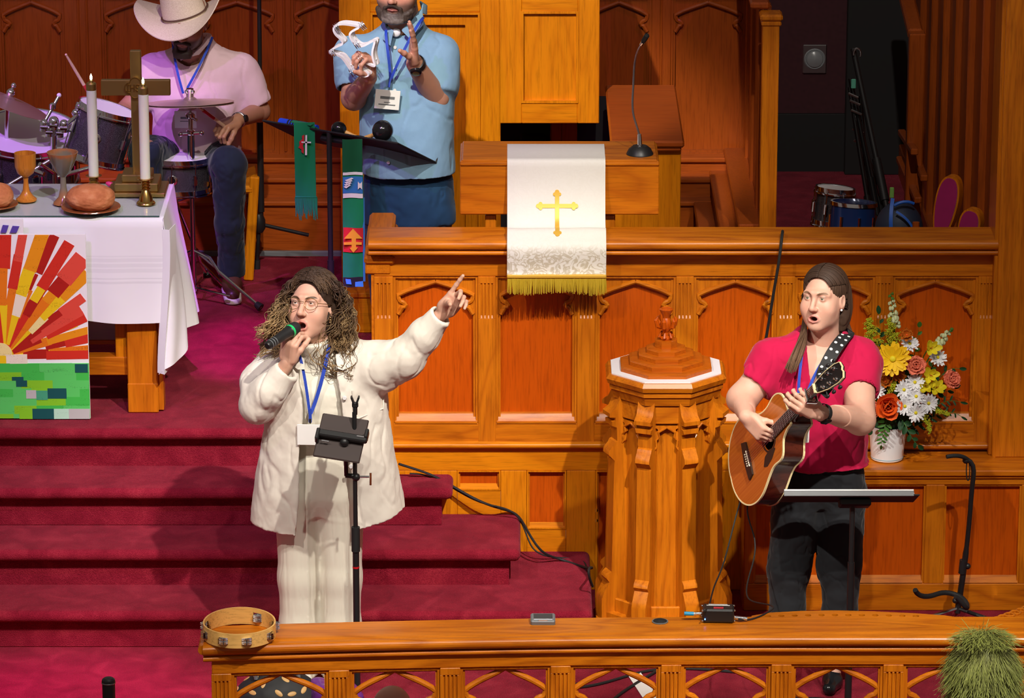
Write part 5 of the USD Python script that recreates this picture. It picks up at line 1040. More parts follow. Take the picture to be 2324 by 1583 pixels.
# boom stand behind
bs = thing('boom_stand', 'tall black microphone stand behind the music stand', 'microphone stand', (at(588, 600, 3.7)[0], 3.7, ZP)); bxp = at(590, 300, 3.7)[0]
obj('pole', [rod((bxp, 3.7, ZP + .25), (bxp + .01, 3.7, 2.5), .010), rod((bxp, 3.7, at(590, 480, 3.7)[2]), (bxp, 3.7, at(590, 200, 3.7)[2]), .015)], 'black_plastic', bs)
hb = at(588, 508, 3.7); obj('hub', lathe([(0, .05), (.018, .05), (.030, .02), (.030, -.02), (.018, -.04), (0, -.04)], hb, 16), 'black_plastic', bs)
for e in (at(700, 533, 3.75), at(584, 604, 3.7), at(575, 548, 3.85)): obj('leg', rod(hb, e * V(1, 1, 0) + V(0, 0, max(e[2], ZP + .012)), .009), 'black_plastic', bs)
obj('rubber_foot', rod(at(584, 590, 3.7), at(584, 610, 3.7), .014), 'black_matte', bs)
wb = thing('step_block', 'plain oak step block beside the pulpit end', 'step', at(815, 740, 2.62)); x0, x1 = at(786, 700, 2.62)[0], at(850, 700, 2.62)[0]; z1 = at(800, 664, 2.62)[2]
obj('front', box(x0, x1, 2.62, 2.65, ZP, z1 - .02, .003), 'oak_gold_across', wb); obj('step_top', box(x0 - .004, x1, 2.61, 2.95, z1 - .022, z1, .004), 'oak_across', wb)
ch = thing('drummer_chair', 'orange wooden chair whose leg shows behind the drummer', 'chair', at(565, 560, 3.7)); 
for (u0, v0), (u1, v1), y in (((578, 400), (563, 566), 3.5), ((545, 405), (552, 520), 3.85)): obj('leg', obox((at(u0, v0, y) + V(at(u1, v1, y)[0], y, ZP)) / 2, frame(at(u0, v0, y) - V(at(u1, v1, y)[0], y, ZP)), (.045, .035, np.linalg.norm(at(u0, v0, y) - V(at(u1, v1, y)[0], y, ZP))), .006), 'oak_gold', ch)
sz = at(560, 408, 3.6)[2]; obj('seat', box(at(400, 405, 3.6)[0], at(580, 405, 3.6)[0], 3.48, 3.92, sz - .04, sz, .012), 'oak_gold_across', ch)
# ================================================================ people
SK = {'light': (.66, .36, .26), 'tan': (.58, .29, .185), 'olive': (.50, .245, .15), 'brown': (.34, .15, .085)}
def head_axes(yaw, pitch, roll):
    """Columns: towards image right, out of the face, up; all zero looks straight at the hall. yaw > 0 turns to image left, pitch > 0 lifts the chin."""
    A = np.stack([V(1, 0, 0), V(0, -1, 0), V(0, 0, 1)], 1)
    return rz(-yaw) @ rx(-pitch) @ ry(roll) @ A
def sculpt_head(c, A, s, nk, mouth=0.0, full=1.0, lid=.4, nose=1.0, h=.0026, jaw=1.0, ears=(1, 1), nr=.056):
    """Head and neck as a fine field; nk is the lower end of the neck."""
    T = lambda x, y, z: c + s * (A @ V(x, y, z)); r_ = lambda *r: V(*r) * s
    lo = np.minimum(c - .155 * s, nk - .09); hi = np.maximum(c + .155 * s, nk + .09); lo[2] = min(c[2] - .16, nk[2] - .02)
    S = Field(lo, hi, h)
    S.ell(T(0, -.020, .045), r_(.076, .096, .088), A, .01)
    S.ell(T(0, .022, -.020), r_(.066 * full, .070, .088), A, .03)
    S.ell(T(0, .030, -.062 - .012 * mouth), r_(.050 * full * jaw, .056, .048), A, .03)
    S.ell(T(0, .062, -.096 - .016 * mouth), r_(.024 * jaw, .022, .018), A, .025)
    for q in (-1, 1):
        S.ell(T(q * .040 * full, .056, -.030), r_(.026, .026, .030), A, .025); S.cap(T(q * .012, .090, .030), T(q * .048, .070, .027), .010 * s, .008 * s, .02)
        S.ell(T(q * .0315, .094, .012), r_(.0185, .014, .0135), A, .012, True)
        if ears[0 if q < 0 else 1]: S.ell(T(q * .079, -.012, -.002), r_(.010, .020, .033), A, .01); S.ell(T(q * .086, -.004, .002), r_(.006, .011, .018), A, .006, True)
    S.cap(T(0, .088, .018), T(0, .108 + .004 * nose, -.028), .0075 * s, .0105 * s * nose, .014); S.ell(T(0, .110, -.032), r_(.0125 * nose, .011, .009), A, .008)
    for q in (-1, 1): S.ell(T(q * .0125 * nose, .100, -.034), r_(.0075, .009, .0075), A, .007); S.ell(T(q * .0062, .106, -.0425), r_(.0032, .0035, .004), A, .003, True)
    zm = -.066; g = .010 + .020 * mouth
    for k in range(8):                                   # lips
        a, b = [V(.0215 * math.cos(t) * (1 - .12 * mouth), .094 - .012 * abs(math.cos(t)) ** 2, zm - .010 * mouth + (.5 * g) * math.sin(t) * (1 if mouth > .05 else .35)) for t in (k * math.pi / 4, (k + 1) * math.pi / 4)]
        S.cap(T(*a), T(*b), .0040 * s, .0040 * s, .008)
    if mouth > .05: S.ell(T(0, .092, zm - .010 * mouth), r_(.0165, .030, .30 * g + .003), A, .004, True)
    else: S.cap(T(-.02, .098, zm), T(.02, .098, zm), .0018, .0018, .003, True)
    for q in (-1, 1):                                    # lids over the eyeball with an almond opening
        S.ell(T(q * .0315, .0770, .0105), .0140 * s, None, .005); S.ell(T(q * .0315, .0950, .0092), r_(.0128, .0130, .0064 - .0036 * lid), A, .002, True)
    S.cap(T(0, -.022, -.060), nk, nr * s, nr * 1.08, .03)
    return S.mesh(1), T
def paint_head(v, T, c, A, s, skin, lips=(.52, .17, .14), brow=(.05, .03, .02), mouth=0, stubble=None, hairline=None, n_=0):
    q = (np.asarray(v) - c) @ A / s; x, y, z = q.T; col = np.tile(np.array(skin, float), (len(v), 1))
    def mixin(w, k): w = np.clip(w, 0, 1)[:, None]; col[:] = col * (1 - w) + np.array(k) * w
    front = y > .045
    for e in (-1, 1): mixin(.30 * np.exp(-(((x - e * .042) / .022) ** 2 + ((z + .030) / .022) ** 2)) * front, (skin[0] * 1.02, skin[1] * .72, skin[2] * .70))
    mixin(.25 * np.exp(-((x / .014) ** 2 + ((z + .032) / .012) ** 2)) * front, (skin[0], skin[1] * .72, skin[2] * .70))
    zm = -.066 - .010 * mouth; rr = np.sqrt((x / (.0235)) ** 2 + ((z - zm) / (.012 + .011 * mouth)) ** 2); mixin((1.15 - rr) * 4 * (y > .07), lips)
    if mouth > .05: mixin((1 - np.sqrt((x / .0155) ** 2 + ((z - zm) / (.005 + .007 * mouth)) ** 2)) * 5 * (y < .091) * (y > .03), (.06, .008, .008))
    if stubble is not None:
        jawl = np.clip((-.030 - z - .35 * np.clip(.05 - np.abs(x), 0, 1)) / .02, 0, 1) * (y > -.02) * (z > -.135); mou = np.exp(-((x / .026) ** 2 + ((z + .052) / .008) ** 2)) * (y > .06)
        mixin(np.clip(jawl + mou, 0, 1) * stubble[1] * (rr > 1.1), stubble[0])
    for e in (-1, 1):
        xx = (x * e - .032) / .021; zz = (z - .0325 + .006 * xx * xx - .003 * xx) / .0042; mixin((1.15 - np.sqrt(np.maximum(xx ** 2 * np.abs(xx), 0) + zz ** 2)) * 3 * front, brow)
        mixin(.75 * np.exp(-(((x * e - .0315) / .016) ** 6 + ((z - .0165) / .0028) ** 2)) * front, (.06, .03, .025))
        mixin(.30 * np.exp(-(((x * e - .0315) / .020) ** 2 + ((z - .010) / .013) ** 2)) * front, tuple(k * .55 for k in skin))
    if hairline is not None: w, k = hairline(x, y, z); mixin(w, k)
    return col
plain('eye_white', (.55, .50, .46), .25); plain('iris_brown', (.035, .015, .008), .1); plain('iris_hazel', (.10, .10, .06), .1); plain('teeth', (.78, .74, .66), .3); plain('tongue', (.42, .10, .09), .4)
def face_parts(P, T, s, A, iris, mouth, look=(0, 0)):
    for q in (-1, 1):
        c = T(q * .0315, .0775, .0105); e = obj('eye', ball(c, .0118 * s, 3), 'eye_white', P)
        d = unit(A @ V(look[0], 1, look[1])); obj('iris', lathe([(0, .0124 * s), (.003 * s, .0122 * s), (.0052 * s, .0112 * s)], c, 16, frame(d)), iris, e)
    if mouth > .3:
        obj('teeth', tube([T(x, .0855 - 14 * x * x, -.0600 + .0008 * abs(x) * 1000 * .2) for x in np.linspace(-.013, .013, 9)], .0034 * s, 8), 'teeth', P); obj('tongue', ball(T(0, .066, -.082 - .006 * mouth), (.012 * s, .016 * s, .006 * s), 2), 'tongue', P)
def sculpt_hand(wrist, elbow, d, n, curls, thumb=(.5, .5, .3), s=1.0, h=.0028, rw=.026, re=.040, spread=.10, side=1, fore=.6, tw=0.3):
    """Hand and forearm. d: wrist to knuckles; n: where the palm faces; side: the thumb lies at side * (d x n); curls: bends of index to little finger."""
    d = unit(d); n = unit(n - d * np.dot(n, d)); t = np.cross(d, n) * side; wrist = np.asarray(wrist, float); el = wrist + (np.asarray(elbow) - wrist) * fore
    pts, tips = [wrist, el], []; R = np.stack([t, d, n], 1); ch = []
    for k, (off, l0, r) in enumerate(((.030, .044, .0092), (.010, .049, .0094), (-.011, .045, .0090), (-.030, .036, .0078))):
        b = wrist + s * (d * (.090 - .006 * (k == 3) - .003 * (k == 0)) + t * off); v = unit(d + t * spread * (1.2 - k * .8)); ps = [b - v * .02 * s, b]
        for j, (L, c) in enumerate(zip((l0, l0 * .64, l0 * .52), curls[k])):
            v = rodr(v, np.cross(v, n) if abs(np.dot(v, n)) < .99 else t, c) if j == 0 else rodr(v, ax_, c)
            if j == 0: ax_ = unit(np.cross(d, n))
            ps.append(ps[-1] + v * L * s)
        ch.append((ps, [r * s * x for x in (1.12, 1.08, .98, .90, .78)])); tips.append(ps[-1]); pts += ps
    tb = wrist + s * (d * .028 + t * .026 + n * .006); tv = unit(d * thumb[0] + t * thumb[1] + n * thumb[2]); tp = [tb, tb + tv * .042 * s]
    tv2 = rodr(tv, np.cross(tv, d * .6 + n), tw); tp += [tp[-1] + tv2 * .032 * s]; tv2 = rodr(tv2, np.cross(tv2, d * .6 + n), tw); tp += [tp[-1] + tv2 * .026 * s]; pts += tp
    pts = np.array(pts); S = Field(pts.min(0) - .055, pts.max(0) + .055, h)
    S.cap(wrist - d * .01, el, rw * s, rw * s + (re - rw) * fore, .02); S.bx(wrist + d * .052 * s, V(.040, .046, .0145) * s, R, .014 * s, .022)
    S.ell(wrist + s * (d * .035 + t * .020 + n * .010), V(.020, .032, .015) * s, R, .015); S.ell(wrist + s * (d * .035 - t * .022 + n * .007), V(.016, .036, .013) * s, R, .012)
    for ps, rs in ch: S.chain(ps, rs, .005)
    S.chain(tp, [x * s for x in (.0135, .0115, .0105, .0085)], .008)
    return S.mesh(1), tips, tp
def skinned(P, head, rest, colh, skin, name='body'):
    """One continuous skin: head, hands and trunk welded, colours carried over from the head."""
    m = weld([head] + rest); v = np.asarray(m.vertices); from scipy.spatial import cKDTree
    dd, i = cKDTree(np.asarray(head.vertices)).query(v, distance_upper_bound=.004); col = np.tile(np.array(skin, float), (len(v), 1)); ok = np.isfinite(dd); col[ok] = colh[i[ok]]
    col *= (1 + .10 * fbm(v, 40, 4))[:, None]
    return obj(name, tm(v, m.faces), 'skin', P, col=np.clip(col, 0, 1))
def trunk(segs, h=.008):
    p = np.array([q for a, b, _, _ in segs for q in (a, b)]); r = max(max(x[2], x[3]) for x in segs); S = Field(p.min(0) - r - .04, p.max(0) + r + .04, h)
    for a, b, ra, rb in segs: S.cap(a, b, ra, rb, .03)
    return S.mesh(1)
def ribbon(pts, w, th=.0016, up=None, n=30):
    """Flat band along a path, its width square to 'up' (the way it faces)."""
    p = spline(pts, n); t = np.gradient(p, axis=0); t /= np.linalg.norm(t, axis=1, keepdims=True); u = np.cross(t, V(0, -1, .2) if up is None else up); u /= np.linalg.norm(u, axis=1, keepdims=True)
    return sheet(np.stack([p - u * w / 2, p, p + u * w / 2], 1), th)
def badge(P, c, R, w, h, name=None):
    o = obj('name_badge', obox(c, R, (w, .003, h), .0008), 'paper', P, label='white name badge'); 
    if name:
        for k, (q, hh, ww) in enumerate(name): obj('badge_print', obox(c + R @ V(0, -.0018, q * h), R, (w * ww, .0006, h * hh), 0), 'grey_mid', P)
def wrinkled(m, amp, s, seed, amp2=0.0, s2=60, zr=None):
    v = np.array(m.vertices); n = np.array(trimesh.Trimesh(v, m.faces, process=False).vertex_normals); a = amp * fbm(v, s, seed) * 2 + amp2 * fbm(v, s2, seed + 5) * 2
    a -= amp * .4 * np.exp(-(fbm(v, np.asarray(s) * (1.1, 1.1, .6), seed + 9) / .03) ** 2)
    return tm(v + n * a[:, None], m.faces)

# ---------------------------------------------------------------- the singer
SX = lambda px, py, y=0.0: at(px, py, y)
sg = thing('person', 'singing person in a cream overshirt holding a microphone and pointing up with one arm', 'person', V(at(725, 1500, 0)[0], 0, 0))
c = SX(707, 697, .02); A = head_axes(math.radians(20), math.radians(19), math.radians(-3)); hs = 1.02
nk = SX(722, 815, .05); hd, T = sculpt_head(c, A, hs, nk, mouth=1.0, lid=.95, full=1.08, ears=(1, 1), nr=.054)
SKN = (.62, .345, .25)
colh = paint_head(hd.vertices, T, c, A, hs, SKN, lips=(.50, .19, .15), brow=(.09, .05, .03), mouth=1.0)
wr, er, shr = SX(652, 822, -.13), SX(577, 925, -.10), SX(622, 815, .03)          # her right arm, to the left of the picture
wl, el, shl = SX(1006, 708, -.10), SX(915, 800, -.04), SX(825, 812, .04)
curl = [(1.0, 1.3, .7)] * 4
hr, tips, _ = sculpt_hand(wr, er, SX(662, 745, -.16) - wr, V(.55, .75, .30), [(.75, 1.0, .6), (.8, 1.1, .6), (.85, 1.15, .6), (.9, 1.2, .6)], thumb=(.85, .35, .35), side=-1, s=.95, fore=.45, rw=.026)
hl, tl, _ = sculpt_hand(wl, el, SX(1048, 662, -.13) - wl, V(-.10, -.93, -.25), [(-.05, .08, .05), (.55, .8, .5), (.75, .9, .5), (.75, .8, .5)], thumb=(.80, -.10, .60), side=-1, s=.98, fore=.5, spread=.09, rw=.026)
tk = trunk([(nk, SX(725, 1000, .06), .05, .075), (shr, er, .035, .03), (er, wr, .032, .025), (shl, el, .035, .03), (el, wl, .032, .025), (nk, shr, .04, .04), (nk, shl, .04, .04), (SX(692, 1080, .06), SX(682, 1480, .03), .045, .035), (SX(766, 1080, .06), SX(772, 1480, .03), .045, .035), (SX(728, 1000, .06), SX(730, 1075, .06), .075, .07)])
skinned(sg, hd, [tk, hr, hl], colh, SKN); face_parts(sg, T, hs, A, 'iris_brown', 1.0, (.0, .25))
cloth('cream_knit', (.80, .76, .64), var=.04, weave=1200, bump=.06); cloth('cream_denim', (.74, .68, .60), var=.05, weave=900, bump=.12); cloth('cream_trouser', (.78, .74, .62), var=.03, bump=.04)
Zp = lambda py, y=0.0: at(1162, py, y)[2]
Xp = lambda px, py, y=0.0: at(px, py, y)[0]
# turtleneck and trousers
S = Field(SX(600, 1110, -.2) - .02, SX(850, 765, .25) + V(.02, .02, .15), .006)
S.loft([(Zp(1100), Xp(738, 1100), .06, .135, .105), (Zp(1000), Xp(738, 1000), .055, .125, .105), (Zp(900), Xp(732, 900), .05, .14, .115), (Zp(830), Xp(726, 830), .06, .15, .085), (Zp(795), Xp(724, 795), .06, .085, .065)], 2.2, .03)
S.cap(SX(722, 812, .05), T(0, -.012, -.105), .071, .066, .025); S.plane(SX(712, 772, 0), V(-.12, -.1, 1)); S.cap(SX(715, 790, .03), SX(708, 740, .03), .056, .056, .006, True)
obj('turtleneck', wrinkled(S.mesh(1), .003, (6, 6, 22), 3), 'cream_knit', sg, smooth=True)
S = Field(V(Xp(590, 1200), -.22, -.02), V(Xp(860, 1200), .28, Zp(985)), .006)
S.loft([(Zp(1165), Xp(728, 1165), .05, .150, .085), (Zp(1120), Xp(733, 1120), .055, .160, .115), (Zp(1040), Xp(740, 1040), .05, .128, .115), (Zp(1005), Xp(740, 1010), .05, .12, .10)], 2.3, .03)
for (x0, x1, x2, r0, r1, r2) in ((674, 677, 680, .094, .078, .072), (776, 774, 772, .096, .079, .073)): S.chain([SX(x0 + (6 if x0 < 700 else -6), 1120, .05), SX(x1, 1310, .03), SX(x2, 1420, .02), SX(x2, 1522, .02)], [r0 + .004, r1, r1, r2], .030)
S.plane(V(0, 0, .035), V(0, 0, -1)); S.bump(lambda p: -.006 * np.exp(-((p[:, 0] - Xp(700, 1300)) / .006) ** 2) * (p[:, 1] < .0) - .006 * np.exp(-((p[:, 0] - Xp(790, 1300)) / .006) ** 2) * (p[:, 1] < .0))
obj('trousers', wrinkled(S.mesh(1), .004, (14, 14, 1.2), 7), 'cream_trouser', sg, smooth=True)
plain('white_leather', (.78, .76, .72), .5)
for x in (688, 766):
    q = V(Xp(x, 1530), -.03, 0); S = Field(q - V(.08, .17, .01), q + V(.08, .14, .11), .005); S.chain([q + V(0, .06, .038), q + V(0, -.04, .032), q + V(0, -.115, .026)], [.036, .036, .026], .03).bx(q + V(0, -.025, .012), (.042, .130, .014), None, .012, .01); S.plane(q + V(0, 0, .003), V(0, 0, -1))
    obj('shoe', S.mesh(1), 'white_leather', sg, smooth=True)
# open overshirt
S = Field(V(Xp(520, 1000), -.30, Zp(1225)), V(Xp(1060, 800), .36, Zp(640)), .006)
body_rows = [(Zp(1205), Xp(745, 1190), .06, .310, .185), (Zp(1100), Xp(742, 1100), .06, .285, .18), (Zp(980), Xp(742, 980), .06, .250, .17), (Zp(880), Xp(736, 880), .06, .235, .16), (Zp(810), Xp(730, 810), .065, .20, .12), (Zp(778), Xp(728, 778), .07, .12, .075)]
S.loft(body_rows, 2.4, .03)
L_ = S.layer(); L_.chain([shr + V(.02, 0, .0), SX(590, 868, -.02), er + V(.012, .02, .005)], [.078, .070, .066], .035); L_.chain([er + V(.012, .02, .005), SX(612, 885, -.12), SX(648, 845, -.13)], [.066, .060, .052], .03)
L_.chain([shl + V(-.03, 0, -.03), SX(868, 830, .0), SX(918, 812, -.04), SX(962, 763, -.07), SX(1001, 716, -.10)], [.100, .092, .076, .058, .048], .04)
L_.cuff(SX(652, 838, -.13), wr - er, .052, .05); L_.cuff(SX(1001, 715, -.10), wl - el, .048, .05)
S.merge(L_, .035); inner = [(z - (.06 if i == 0 else 0), cx, cy, wx - .018, wy - .018) for i, (z, cx, cy, wx, wy) in enumerate(body_rows)]; S.loft(inner[:4], 2.4, .004, True)
# the front stands open between its two edges
fo = [(Zp(770), Xp(672, 770), Xp(770, 770)), (Zp(840), Xp(680, 840), Xp(766, 840)), (Zp(920), Xp(690, 920), Xp(778, 920)), (Zp(1000), Xp(683, 1000), Xp(791, 1000)), (Zp(1100), Xp(681, 1100), Xp(805, 1100)), (Zp(1230), Xp(674, 1220), Xp(815, 1220))]
S.loft([(z, (a + b) / 2, -.16, (b - a) / 2, .22) for z, a, b in fo], 9, .006, True)
S.cap(SX(722, 830, .05), SX(708, 740, .04), .076, .085, .01, True)
for cz, nx in ((Zp(1195), 0),): 
    S.plane(SX(680, 1192, -.1), V(.30, 0, -1)) if False else None
g = np.meshgrid(*S.ax, indexing='ij', sparse=True); xh = (g[0] - Xp(745, 1190)); hem = (Zp(1196) + np.where(xh > 0, .055 * xh / .3 + .05 * np.clip(xh - .07, 0, 1), .10 * np.clip(-xh - .12, 0, 1)) ).astype(np.float32)
S.f = np.maximum(S.f, (hem - g[2]))
m = wrinkled(S.mesh(1), .010, (7, 7, 5), 21, .0035, (26, 26, 18))
obj('overshirt', m, 'cream_denim', sg, smooth=True)
def on_front(m_pts, field_rows, off):                      # points laid on the front of a lofted garment
    out = []
    for x, z in m_pts:
        a = np.array(sorted(field_rows)); cx, cy, wx, wy = [np.interp(z, a[:, 0], a[:, k]) for k in (1, 2, 3, 4)]
        out.append(V(x, cy - wy * max(1 - (abs(x - cx) / wx) ** 2.4, .02) ** (1 / 2.4) - off, z))
    return out
P3 = lambda pts: [(Xp(x, y, -.1), Zp(y, -.1)) for x, y in pts]
plain('seam_shade', (.60, .54, .46), .9)
front_lines = [[(812, 858), (822, 870), (842, 876), (860, 858), (868, 850)], [(800, 888), (803, 925), (806, 950)], [(868, 860), (870, 905), (868, 940), (806, 952)]]
obj('pocket_seam', [tube(on_front(P3(l), body_rows, .006), .0030, 6) for l in front_lines], 'cream_denim', sg)
flap = on_front(P3([(800, 850), (866, 840), (868, 856), (843, 876), (822, 872), (802, 860)]), body_rows, .012)
for px, py in ((782, 902), (797, 1055)): obj('button', lathe([(0, .004), (.007, .004), (.009, 0)], on_front(P3([(px, py)]), body_rows, .008)[0], 14, rx(math.pi / 2)), 'white_plastic', sg)
for a, b, r in ((SX(632, 829, -.13), SX(655, 836, -.13), .058),): pass
# collar wings
for pts in ([SX(690, 815, -.06), SX(668, 800, -.045), SX(655, 822, -.06), SX(676, 838, -.085), SX(692, 838, -.09)], [SX(762, 805, -.05), SX(790, 800, -.02), SX(800, 830, -.06), SX(778, 840, -.085), SX(764, 835, -.09)]):
    p = np.array(pts); obj('collar', manifold3d.Manifold.hull_points(np.vstack([p, p + V(0, .012, 0)])), 'cream_denim', sg)
# glasses, earring, lanyard and badge
plain('gold_wire', (.75, .52, .25), .25, 1.0)
for q in (-1, 1):
    obj('glasses_rim', tube([T(q * .036 + .0265 * math.cos(t), .106 - .010 * abs(math.cos(t)), .006 + .022 * math.sin(t)) for t in np.linspace(0, 2 * math.pi, 25)], .0012, 6), 'gold_wire', sg)
    obj('glasses_temple', tube([T(q * .062, .095, .010), T(q * .080, .05, .012), T(q * .084, -.005, .010)], .0013, 6), 'gold_wire', sg)
obj('glasses_bridge', tube([T(-.012, .108, .012), T(0, .113, .015), T(.012, .108, .012)], .0013, 6), 'gold_wire', sg)
for k in range(3): obj('earring', ball(T(.082, .006, -.036 - .009 * k), .0042, 1), 'gold_wire', sg)
lf = lambda px, py, y=-.075: SX(px, py, y)
obj('lanyard', [ribbon([SX(668, 778, .0), lf(678, 800, -.05), lf(690, 850, -.085), lf(703, 938, -.100)], .011), ribbon([SX(748, 775, .0), lf(744, 800, -.05), lf(728, 870, -.085), lf(705, 938, -.103)], .014), ribbon([lf(704, 928, -.104), lf(704, 945, -.104), lf(704, 958, -.104)], .012, n=6)], 'lanyard_blue', sg, label='blue lanyard round the neck')
obj('lanyard_clip', obox(lf(704, 955, -.106), np.eye(3), (.008, .005, .02), .002), 'black_plastic', sg)
badge(sg, lf(708, 986, -.112), rz(-.05), .115, .083)
# curly hair: a close cap and many coiling locks
S = Field(c - .2, c + .2, .006)
Th = lambda x, y, z: c + hs * (A @ V(x, y, z))
S.ell(Th(0, -.022, .052), V(.088, .106, .094) * hs, A, .02); S.ell(Th(.060, -.05, -.02), V(.04, .06, .08) * hs, A, .03); S.ell(Th(-.055, -.06, -.02), V(.035, .06, .08) * hs, A, .03)
S.ell(Th(0, .088, -.022), V(.072, .082, .112) * hs, A, .010, True)
S.bump(lambda p: .010 * fbm(p, 45, 3))
hm = S.mesh(1); obj('hair_cap', hm, 'hair_dyed', sg, col=np.clip(np.tile([.030, .015, .009], (len(hm.vertices), 1)) * (1 + .5 * fbm(hm.vertices, 30, 2))[:, None], 0, 1))
rng = np.random.default_rng(77); hv, hf, hc, off = [], [], [], 0
def lock(path, r, amp, turns, ph, c0, c1, n=64, sides=4):
    global off
    p = spline(path, n); t = np.gradient(p, axis=0); t /= np.linalg.norm(t, axis=1, keepdims=True); a = np.cross(t, V(.3, 1, .1)); a /= np.linalg.norm(a, axis=1, keepdims=True); b = np.cross(t, a); s = np.linspace(0, 1, n)
    w = amp * np.clip(s * 3.0, .15, 1) * (1 - .3 * s); q = p + w[:, None] * (np.cos(turns * 6.283 * s + ph)[:, None] * a + np.sin(turns * 6.283 * s + ph)[:, None] * b)
    m = tube(q, r * np.clip(1.15 - .6 * s, .3, 1), sides); hv.append(m.vertices); hf.append(m.faces + off); off += len(m.vertices)
    k = np.clip((s - .25) / .6, 0, 1)[:, None]; cc = np.array(c0) * (1 - k) + np.array(c1) * k; hc.append(np.vstack([np.repeat(cc, sides, 0), cc[:1], cc[-1:]]))
def tone(): 
    g = rng.uniform(0, 1); return tuple(np.array([.13, .072, .032]) * (1 - g) + np.array([.46, .30, .135]) * g)
def ringlet(path, m, amp, turns, c1, j=.006):
    ph = rng.uniform(0, 6)
    for _ in range(m): lock([p + rng.normal(0, j, 3) * (.35 + .65 * (i > 0)) for i, p in enumerate(path)], rng.uniform(.0014, .0026), amp * rng.uniform(.55, 1.15), turns, ph + rng.normal(0, .35), tuple(np.array([.045, .022, .012]) * rng.uniform(.7, 1.5)), tuple(np.array(c1) * rng.uniform(.6, 1.3)))
for k in range(64):                                        # picture right: from the parting over the ear to the chest
    u, w = rng.uniform(0, 1), rng.uniform(0, 1); root = Th(.040 + .045 * u, -.06 + .10 * w * (1 - .4 * u), .128 - .095 * u)
    ex, ey = rng.uniform(764, 808), rng.uniform(775, 872) if rng.uniform() < .7 else rng.uniform(700, 780); dep = rng.uniform(-.065, .10)
    mid = at(rng.uniform(764, 798), rng.uniform(690, 745), dep * .7 + .02); ringlet([root, (root + mid) / 2 + V(.024, -.014, .012), mid, at(ex, ey, dep - .02)], 9, rng.uniform(.008, .0125), rng.uniform(4.5, 7.5), tone())
for k in range(52):                                        # picture left: behind the hand, falling on the shoulder
    u, w = rng.uniform(0, 1), rng.uniform(0, 1); root = Th(-.040 - .040 * u, -.07 + .10 * w, .125 - .095 * u)
    ex, ey = rng.uniform(580, 645), rng.uniform(735, 822); dep = rng.uniform(-.05, .12); mid = at(rng.uniform(620, 655), rng.uniform(690, 735), dep)
    ringlet([root, (root + mid) / 2 + V(-.020, -.01, .01), mid, at(ex, ey, dep - .03)], 9, rng.uniform(.008, .0125), rng.uniform(4.5, 7.5), tone())
for k in range(520):                                       # waves combed off the parting
    sgn = rng.choice([-1, 1]); y0 = rng.uniform(-.10, .20); cut = rng.uniform(.9, 1.6); f = rng.uniform(0, 6); lift = rng.uniform(1.03, 1.11)
    pts = [Th(0, -.022, .052) + hs * (A @ (lambda q: q * (lift / max(1e-6, math.sqrt((q[0] / .088) ** 2 + (q[1] / .106) ** 2 + (q[2] / .094) ** 2))))(V(math.sin(a) * sgn * .09, y0 + .022 - .045 * a + .006 * math.sin(a * 9 + f), math.cos(a) * .095))) for a in np.linspace(.02, cut, 9)]
    lock(pts, .0021, .0016, 3, f, tuple(np.array([.036, .018, .010]) * rng.uniform(.6, 1.4)), tuple(np.array([.075, .040, .02]) * rng.uniform(.6, 1.6)), 24)
mh = tm(np.vstack(hv), np.vstack(hf)); obj('curly_hair', mh, 'hair_dyed', sg, col=np.vstack(hc), label='long brown curls with golden ends')
# hand-held microphone
t0, t1 = T(-.002, .118, -.078), SX(626, 772, -.22); mu = unit(t1 - t0); mic = thing('handheld_microphone', 'black handheld microphone with a green band at the mouth of the singing person', 'microphone', t1)
prm = [(t0 + mu * x, r) for x, r in ((0, .006), (.004, .017), (.014, .0235), (.030, .0255), (.044, .0245))]; obj('grille', tube([p for p, _ in prm], [r for _, r in prm], 18), 'black_matte', mic)
obj('green_band', tube([t0 + mu * .044, t0 + mu * .054], .0255, 18), mat('mic_green', {'p': ('principled_bsdf', {'base_color': (.015, .50, .13), 'roughness': .4})}), mic, label='bright green ring')
obj('handle', tube([t0 + mu * x for x in (.054, .06, .10, .185, .192)], [.0245, .0215, .0195, .0165, .012], 18), 'black_plastic', mic); obj('tail_ring', [tube([t0 + mu * x, t0 + mu * (x + .003)], .0185, 16) for x in (.145, .158, .171)], 'grey_mid', mic)
# ---------------------------------------------------------------- the guitarist
gt = thing('person', 'singing person in a bright pink top and black trousers playing an acoustic guitar', 'person', V(Xp(1860, 1530), .05, 0))
QX = lambda px, py, y=0.0: at(px, py, y)
c = QX(1868, 680, .06); A = head_axes(math.radians(27), math.radians(11), math.radians(-2)); hs = .97
nk = QX(1868, 790, .10); hd, T = sculpt_head(c, A, hs, nk, mouth=.55, lid=.8, full=1.08, jaw=1.1, ears=(1, 1), nr=.060)
SKN = (.66, .37, .275)
colh = paint_head(hd.vertices, T, c, A, hs, SKN, lips=(.56, .23, .19), brow=(.20, .11, .065), mouth=.55)
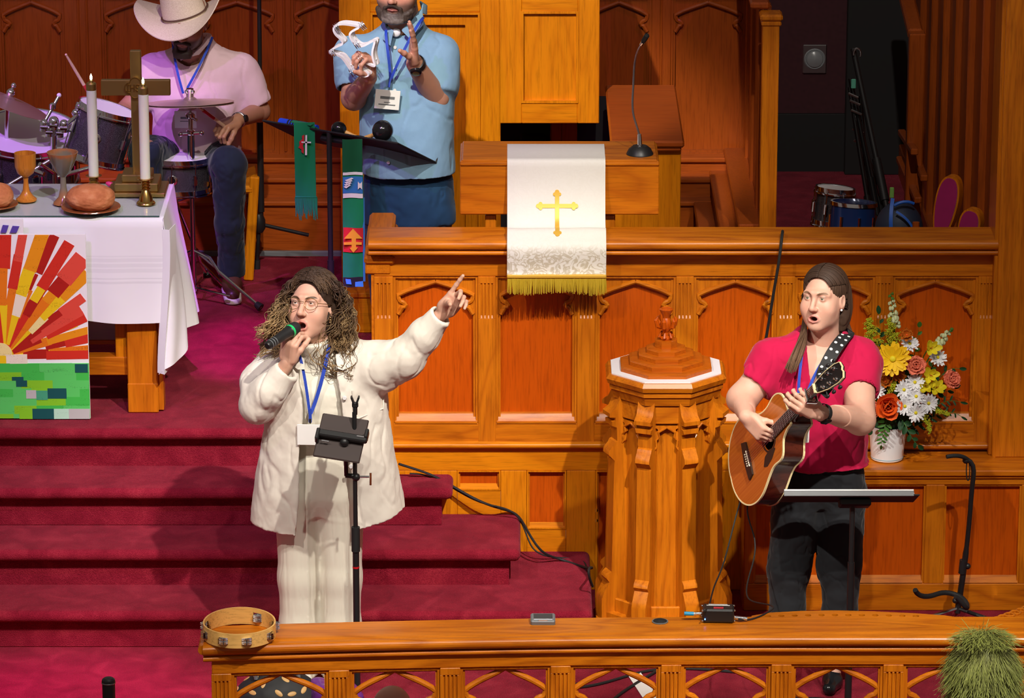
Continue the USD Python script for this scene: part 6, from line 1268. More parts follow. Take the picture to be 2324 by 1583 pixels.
# guitar frame: d along the neck, n out of the face, s towards the treble side
gd = unit(V(.38, -.631, .677)); gn = unit(V(-.857, -.516, 0)); gs_ = np.cross(gd, gn); gn = unit(gn - .2 * gs_); gs_ = np.cross(gd, gn); G0 = QX(1745, 994, -.24)
GS = .90; GP = lambda a, b=0.0, h=0.0: G0 + GS * (gd * a + gs_ * b + gn * h)
shr, er, wr = QX(1752, 828, .06), QX(1684, 905, .0), QX(1697, 948, -.21)
shl, el, wl = QX(1948, 828, .08), QX(1952, 952, -.15), QX(1854, 934, -.42)
fret = GP(.46, -.005, .0)
hr, tips, _ = sculpt_hand(wr, er, GP(.02, -.005, .035) - wr, -gn + gs_ * .3, [(.5, .8, .5), (.6, .9, .5), (.7, .9, .5), (.8, .9, .5)], thumb=(.8, .3, .4), side=1, s=.95, fore=.75, rw=.031, re=.050)
hl, tl, _ = sculpt_hand(wl, el, QX(1815, 912, -.475) - wl, V(-.25, .9, .2), [(.45, 1.0, .7), (.5, 1.05, .7), (.55, 1.1, .7), (.6, 1.1, .7)], thumb=(.6, .5, .75), side=1, s=.95, fore=.75, rw=.031, re=.050, spread=.07)
S = Field(np.minimum(np.minimum(shr, er), np.minimum(shl, el)) - .15, np.maximum(np.maximum(shl, el), np.maximum(shr, nk)) + .15, .006)
S.cap(nk, QX(1868, 1000, .10), .07, .10, .04); S.ell(QX(1860, 850, .05), V(.12, .08, .09), None, .03)
for sh, e, w in ((shr, er, wr), (shl, el, wl)): S.cap(sh, e, .068, .056, .03); S.cap(e, e + (w - e) * .6, .054, .040, .03); S.cap(nk, sh, .05, .06, .04)
tk = S.mesh(1); leg = trunk([(QX(1868, 1000, .10), QX(1868, 1080, .10), .08, .075), (QX(1806, 1110, .08), QX(1788, 1500, .06), .05, .03), (QX(1905, 1120, .08), QX(1905, 1500, .06), .05, .03)])
skinned(gt, hd, [tk, leg, hr, hl], colh, SKN); face_parts(gt, T, hs, A, 'iris_hazel', .55, (.0, .1))
cloth('pink_top', (.50, .006, .060), var=.10, weave=800, bump=.1); cloth('charcoal_trouser', (.020, .022, .026), var=.2, bump=.05)
S = Field(QX(1690, 1115, -.25), QX(2020, 745, .36) + V(0, 0, .2), .006)
rows = [(Zp(1108), Xp(1876, 1100), .08, .165, .135), (Zp(1040), Xp(1874, 1040), .08, .172, .14), (Zp(950), Xp(1868, 950), .075, .178, .145), (Zp(870), Xp(1862, 870), .075, .188, .135), (Zp(815), Xp(1860, 815), .085, .185, .10), (Zp(782), Xp(1866, 782), .09, .13, .075), (Zp(760), Xp(1868, 760), .10, .085, .06)]
S.loft(rows, 2.3, .03)
for sh in (shr, shl): S.cap(nk + V(0, 0, -.02), sh + V(0, 0, .012), .075, .084, .03)
L_ = S.layer()
for sh, e, f_ in ((shr, er, .46), (shl, el, .38)): L_.chain([sh + V(0, 0, .01), sh + (e - sh) * f_], [.084, .080], .045); L_.cuff(sh + (e - sh) * (f_ + .14), e - sh, .081, .07)
S.merge(L_, .045)
inner = [(z - (.05 if i == 0 else 0), a, b, w - .010, d - .010) for i, (z, a, b, w, d) in enumerate(rows)]; S.loft([(a[0] if i == 0 else Zp(1060), a[1], a[2], a[3] - .006, a[4] - .006) for i, a in enumerate(inner[:2])], 2.3, .004, True)
S.cap(QX(1868, 800, .10), QX(1862, 735, .08), .070, .088, .006, True)
for q in np.linspace(0, 1, 10): S.cap(QX(1846 + 18 * q, 872 - 105 * q, -.05) * V(1, 0, 1) - V(0, .25, 0), QX(1846 + 18 * q, 872 - 105 * q, -.05) * V(1, 0, 1) + V(0, .02, 0), .008 + .054 * q, .008 + .054 * q, .004, True)
S.plane(V(0, 0, Zp(1098)), V(.05, 0, -1))
S.bump(lambda p: -.007 * np.exp(-((p[:, 2] - Zp(1058)) / .004) ** 2)); m = wrinkled(S.mesh(1), .010, (8, 8, 7), 31, .002, (30, 30, 20)); obj('top', m, 'pink_top', gt, smooth=True)
S = Field(V(Xp(1700, 1200), -.2, -.02), V(Xp(2010, 1200), .32, Zp(1060)), .006)
S.loft([(Zp(1150), Xp(1858, 1150), .07, .150, .085), (Zp(1115), Xp(1866, 1115), .075, .166, .12), (Zp(1070), Xp(1872, 1070), .08, .155, .125)], 2.3, .03)
S.chain([QX(1812, 1125, .065), QX(1790, 1290, .03), QX(1787, 1395, .03), QX(1786, 1512, .04)], [.104, .082, .068, .056], .03); S.chain([QX(1908, 1125, .075), QX(1905, 1290, .03), QX(1906, 1395, .03), QX(1904, 1512, .04)], [.104, .082, .068, .056], .03)
S.plane(V(0, 0, .075), V(0, 0, -1)); obj('trousers', wrinkled(S.mesh(1), .008, (10, 10, 13), 12), 'charcoal_trouser', gt, smooth=True)
plain('patent_black', (.012, .012, .014), .18)
for x, t_ in ((1778, -.10), (1893, -.25)):
    q = V(Xp(x, 1530), -.0, 0); fw = V(t_, -1, 0); S = Field(q - V(.12, .17, .01), q + V(.10, .14, .09), .005); S.chain([q + V(0, .06, .036), q + fw * .03 + V(0, 0, .030), q + fw * .105 + V(0, 0, .024)], [.034, .034, .027], .03); S.plane(q + V(0, 0, .004), V(0, 0, -1)); S.ell(q + V(0, .03, .075), V(.033, .065, .036), None, .005, True)
    obj('shoe', S.mesh(1), 'patent_black', gt, smooth=True); obj('instep', ball(q + V(0, .035, .045), (.030, .07, .03), 2), 'instep_skin' if 'instep_skin' in M else plain('instep_skin', SKN, .5) or 'instep_skin', gt)
obj('stud_earring', ball(T(.084, .006, -.034), .005, 1), 'white_plastic', gt)
lf = lambda px, py, y: QX(px, py, y)
obj('lanyard', [ribbon([lf(1822, 772, -.0), lf(1818, 820, -.085), lf(1813, 870, -.11), lf(1822, 945, -.125)], .011), ribbon([lf(1903, 765, .02), lf(1880, 800, -.06), lf(1850, 850, -.11), lf(1826, 945, -.128)], .012)], 'lanyard_blue', gt, label='blue lanyard round the neck')
badge(gt, lf(1817, 982, -.135), rz(.2) @ rx(.1), .07, .085, [(.15, .12, .6), (-.1, .05, .7)])
# smart watch on the wrist
wq = wl + (el - wl) * .14; wd = unit(el - wl); Rw = frame(wd); obj('watch_band', lathe([(.0335, -.012), (.036, -.010), (.036, .010), (.0335, .012), (.0335, -.012)], wq, 24, Rw), 'black_matte', gt)
wf = unit(V(.1, -.75, -.6) - wd * np.dot(V(.1, -.75, -.6), wd)); Rf = np.stack([np.cross(wf, wd), wd, wf], 1); obj('watch_case', obox(wq + wf * .036, Rf, (.034, .040, .011), .004), 'black_gloss', gt)
# long straight hair: cap plus combed locks
S = Field(c - V(.2, .2, .42), c + V(.22, .25, .2), .005); Th = lambda x, y, z: c + hs * (A @ V(x, y, z))
S.ell(Th(0, -.023, .050), V(.087, .105, .094) * hs, A, .02); S.ell(Th(.040, -.075, -.03), V(.055, .045, .11) * hs, A, .03); S.ell(Th(-.050, -.06, -.03), V(.03, .05, .10) * hs, A, .03)
S.ell(Th(0, .092, -.020), V(.074, .092, .117) * hs, A, .008, True); S.ell(Th(.088, .0, -.015), V(.022, .024, .034) * hs, A, .008, True)
S.bump(lambda p: .004 * np.sin(np.arctan2(*((p - c) @ A)[:, :2].T) * 40) * .6)
hm = S.mesh(1); DK, MD = np.array([.040, .020, .012]), np.array([.105, .055, .032])
def hair_tone(v, s=60, seed=1, gz=None):
    k = np.clip(.3 + 1.2 * fbm(v, (s, s, 4), seed), 0, 1)[:, None]; return DK * (1 - k) + MD * k
obj('hair_cap', hm, 'hair_dyed', gt, col=hair_tone(hm.vertices), smooth=True)
rng = np.random.default_rng(5); hv, hf, hc, off = [], [], [], 0
def strand(path, r, c0, c1, n=22, flat=.45, up=None):
    global off
    p = spline(path, n); s = np.linspace(0, 1, n); m = tube(p, r * np.clip(1.1 - .55 * s ** 2, .2, 1), 6, True, flat, up); hv.append(m.vertices); hf.append(m.faces + off); off += len(m.vertices)
    k = s[:, None]; cc = np.array(c0) * (1 - k) + np.array(c1) * k; hc.append(np.vstack([np.repeat(cc, 6, 0), cc[:1], cc[-1:]]))
for k in range(70):                                        # front lock over the shoulder at the picture's left
    w, u = rng.uniform(0, 1), rng.uniform(0, 1); root = Th(-.072 - .012 * rng.uniform(), -.02 + .045 * w, .02 - .05 * rng.uniform())
    a = at(1815 + 16 * w, 760 + 8 * u, .05 - .08 * u); b = at(1798 + 26 * w, 800, -.06 - .03 * u); e = at(1780 + 22 * w + 6 * u, 838 + 10 * u - 10 * abs(w - .5), -.085 - .02 * u)
    strand([root, a, b, e], rng.uniform(.004, .006), tuple(DK * rng.uniform(.8, 1.3)), tuple(np.array([.19, .105, .062]) * rng.uniform(.7, 1.25)))
for k in range(90):                                        # behind the ear at the picture's right
    w, u = rng.uniform(0, 1), rng.uniform(0, 1); root = Th(.082 + .006 * u, -.03 - .06 * w, .03 - .06 * u)
    a = at(1912 + 12 * w, 725, .10 + .06 * w); b = at(1916 + 24 * w, 765, .09 + .07 * w); e = at(1912 + 42 * w, 772 + 24 * u, .02 + .12 * w)
    strand([root, a, b, e], rng.uniform(.004, .006), tuple(DK * rng.uniform(.7, 1.3)), tuple(MD * rng.uniform(.7, 1.6)))
for k in range(200):                                       # combed over the skull from the parting
    sgn = 1 if rng.uniform() < .6 else -1; y0 = rng.uniform(-.09, .17); yy = y0 - .02; e = lambda a: V(.0885 * math.sin(a) * sgn, 0, .046 + .0945 * math.cos(a))
    cut = 1.75 if yy < .0 else 1.35
    pts = [Th(0, -.023, .050) + hs * (A @ (lambda q: q * (1 / max(1e-6, math.sqrt((q[0] / .089) ** 2 + (q[1] / .107) ** 2 + (q[2] / .096) ** 2))))(V(math.sin(a) * sgn * .09, y0 + .032 - .035 * a, math.cos(a) * .095))) for a in np.linspace(.03, cut, 7)]
    strand(pts, .0042, tuple(DK * rng.uniform(.6, 1.2)), tuple(DK * rng.uniform(.8, 1.7)), 14)
obj('long_hair', tm(np.vstack(hv), np.vstack(hf)), 'hair_dyed', gt, col=np.vstack(hc), label='long straight brown hair', smooth=True)

# ---------------------------------------------------------------- her guitar
gtr = thing('acoustic_guitar', 'acoustic cutaway guitar with an amber top held by the person in the pink top', 'guitar', G0)
Rgt = np.stack([gd, gs_, gn], 1); gl = lambda m: move(m, Rgt, G0, GS)
half = lambda a, k: np.interp(a, [-.385, -.37, -.33, -.26, -.18, -.10, -.03, .03, .09, .12], [0, .08, .145, .188, .196, .176, .138, .132, .142, .142])
oa = [(-.385, 0), (-.380, .06), (-.362, .105), (-.33, .145), (-.28, .180), (-.22, .197), (-.16, .192), (-.10, .168), (-.05, .140), (.0, .128), (.05, .131), (.10, .143), (.14, .143), (.175, .122), (.195, .08), (.20, .035), (.20, 0)]
bass = [(a, -b) for a, b in oa]; treb = [q for q in oa if q[0] < .055] + [(.075, .125), (.090, .108), (.100, .085), (.115, .062), (.14, .048), (.175, .036), (.20, .034)]
ol = np.array(bass + treb[::-1]); 
from scipy.interpolate import splprep, splev
tck, _ = splprep(ol.T, s=1e-5, per=False); ol = np.array(splev(np.linspace(0, 1, 120), tck)).T; gp = Polygon(ol).buffer(0)
mat('guitar_top', {'tc': ('texture_coordinate', {}), 'v': ('vector_math', {'math_type': 'dot_product', 'vector2': tuple(gs_ * 1.0)}), 'c': ('combine_xyz', {}), 'n': ('noise_texture', {'scale': 120.0, 'detail': 2.0}), 'n2': ('noise_texture', {'scale': 4.0}), 'r': ('rgb_ramp', {'ramp': [(.3, (.42, .098, .010)), (.7, (.54, .150, .018))]}), 'p': ('principled_bsdf', {'roughness': .16, 'coat_weight': .6, 'coat_roughness': .06})},
    [('tc.object', 'v.vector1'), ('v.value', 'c.x'), ('c.vector', 'n.vector'), ('n.fac', 'r.fac'), ('r.color', 'p.base_color')])
wood('rosewood', (.085, .016, .008), (.032, .006, .004), 'x', fig=.8, rough=.14); plain('binding', (.80, .66, .36), .35); plain('ebony', (.025, .014, .010), .35)
def plate(pol, h0, h1): return move(poly_f(pol, V(0, 0, h0), np.eye(3), h1 - h0), Rgt, G0, GS)
hole = Point(0, 0).buffer(.050, 24)
obj('soundboard', plate(gp.difference(hole), -.004, 0), 'guitar_top', gtr); obj('rosette', plate(Point(0, 0).buffer(.062, 28).difference(Point(0, 0).buffer(.053, 28)), -.001, .0008), 'ebony', gtr)
obj('side', plate(gp.difference(gp.buffer(-.004)), -.098, -.006), 'rosewood', gtr); obj('back', plate(gp, -.104, -.098), 'rosewood', gtr)
for h0, h1 in ((-.007, .001), (-.106, -.097)): obj('edge_binding', plate(gp.buffer(.0022).difference(gp.buffer(-.0045)), h0, h1), 'binding', gtr)
obj('pickguard', plate(Polygon([(-.01, .05), (-.06, .06), (-.085, .09), (-.06, .10), (-.01, .088), (.03, .064)]).buffer(.004), .0004, .0016), 'ebony', gtr)
obj('bridge', plate(Polygon([(-.222, -.085), (-.190, -.075), (-.186, 0), (-.190, .075), (-.222, .085), (-.230, 0)]).buffer(.003), .0005, .009), 'ebony', gtr); obj('saddle', plate(Polygon([(-.196, -.038), (-.192, -.038), (-.189, .038), (-.193, .038)]), .008, .013), 'ivory', gtr)
for k in range(6): obj('bridge_pin', ball(GP(-.210, -.027 + .0108 * k, .010), .0032, 1), 'ivory', gtr)
nkp = Polygon([(.052, -.028), (.455, -.0215), (.455, .0215), (.052, .028)]); obj('fingerboard', plate(nkp, .001, .008), 'ebony', gtr)
obj('neck', move(tube([(.19, 0, -.022), (.22, 0, -.012), (.30, 0, -.006), (.46, 0, -.004)], [.030, .024, .021, .020], 14, True, .75, V(0, 0, 1)), Rgt, G0, GS), 'rosewood', gtr)
fp = [.455 - .645 * (1 - 2 ** (-k / 12)) for k in range(1, 19)]
for a in fp: obj('fret', plate(Polygon([(a - .0012, -.0225 - .006 * (.455 - a) / .4), (a + .0012, -.0225 - .006 * (.455 - a) / .4), (a + .0012, .0225 + .006 * (.455 - a) / .4), (a - .0012, .0225 + .006 * (.455 - a) / .4)]), .0075, .0095), 'steel_dull', gtr)
obj('nut', plate(Polygon([(.455, -.0215), (.462, -.0215), (.462, .0215), (.455, .0215)]), .001, .012), 'binding', gtr)
for k in range(6): obj('string', rod(GP(-.193, -.026 + .0104 * k, .0135), GP(.458, -.0175 + .007 * k, .0125), .0009, sides=5), 'chrome', gtr)
hsd = lambda m: m
hp = Polygon([(.462, -.022), (.49, -.030), (.535, -.040), (.60, -.043), (.632, -.036), (.640, -.012), (.634, .0), (.640, .012), (.632, .036), (.60, .043), (.535, .040), (.49, .030), (.462, .022)])
Rh = Rgt @ ry(.22); H0 = GP(.460, 0, 0); hl_ = lambda a, b, h=0: H0 + GS * (Rh @ V(a - .460, b, h)); plh = lambda pol, h0, h1: move(poly_f(affinity.translate(pol, -.460, 0), V(0, 0, h0), np.eye(3), h1 - h0), Rh, H0, GS)
obj('headstock', plh(hp, -.014, .002), 'black_gloss', gtr); obj('headstock_binding', plh(hp.buffer(.0022).difference(hp.buffer(-.0008)), -.006, .0028), 'binding', gtr)
for s in (-1, 1):
    for k in range(3):
        a = .510 + .042 * k; b = s * (.020 + .0025 * k); t = obj('tuner', [rod(hl_(a, b, .002), hl_(a, b, .018), .0042), lathe([(0, .003), (.0075, .003), (.0085, .001)], hl_(a, b, .002), 14, Rh)], 'chrome', gtr)
        obj('tuner_button', [rod(hl_(a, s * .036, -.007), hl_(a, s * .055, -.007), .003), ball(hl_(a, s * .062, -.007), (.0105, .0075, .007), 2, Rh)], 'black_plastic', t)
ca = fp[1] + .012; obj('capo', [obox(GP(ca, 0, .015), Rgt, (.012, .056, .008), .003), obox(GP(ca, .012, -.030), Rgt, (.014, .04, .008), .003), obox(GP(ca - .004, .032, -.006), Rgt, (.014, .008, .05), .003)], 'chrome', gtr, label='silver capo clamped on the neck')
# strap with white dots over the shoulder
sp_ = [GP(.47, .03, -.01), at(1868, 858, -.22), at(1872, 835, -.13), at(1890, 800, -.085), at(1910, 772, -.02), at(1925, 758, .08), at(1930, 790, .20)]
obj('strap', ribbon(sp_, .050, .0025, V(-.25, -1, .35), 60), 'black_matte', gtr, label='black guitar strap with white dots')
ps = spline(sp_, 60); tt = np.gradient(ps, axis=0); tt /= np.linalg.norm(tt, axis=1, keepdims=True); up = unit(V(-.25, -1, .35))
for k in range(8, 46, 3):
    u = unit(np.cross(tt[k], up)); nf = unit(np.cross(u, tt[k])); nf *= np.sign(np.dot(nf, up))
    for s in (-.013, .013): obj('strap_dot', lathe([(0, .0005), (.0062, .0004), (.0062, -.001)], ps[k] + u * s + nf * .0022, 12, frame(nf)), 'paper', gtr)
obj('strap_button', ball(GP(-.39, 0, -.05), .008, 1), 'chrome', gtr)
# ---------------------------------------------------------------- the man in the denim shirt
MY = 2.5; pm = thing('person', 'bearded person in a light blue denim shirt clapping towards a jingle ring', 'person', V(at(920, 500, MY)[0], MY, ZP))
BX = lambda px, py, y=MY: at(px, py, y)
c = BX(905, -28, MY - .03); A = head_axes(math.radians(14), math.radians(-2), math.radians(2)); hs = 1.10
nk = BX(922, 88, MY + .03); hd, T = sculpt_head(c, A, hs, nk, mouth=0, lid=.4, full=1.14, jaw=1.18, nr=.066)
SKN = (.56, .275, .18); BRD = (.10, .075, .06)
colh = paint_head(hd.vertices, T, c, A, hs, SKN, lips=(.40, .14, .11), stubble=(BRD, .75))
shr, er, wr = BX(800, 130, MY + .0), BX(803, 222, MY - .10), BX(838, 172, MY - .33)
shl, el, wl = BX(1000, 130, MY + .0), BX(990, 222, MY - .08), BX(941, 140, MY - .26)
hr, tr_, _ = sculpt_hand(wr, er, BX(836, 118, MY - .38) - wr, V(-.75, -.6, .0), [(.9, 1.2, .8)] * 4, thumb=(.5, .3, .8), side=1, s=1.08, rw=.031, re=.048, fore=.95)
hl, tl_, _ = sculpt_hand(wl, el, BX(938, 70, MY - .33) - wl, V(-.85, -.15, .1), [(.06, .12, .08), (.05, .10, .08), (.05, .12, .08), (.10, .15, .1)], thumb=(.75, .35, .45), side=1, s=1.10, rw=.034, re=.052, fore=.95, spread=.06, tw=.1)
tk = trunk([(nk, BX(922, 330), .07, .12), (shr, er, .058, .05), (shl, el, .060, .052), (er, wr, .05, .032), (el, wl, .052, .034), (nk, shr, .06, .06), (nk, shl, .06, .06), (BX(922, 330), BX(922, 400), .12, .11), (BX(880, 420), V(BX(880, 700)[0], MY, ZP + .1), .07, .04), (BX(965, 420), V(BX(965, 700)[0], MY, ZP + .1), .07, .04)])
skinned(pm, hd, [tk, hr, hl], colh, SKN); face_parts(pm, T, hs, A, 'iris_brown', 0)
ZM = lambda py, y=MY: at(1162, py, y)[2]
S = Field(c - .17, c + .17, .004); Th = lambda x, y, z: c + hs * (A @ V(x, y, z))
for k in range(9):
    a = -1.25 + 2.5 * k / 8; S.cap(Th(.066 * math.sin(a) * 1.05, .040 + .042 * math.cos(a), -.070 - .026 * math.cos(a)), Th(.060 * math.sin(a), .044 + .044 * math.cos(a), -.094 - .024 * math.cos(a)), .015, .014, .012)
for q in (-1, 1): S.cap(Th(q * .004, .106, -.047), Th(q * .032, .088, -.064), .0070, .0060, .008); S.cap(Th(q * .032, .086, -.064), Th(q * .030, .082, -.09), .008, .012, .01); S.cap(Th(q * .070, .03, -.06), Th(q * .078, .0, .0), .010, .006, .01)
S.ell(Th(0, .098, -.068), V(.021, .02, .010) * hs, A, .004, True); S.bump(lambda p: .006 * fbm(p, 120, 9)); hm = S.mesh(0)
q_ = (np.asarray(hm.vertices) - c) @ A; gz = np.clip((-.085 - q_[:, 2]) / .03, 0, 1)[:, None] * (np.abs(q_[:, :1]) < .05)
obj('beard', hm, 'hair_dyed', pm, col=np.clip((np.array([.055, .038, .028]) * (1 - gz) + np.array([.15, .125, .105]) * gz) * (1 + 1.0 * fbm(hm.vertices, 160, 3))[:, None], 0, 1), label='short greying beard')
S = Field(c - .17, c + .19, .005); S.ell(Th(0, -.034, .046), V(.088, .096, .090) * hs, A, .02); S.ell(Th(0, .085, -.005), V(.08, .09, .088) * hs, A, .012, True); S.plane(Th(0, 0, -.045), A @ V(0, .3, -1)); S.bump(lambda p: .004 * fbm(p, 80, 3)); hm = S.mesh(0); obj('short_hair', hm, 'hair_dyed', pm, col=np.tile([.05, .035, .025], (len(hm.vertices), 1)))
cloth('denim_light', (.215, .37, .50), var=.10, weave=700, bump=.12, col2=(.18, .32, .45)); cloth('jeans', (.020, .070, .155), var=.3, weave=700, bump=.1)
S = Field(BX(750, 425, MY - .3), BX(1050, -5, MY + .3) + V(0, 0, .15), .006)
rows = [(ZM(418), BX(925, 410)[0], MY - .01, .212, .175), (ZM(330), BX(925, 330)[0], MY - .015, .208, .175), (ZM(230), BX(922, 230)[0], MY - .01, .208, .165), (ZM(150), BX(916, 150)[0], MY, .215, .14), (ZM(95), BX(912, 95)[0], MY + .01, .185, .105), (ZM(62), BX(915, 62)[0], MY + .03, .10, .075), (ZM(35), BX(918, 35)[0], MY + .035, .076, .066)]
S.loft(rows, 2.4, .03)
L_ = S.layer()
for sh, e, f_, r in ((shr, er, .62, .080), (shl, el, .66, .088)): L_.chain([sh + V(0, 0, .01), sh + (e - sh) * f_], [.088, r], .045); L_.cuff(sh + (e - sh) * (f_ + .16), e - sh, r, .08)
S.merge(L_, .045)
inner = [(z - (.05 if i == 0 else 0), a, b, w - .012, d - .012) for i, (z, a, b, w, d) in enumerate(rows)]; S.loft([(a[0] if i == 0 else ZM(360), a[1], a[2], a[3] - .004, a[4] - .004) for i, a in enumerate(inner[:2])], 2.4, .004, True)
S.cap(BX(918, 75, MY + .02), BX(905, -10, MY - .02), .068, .085, .006, True); S.cap(BX(898, 92, MY - .16), BX(900, 30, MY - .10), .012, .05, .006, True)
g = np.meshgrid(*S.ax, indexing='ij', sparse=True); xh = np.abs(g[0] - BX(925, 400)[0]); S.f = np.maximum(S.f, (ZM(410) + .9 * np.clip(xh - .10, 0, .2) ** 1.3 - g[2]).astype(np.float32))
S.bump(lambda p: -.005 * np.exp(-((p[:, 0] - BX(872 + 0, 330)[0]) / .003) ** 2) * (p[:, 1] < MY - .05))
m = wrinkled(S.mesh(1), .008, (7, 7, 5), 41, .0022, (26, 26, 16)); obj('denim_shirt', m, 'denim_light', pm, smooth=True)
for pts in ([BX(893, 72, MY - .12), BX(880, 62, MY - .05), BX(868, 88, MY - .09), BX(886, 104, MY - .15)], [BX(912, 70, MY - .12), BX(958, 20, MY - .0), BX(962, 55, MY - .05), BX(930, 88, MY - .14)]):
    p = np.array(pts); obj('collar', manifold3d.Manifold.hull_points(np.vstack([p, p + V(0, .012, .003)])), 'denim_light', pm)
obj('collar', ribbon([BX(958, 18, MY - .0), BX(968, 22, MY + .06), BX(955, 10, MY + .11)], .04, .006, V(1, -.3, 0), 10), 'denim_light', pm)
obj('undershirt', ball(BX(899, 74, MY - .080), (.020, .012, .020), 2), 'paper', pm)
for py in (96, 140, 186, 272, 345): obj('button', lathe([(0, .004), (.007, .004), (.008, 0)], on_front([(BX(898 - 14 * (py > 250), py)[0], ZM(py))], rows, .006)[0], 12, rx(math.pi / 2)), 'white_plastic', pm)
S = Field(V(BX(810, 500)[0], MY - .25, ZP - .01), V(BX(1050, 500)[0], MY + .25, ZM(380)), .007)
S.loft([(ZM(500), BX(928, 500)[0], MY, .205, .13), (ZM(430), BX(927, 430)[0], MY, .20, .14), (ZM(388), BX(926, 390)[0], MY, .188, .14)], 2.4, .03)
for x in (880, 972): S.chain([BX(x, 480), V(BX(x, 600)[0], MY - .01, ZM(620)), V(BX(x, 600)[0], MY + .02, ZP + .06)], [.108, .085, .07], .025)
S.plane(V(0, 0, ZP + .03), V(0, 0, -1)); obj('jeans', wrinkled(S.mesh(1), .010, (9, 9, 9), 5), 'jeans', pm, smooth=True)
for x in (878, 974): q = V(BX(x, 600)[0], MY - .04, ZP); S = Field(q - V(.09, .17, .01), q + V(.09, .15, .12), .007); S.chain([q + V(0, .07, .05), q + V(0, -.11, .04)], [.045, .038], .03); S.plane(q + V(0, 0, .003), V(0, 0, -1)); obj('shoe', S.mesh(1), 'black_matte', pm, smooth=True)
obj('lanyard', [ribbon([BX(876, 68, MY - .10), BX(878, 100, MY - .16), BX(884, 150, MY - .172), BX(886, 178, MY - .178)], .012), ribbon([BX(962, 40, MY - .02), BX(945, 62, MY - .12), BX(918, 112, MY - .172), BX(888, 178, MY - .180)], .012), ribbon([BX(886, 172, MY - .18), BX(884, 186, MY - .185), BX(882, 198, MY - .19)], .010, n=6)], 'lanyard_blue', pm, label='blue lanyard round the neck')
badge(pm, BX(879, 226, MY - .196), rz(.05) @ ry(.10), .108, .086, [(.10, .14, .58), (-.14, .04, .25), (-.26, .06, .68)])
wd = unit(el - wl); wq = wl + wd * .02; Rw = frame(wd); obj('watch_band', lathe([(.0365, -.016), (.041, -.013), (.041, .013), (.0365, .016), (.0365, -.016)], wq, 24, Rw), 'black_plastic', pm)
wf = unit(V(-.25, -1, .1) - wd * np.dot(V(-.25, -1, .1), wd)); Rf = frame(wf, wd); obj('watch_case', lathe([(0, .014), (.018, .014), (.024, .010), (.027, 0)], wq + wf * .036, 24, Rf), 'black_gloss', pm); obj('watch_dial', lathe([(0, .0155), (.013, .0155), (.016, .0142)], wq + wf * .036, 20, Rf), 'brass_dull', pm)
# star shaped jingle ring in his hand
jr = thing('jingle_ring', 'white bird shaped tambourine frame with jingles held by the person in denim', 'tambourine', BX(800, 120, MY - .40)); JY = MY - .42
J = lambda x, y, dy=0: at(600 + x / 3.862, y / 3.862, JY + dy)
ol = [(600, 235), (650, 212), (720, 214), (848, 236), (790, 262), (742, 290), (752, 340), (800, 400), (850, 412), (905, 385), (972, 345), (958, 400), (940, 470), (955, 540), (978, 592), (900, 560), (830, 520), (815, 540), (835, 590), (880, 630), (925, 662), (860, 675), (780, 640), (735, 590), (700, 530), (650, 480), (550, 472), (600, 425), (655, 400), (695, 383), (660, 335), (612, 300)]
ring = np.array([J(x, y) for x, y in ol] + [J(*ol[0])]); ring = np.vstack([ring[:1]] + [np.linspace(ring[i], ring[i + 1], 5)[1:] for i in range(len(ring) - 1)]); ring = np.stack([np.convolve(np.r_[ring[-3:-1, k], ring[:, k], ring[1:3, k]], np.ones(5) / 5, 'valid') for k in range(3)], 1)
dep = unit(V(.45, 1, .15)) * .042
tng = np.gradient(ring, axis=0); tng /= np.linalg.norm(tng, axis=1, keepdims=True); ouw = np.cross(tng, unit(dep)); ouw /= np.linalg.norm(ouw, axis=1, keepdims=True)
for k0, k1 in ((0, .36), (.64, 1)): obj('frame_band', sheet(np.stack([ring + dep * k0, ring + dep * (k0 + k1) / 2, ring + dep * k1], 1), .009), 'white_plastic', jr)
obj('inner_web', sheet(np.stack([ring + dep * .3 , ring + dep * .7], 1), .0025), 'black_plastic', jr) if False else None
obj('frame_pin', [rod(ring[k] + dep * .3, ring[k] + dep * .7, .004, sides=6) for k in range(4, len(ring), 8)], 'white_plastic', jr)
for x, y in ((612, 250), (838, 236), (785, 400), (572, 475), (818, 522), (750, 645)):
    p = J(x, y) + dep * .5; ax = Rj = frame(unit(V(.8, .2, .5)))
    for q in (-.008, .0, .008): obj('jingle', lathe([(0, .001), (.006, .0015), (.012, .001), (.021, .003), (.021, .0042), (.011, .002), (0, .002)], p + Rj[:, 2] * q + V(0, -.02, 0), 16, Rj), 'chrome', jr)
# ---------------------------------------------------------------- the drummer
DRY = 3.50; dm = thing('person', 'seated drummer in a pale pink short sleeved shirt and a wide cowboy hat', 'person', V(at(450, 600, DRY)[0], DRY, ZP))
KX = lambda px, py, y=DRY: at(px, py, y)
c = KX(424, 50, DRY - .13); A = head_axes(math.radians(8), math.radians(-13), math.radians(5)); hs = 1.08
nk = KX(440, 135, DRY + .0); hd, T = sculpt_head(c, A, hs, nk, mouth=0, lid=.6, full=1.05, jaw=1.05, nr=.062)
SKN = (.36, .165, .10)
colh = paint_head(hd.vertices, T, c, A, hs, SKN, lips=(.28, .11, .09), stubble=((.035, .020, .014), .85))
shr, er, wr = KX(350, 165, DRY), KX(290, 250, DRY - .05), KX(238, 265, DRY - .28)
shl, el, wl = KX(545, 165, DRY), KX(588, 252, DRY - .02), KX(537, 274, DRY - .27)
hl, tl_, _ = sculpt_hand(wl, el, KX(508, 286, DRY - .34) - wl, V(-.2, .1, -1), [(.7, 1.1, .7), (.9, 1.2, .8), (1.0, 1.2, .8), (1.0, 1.2, .8)], thumb=(.8, .35, .4), side=1, s=1.05, rw=.030, re=.046, fore=.95)
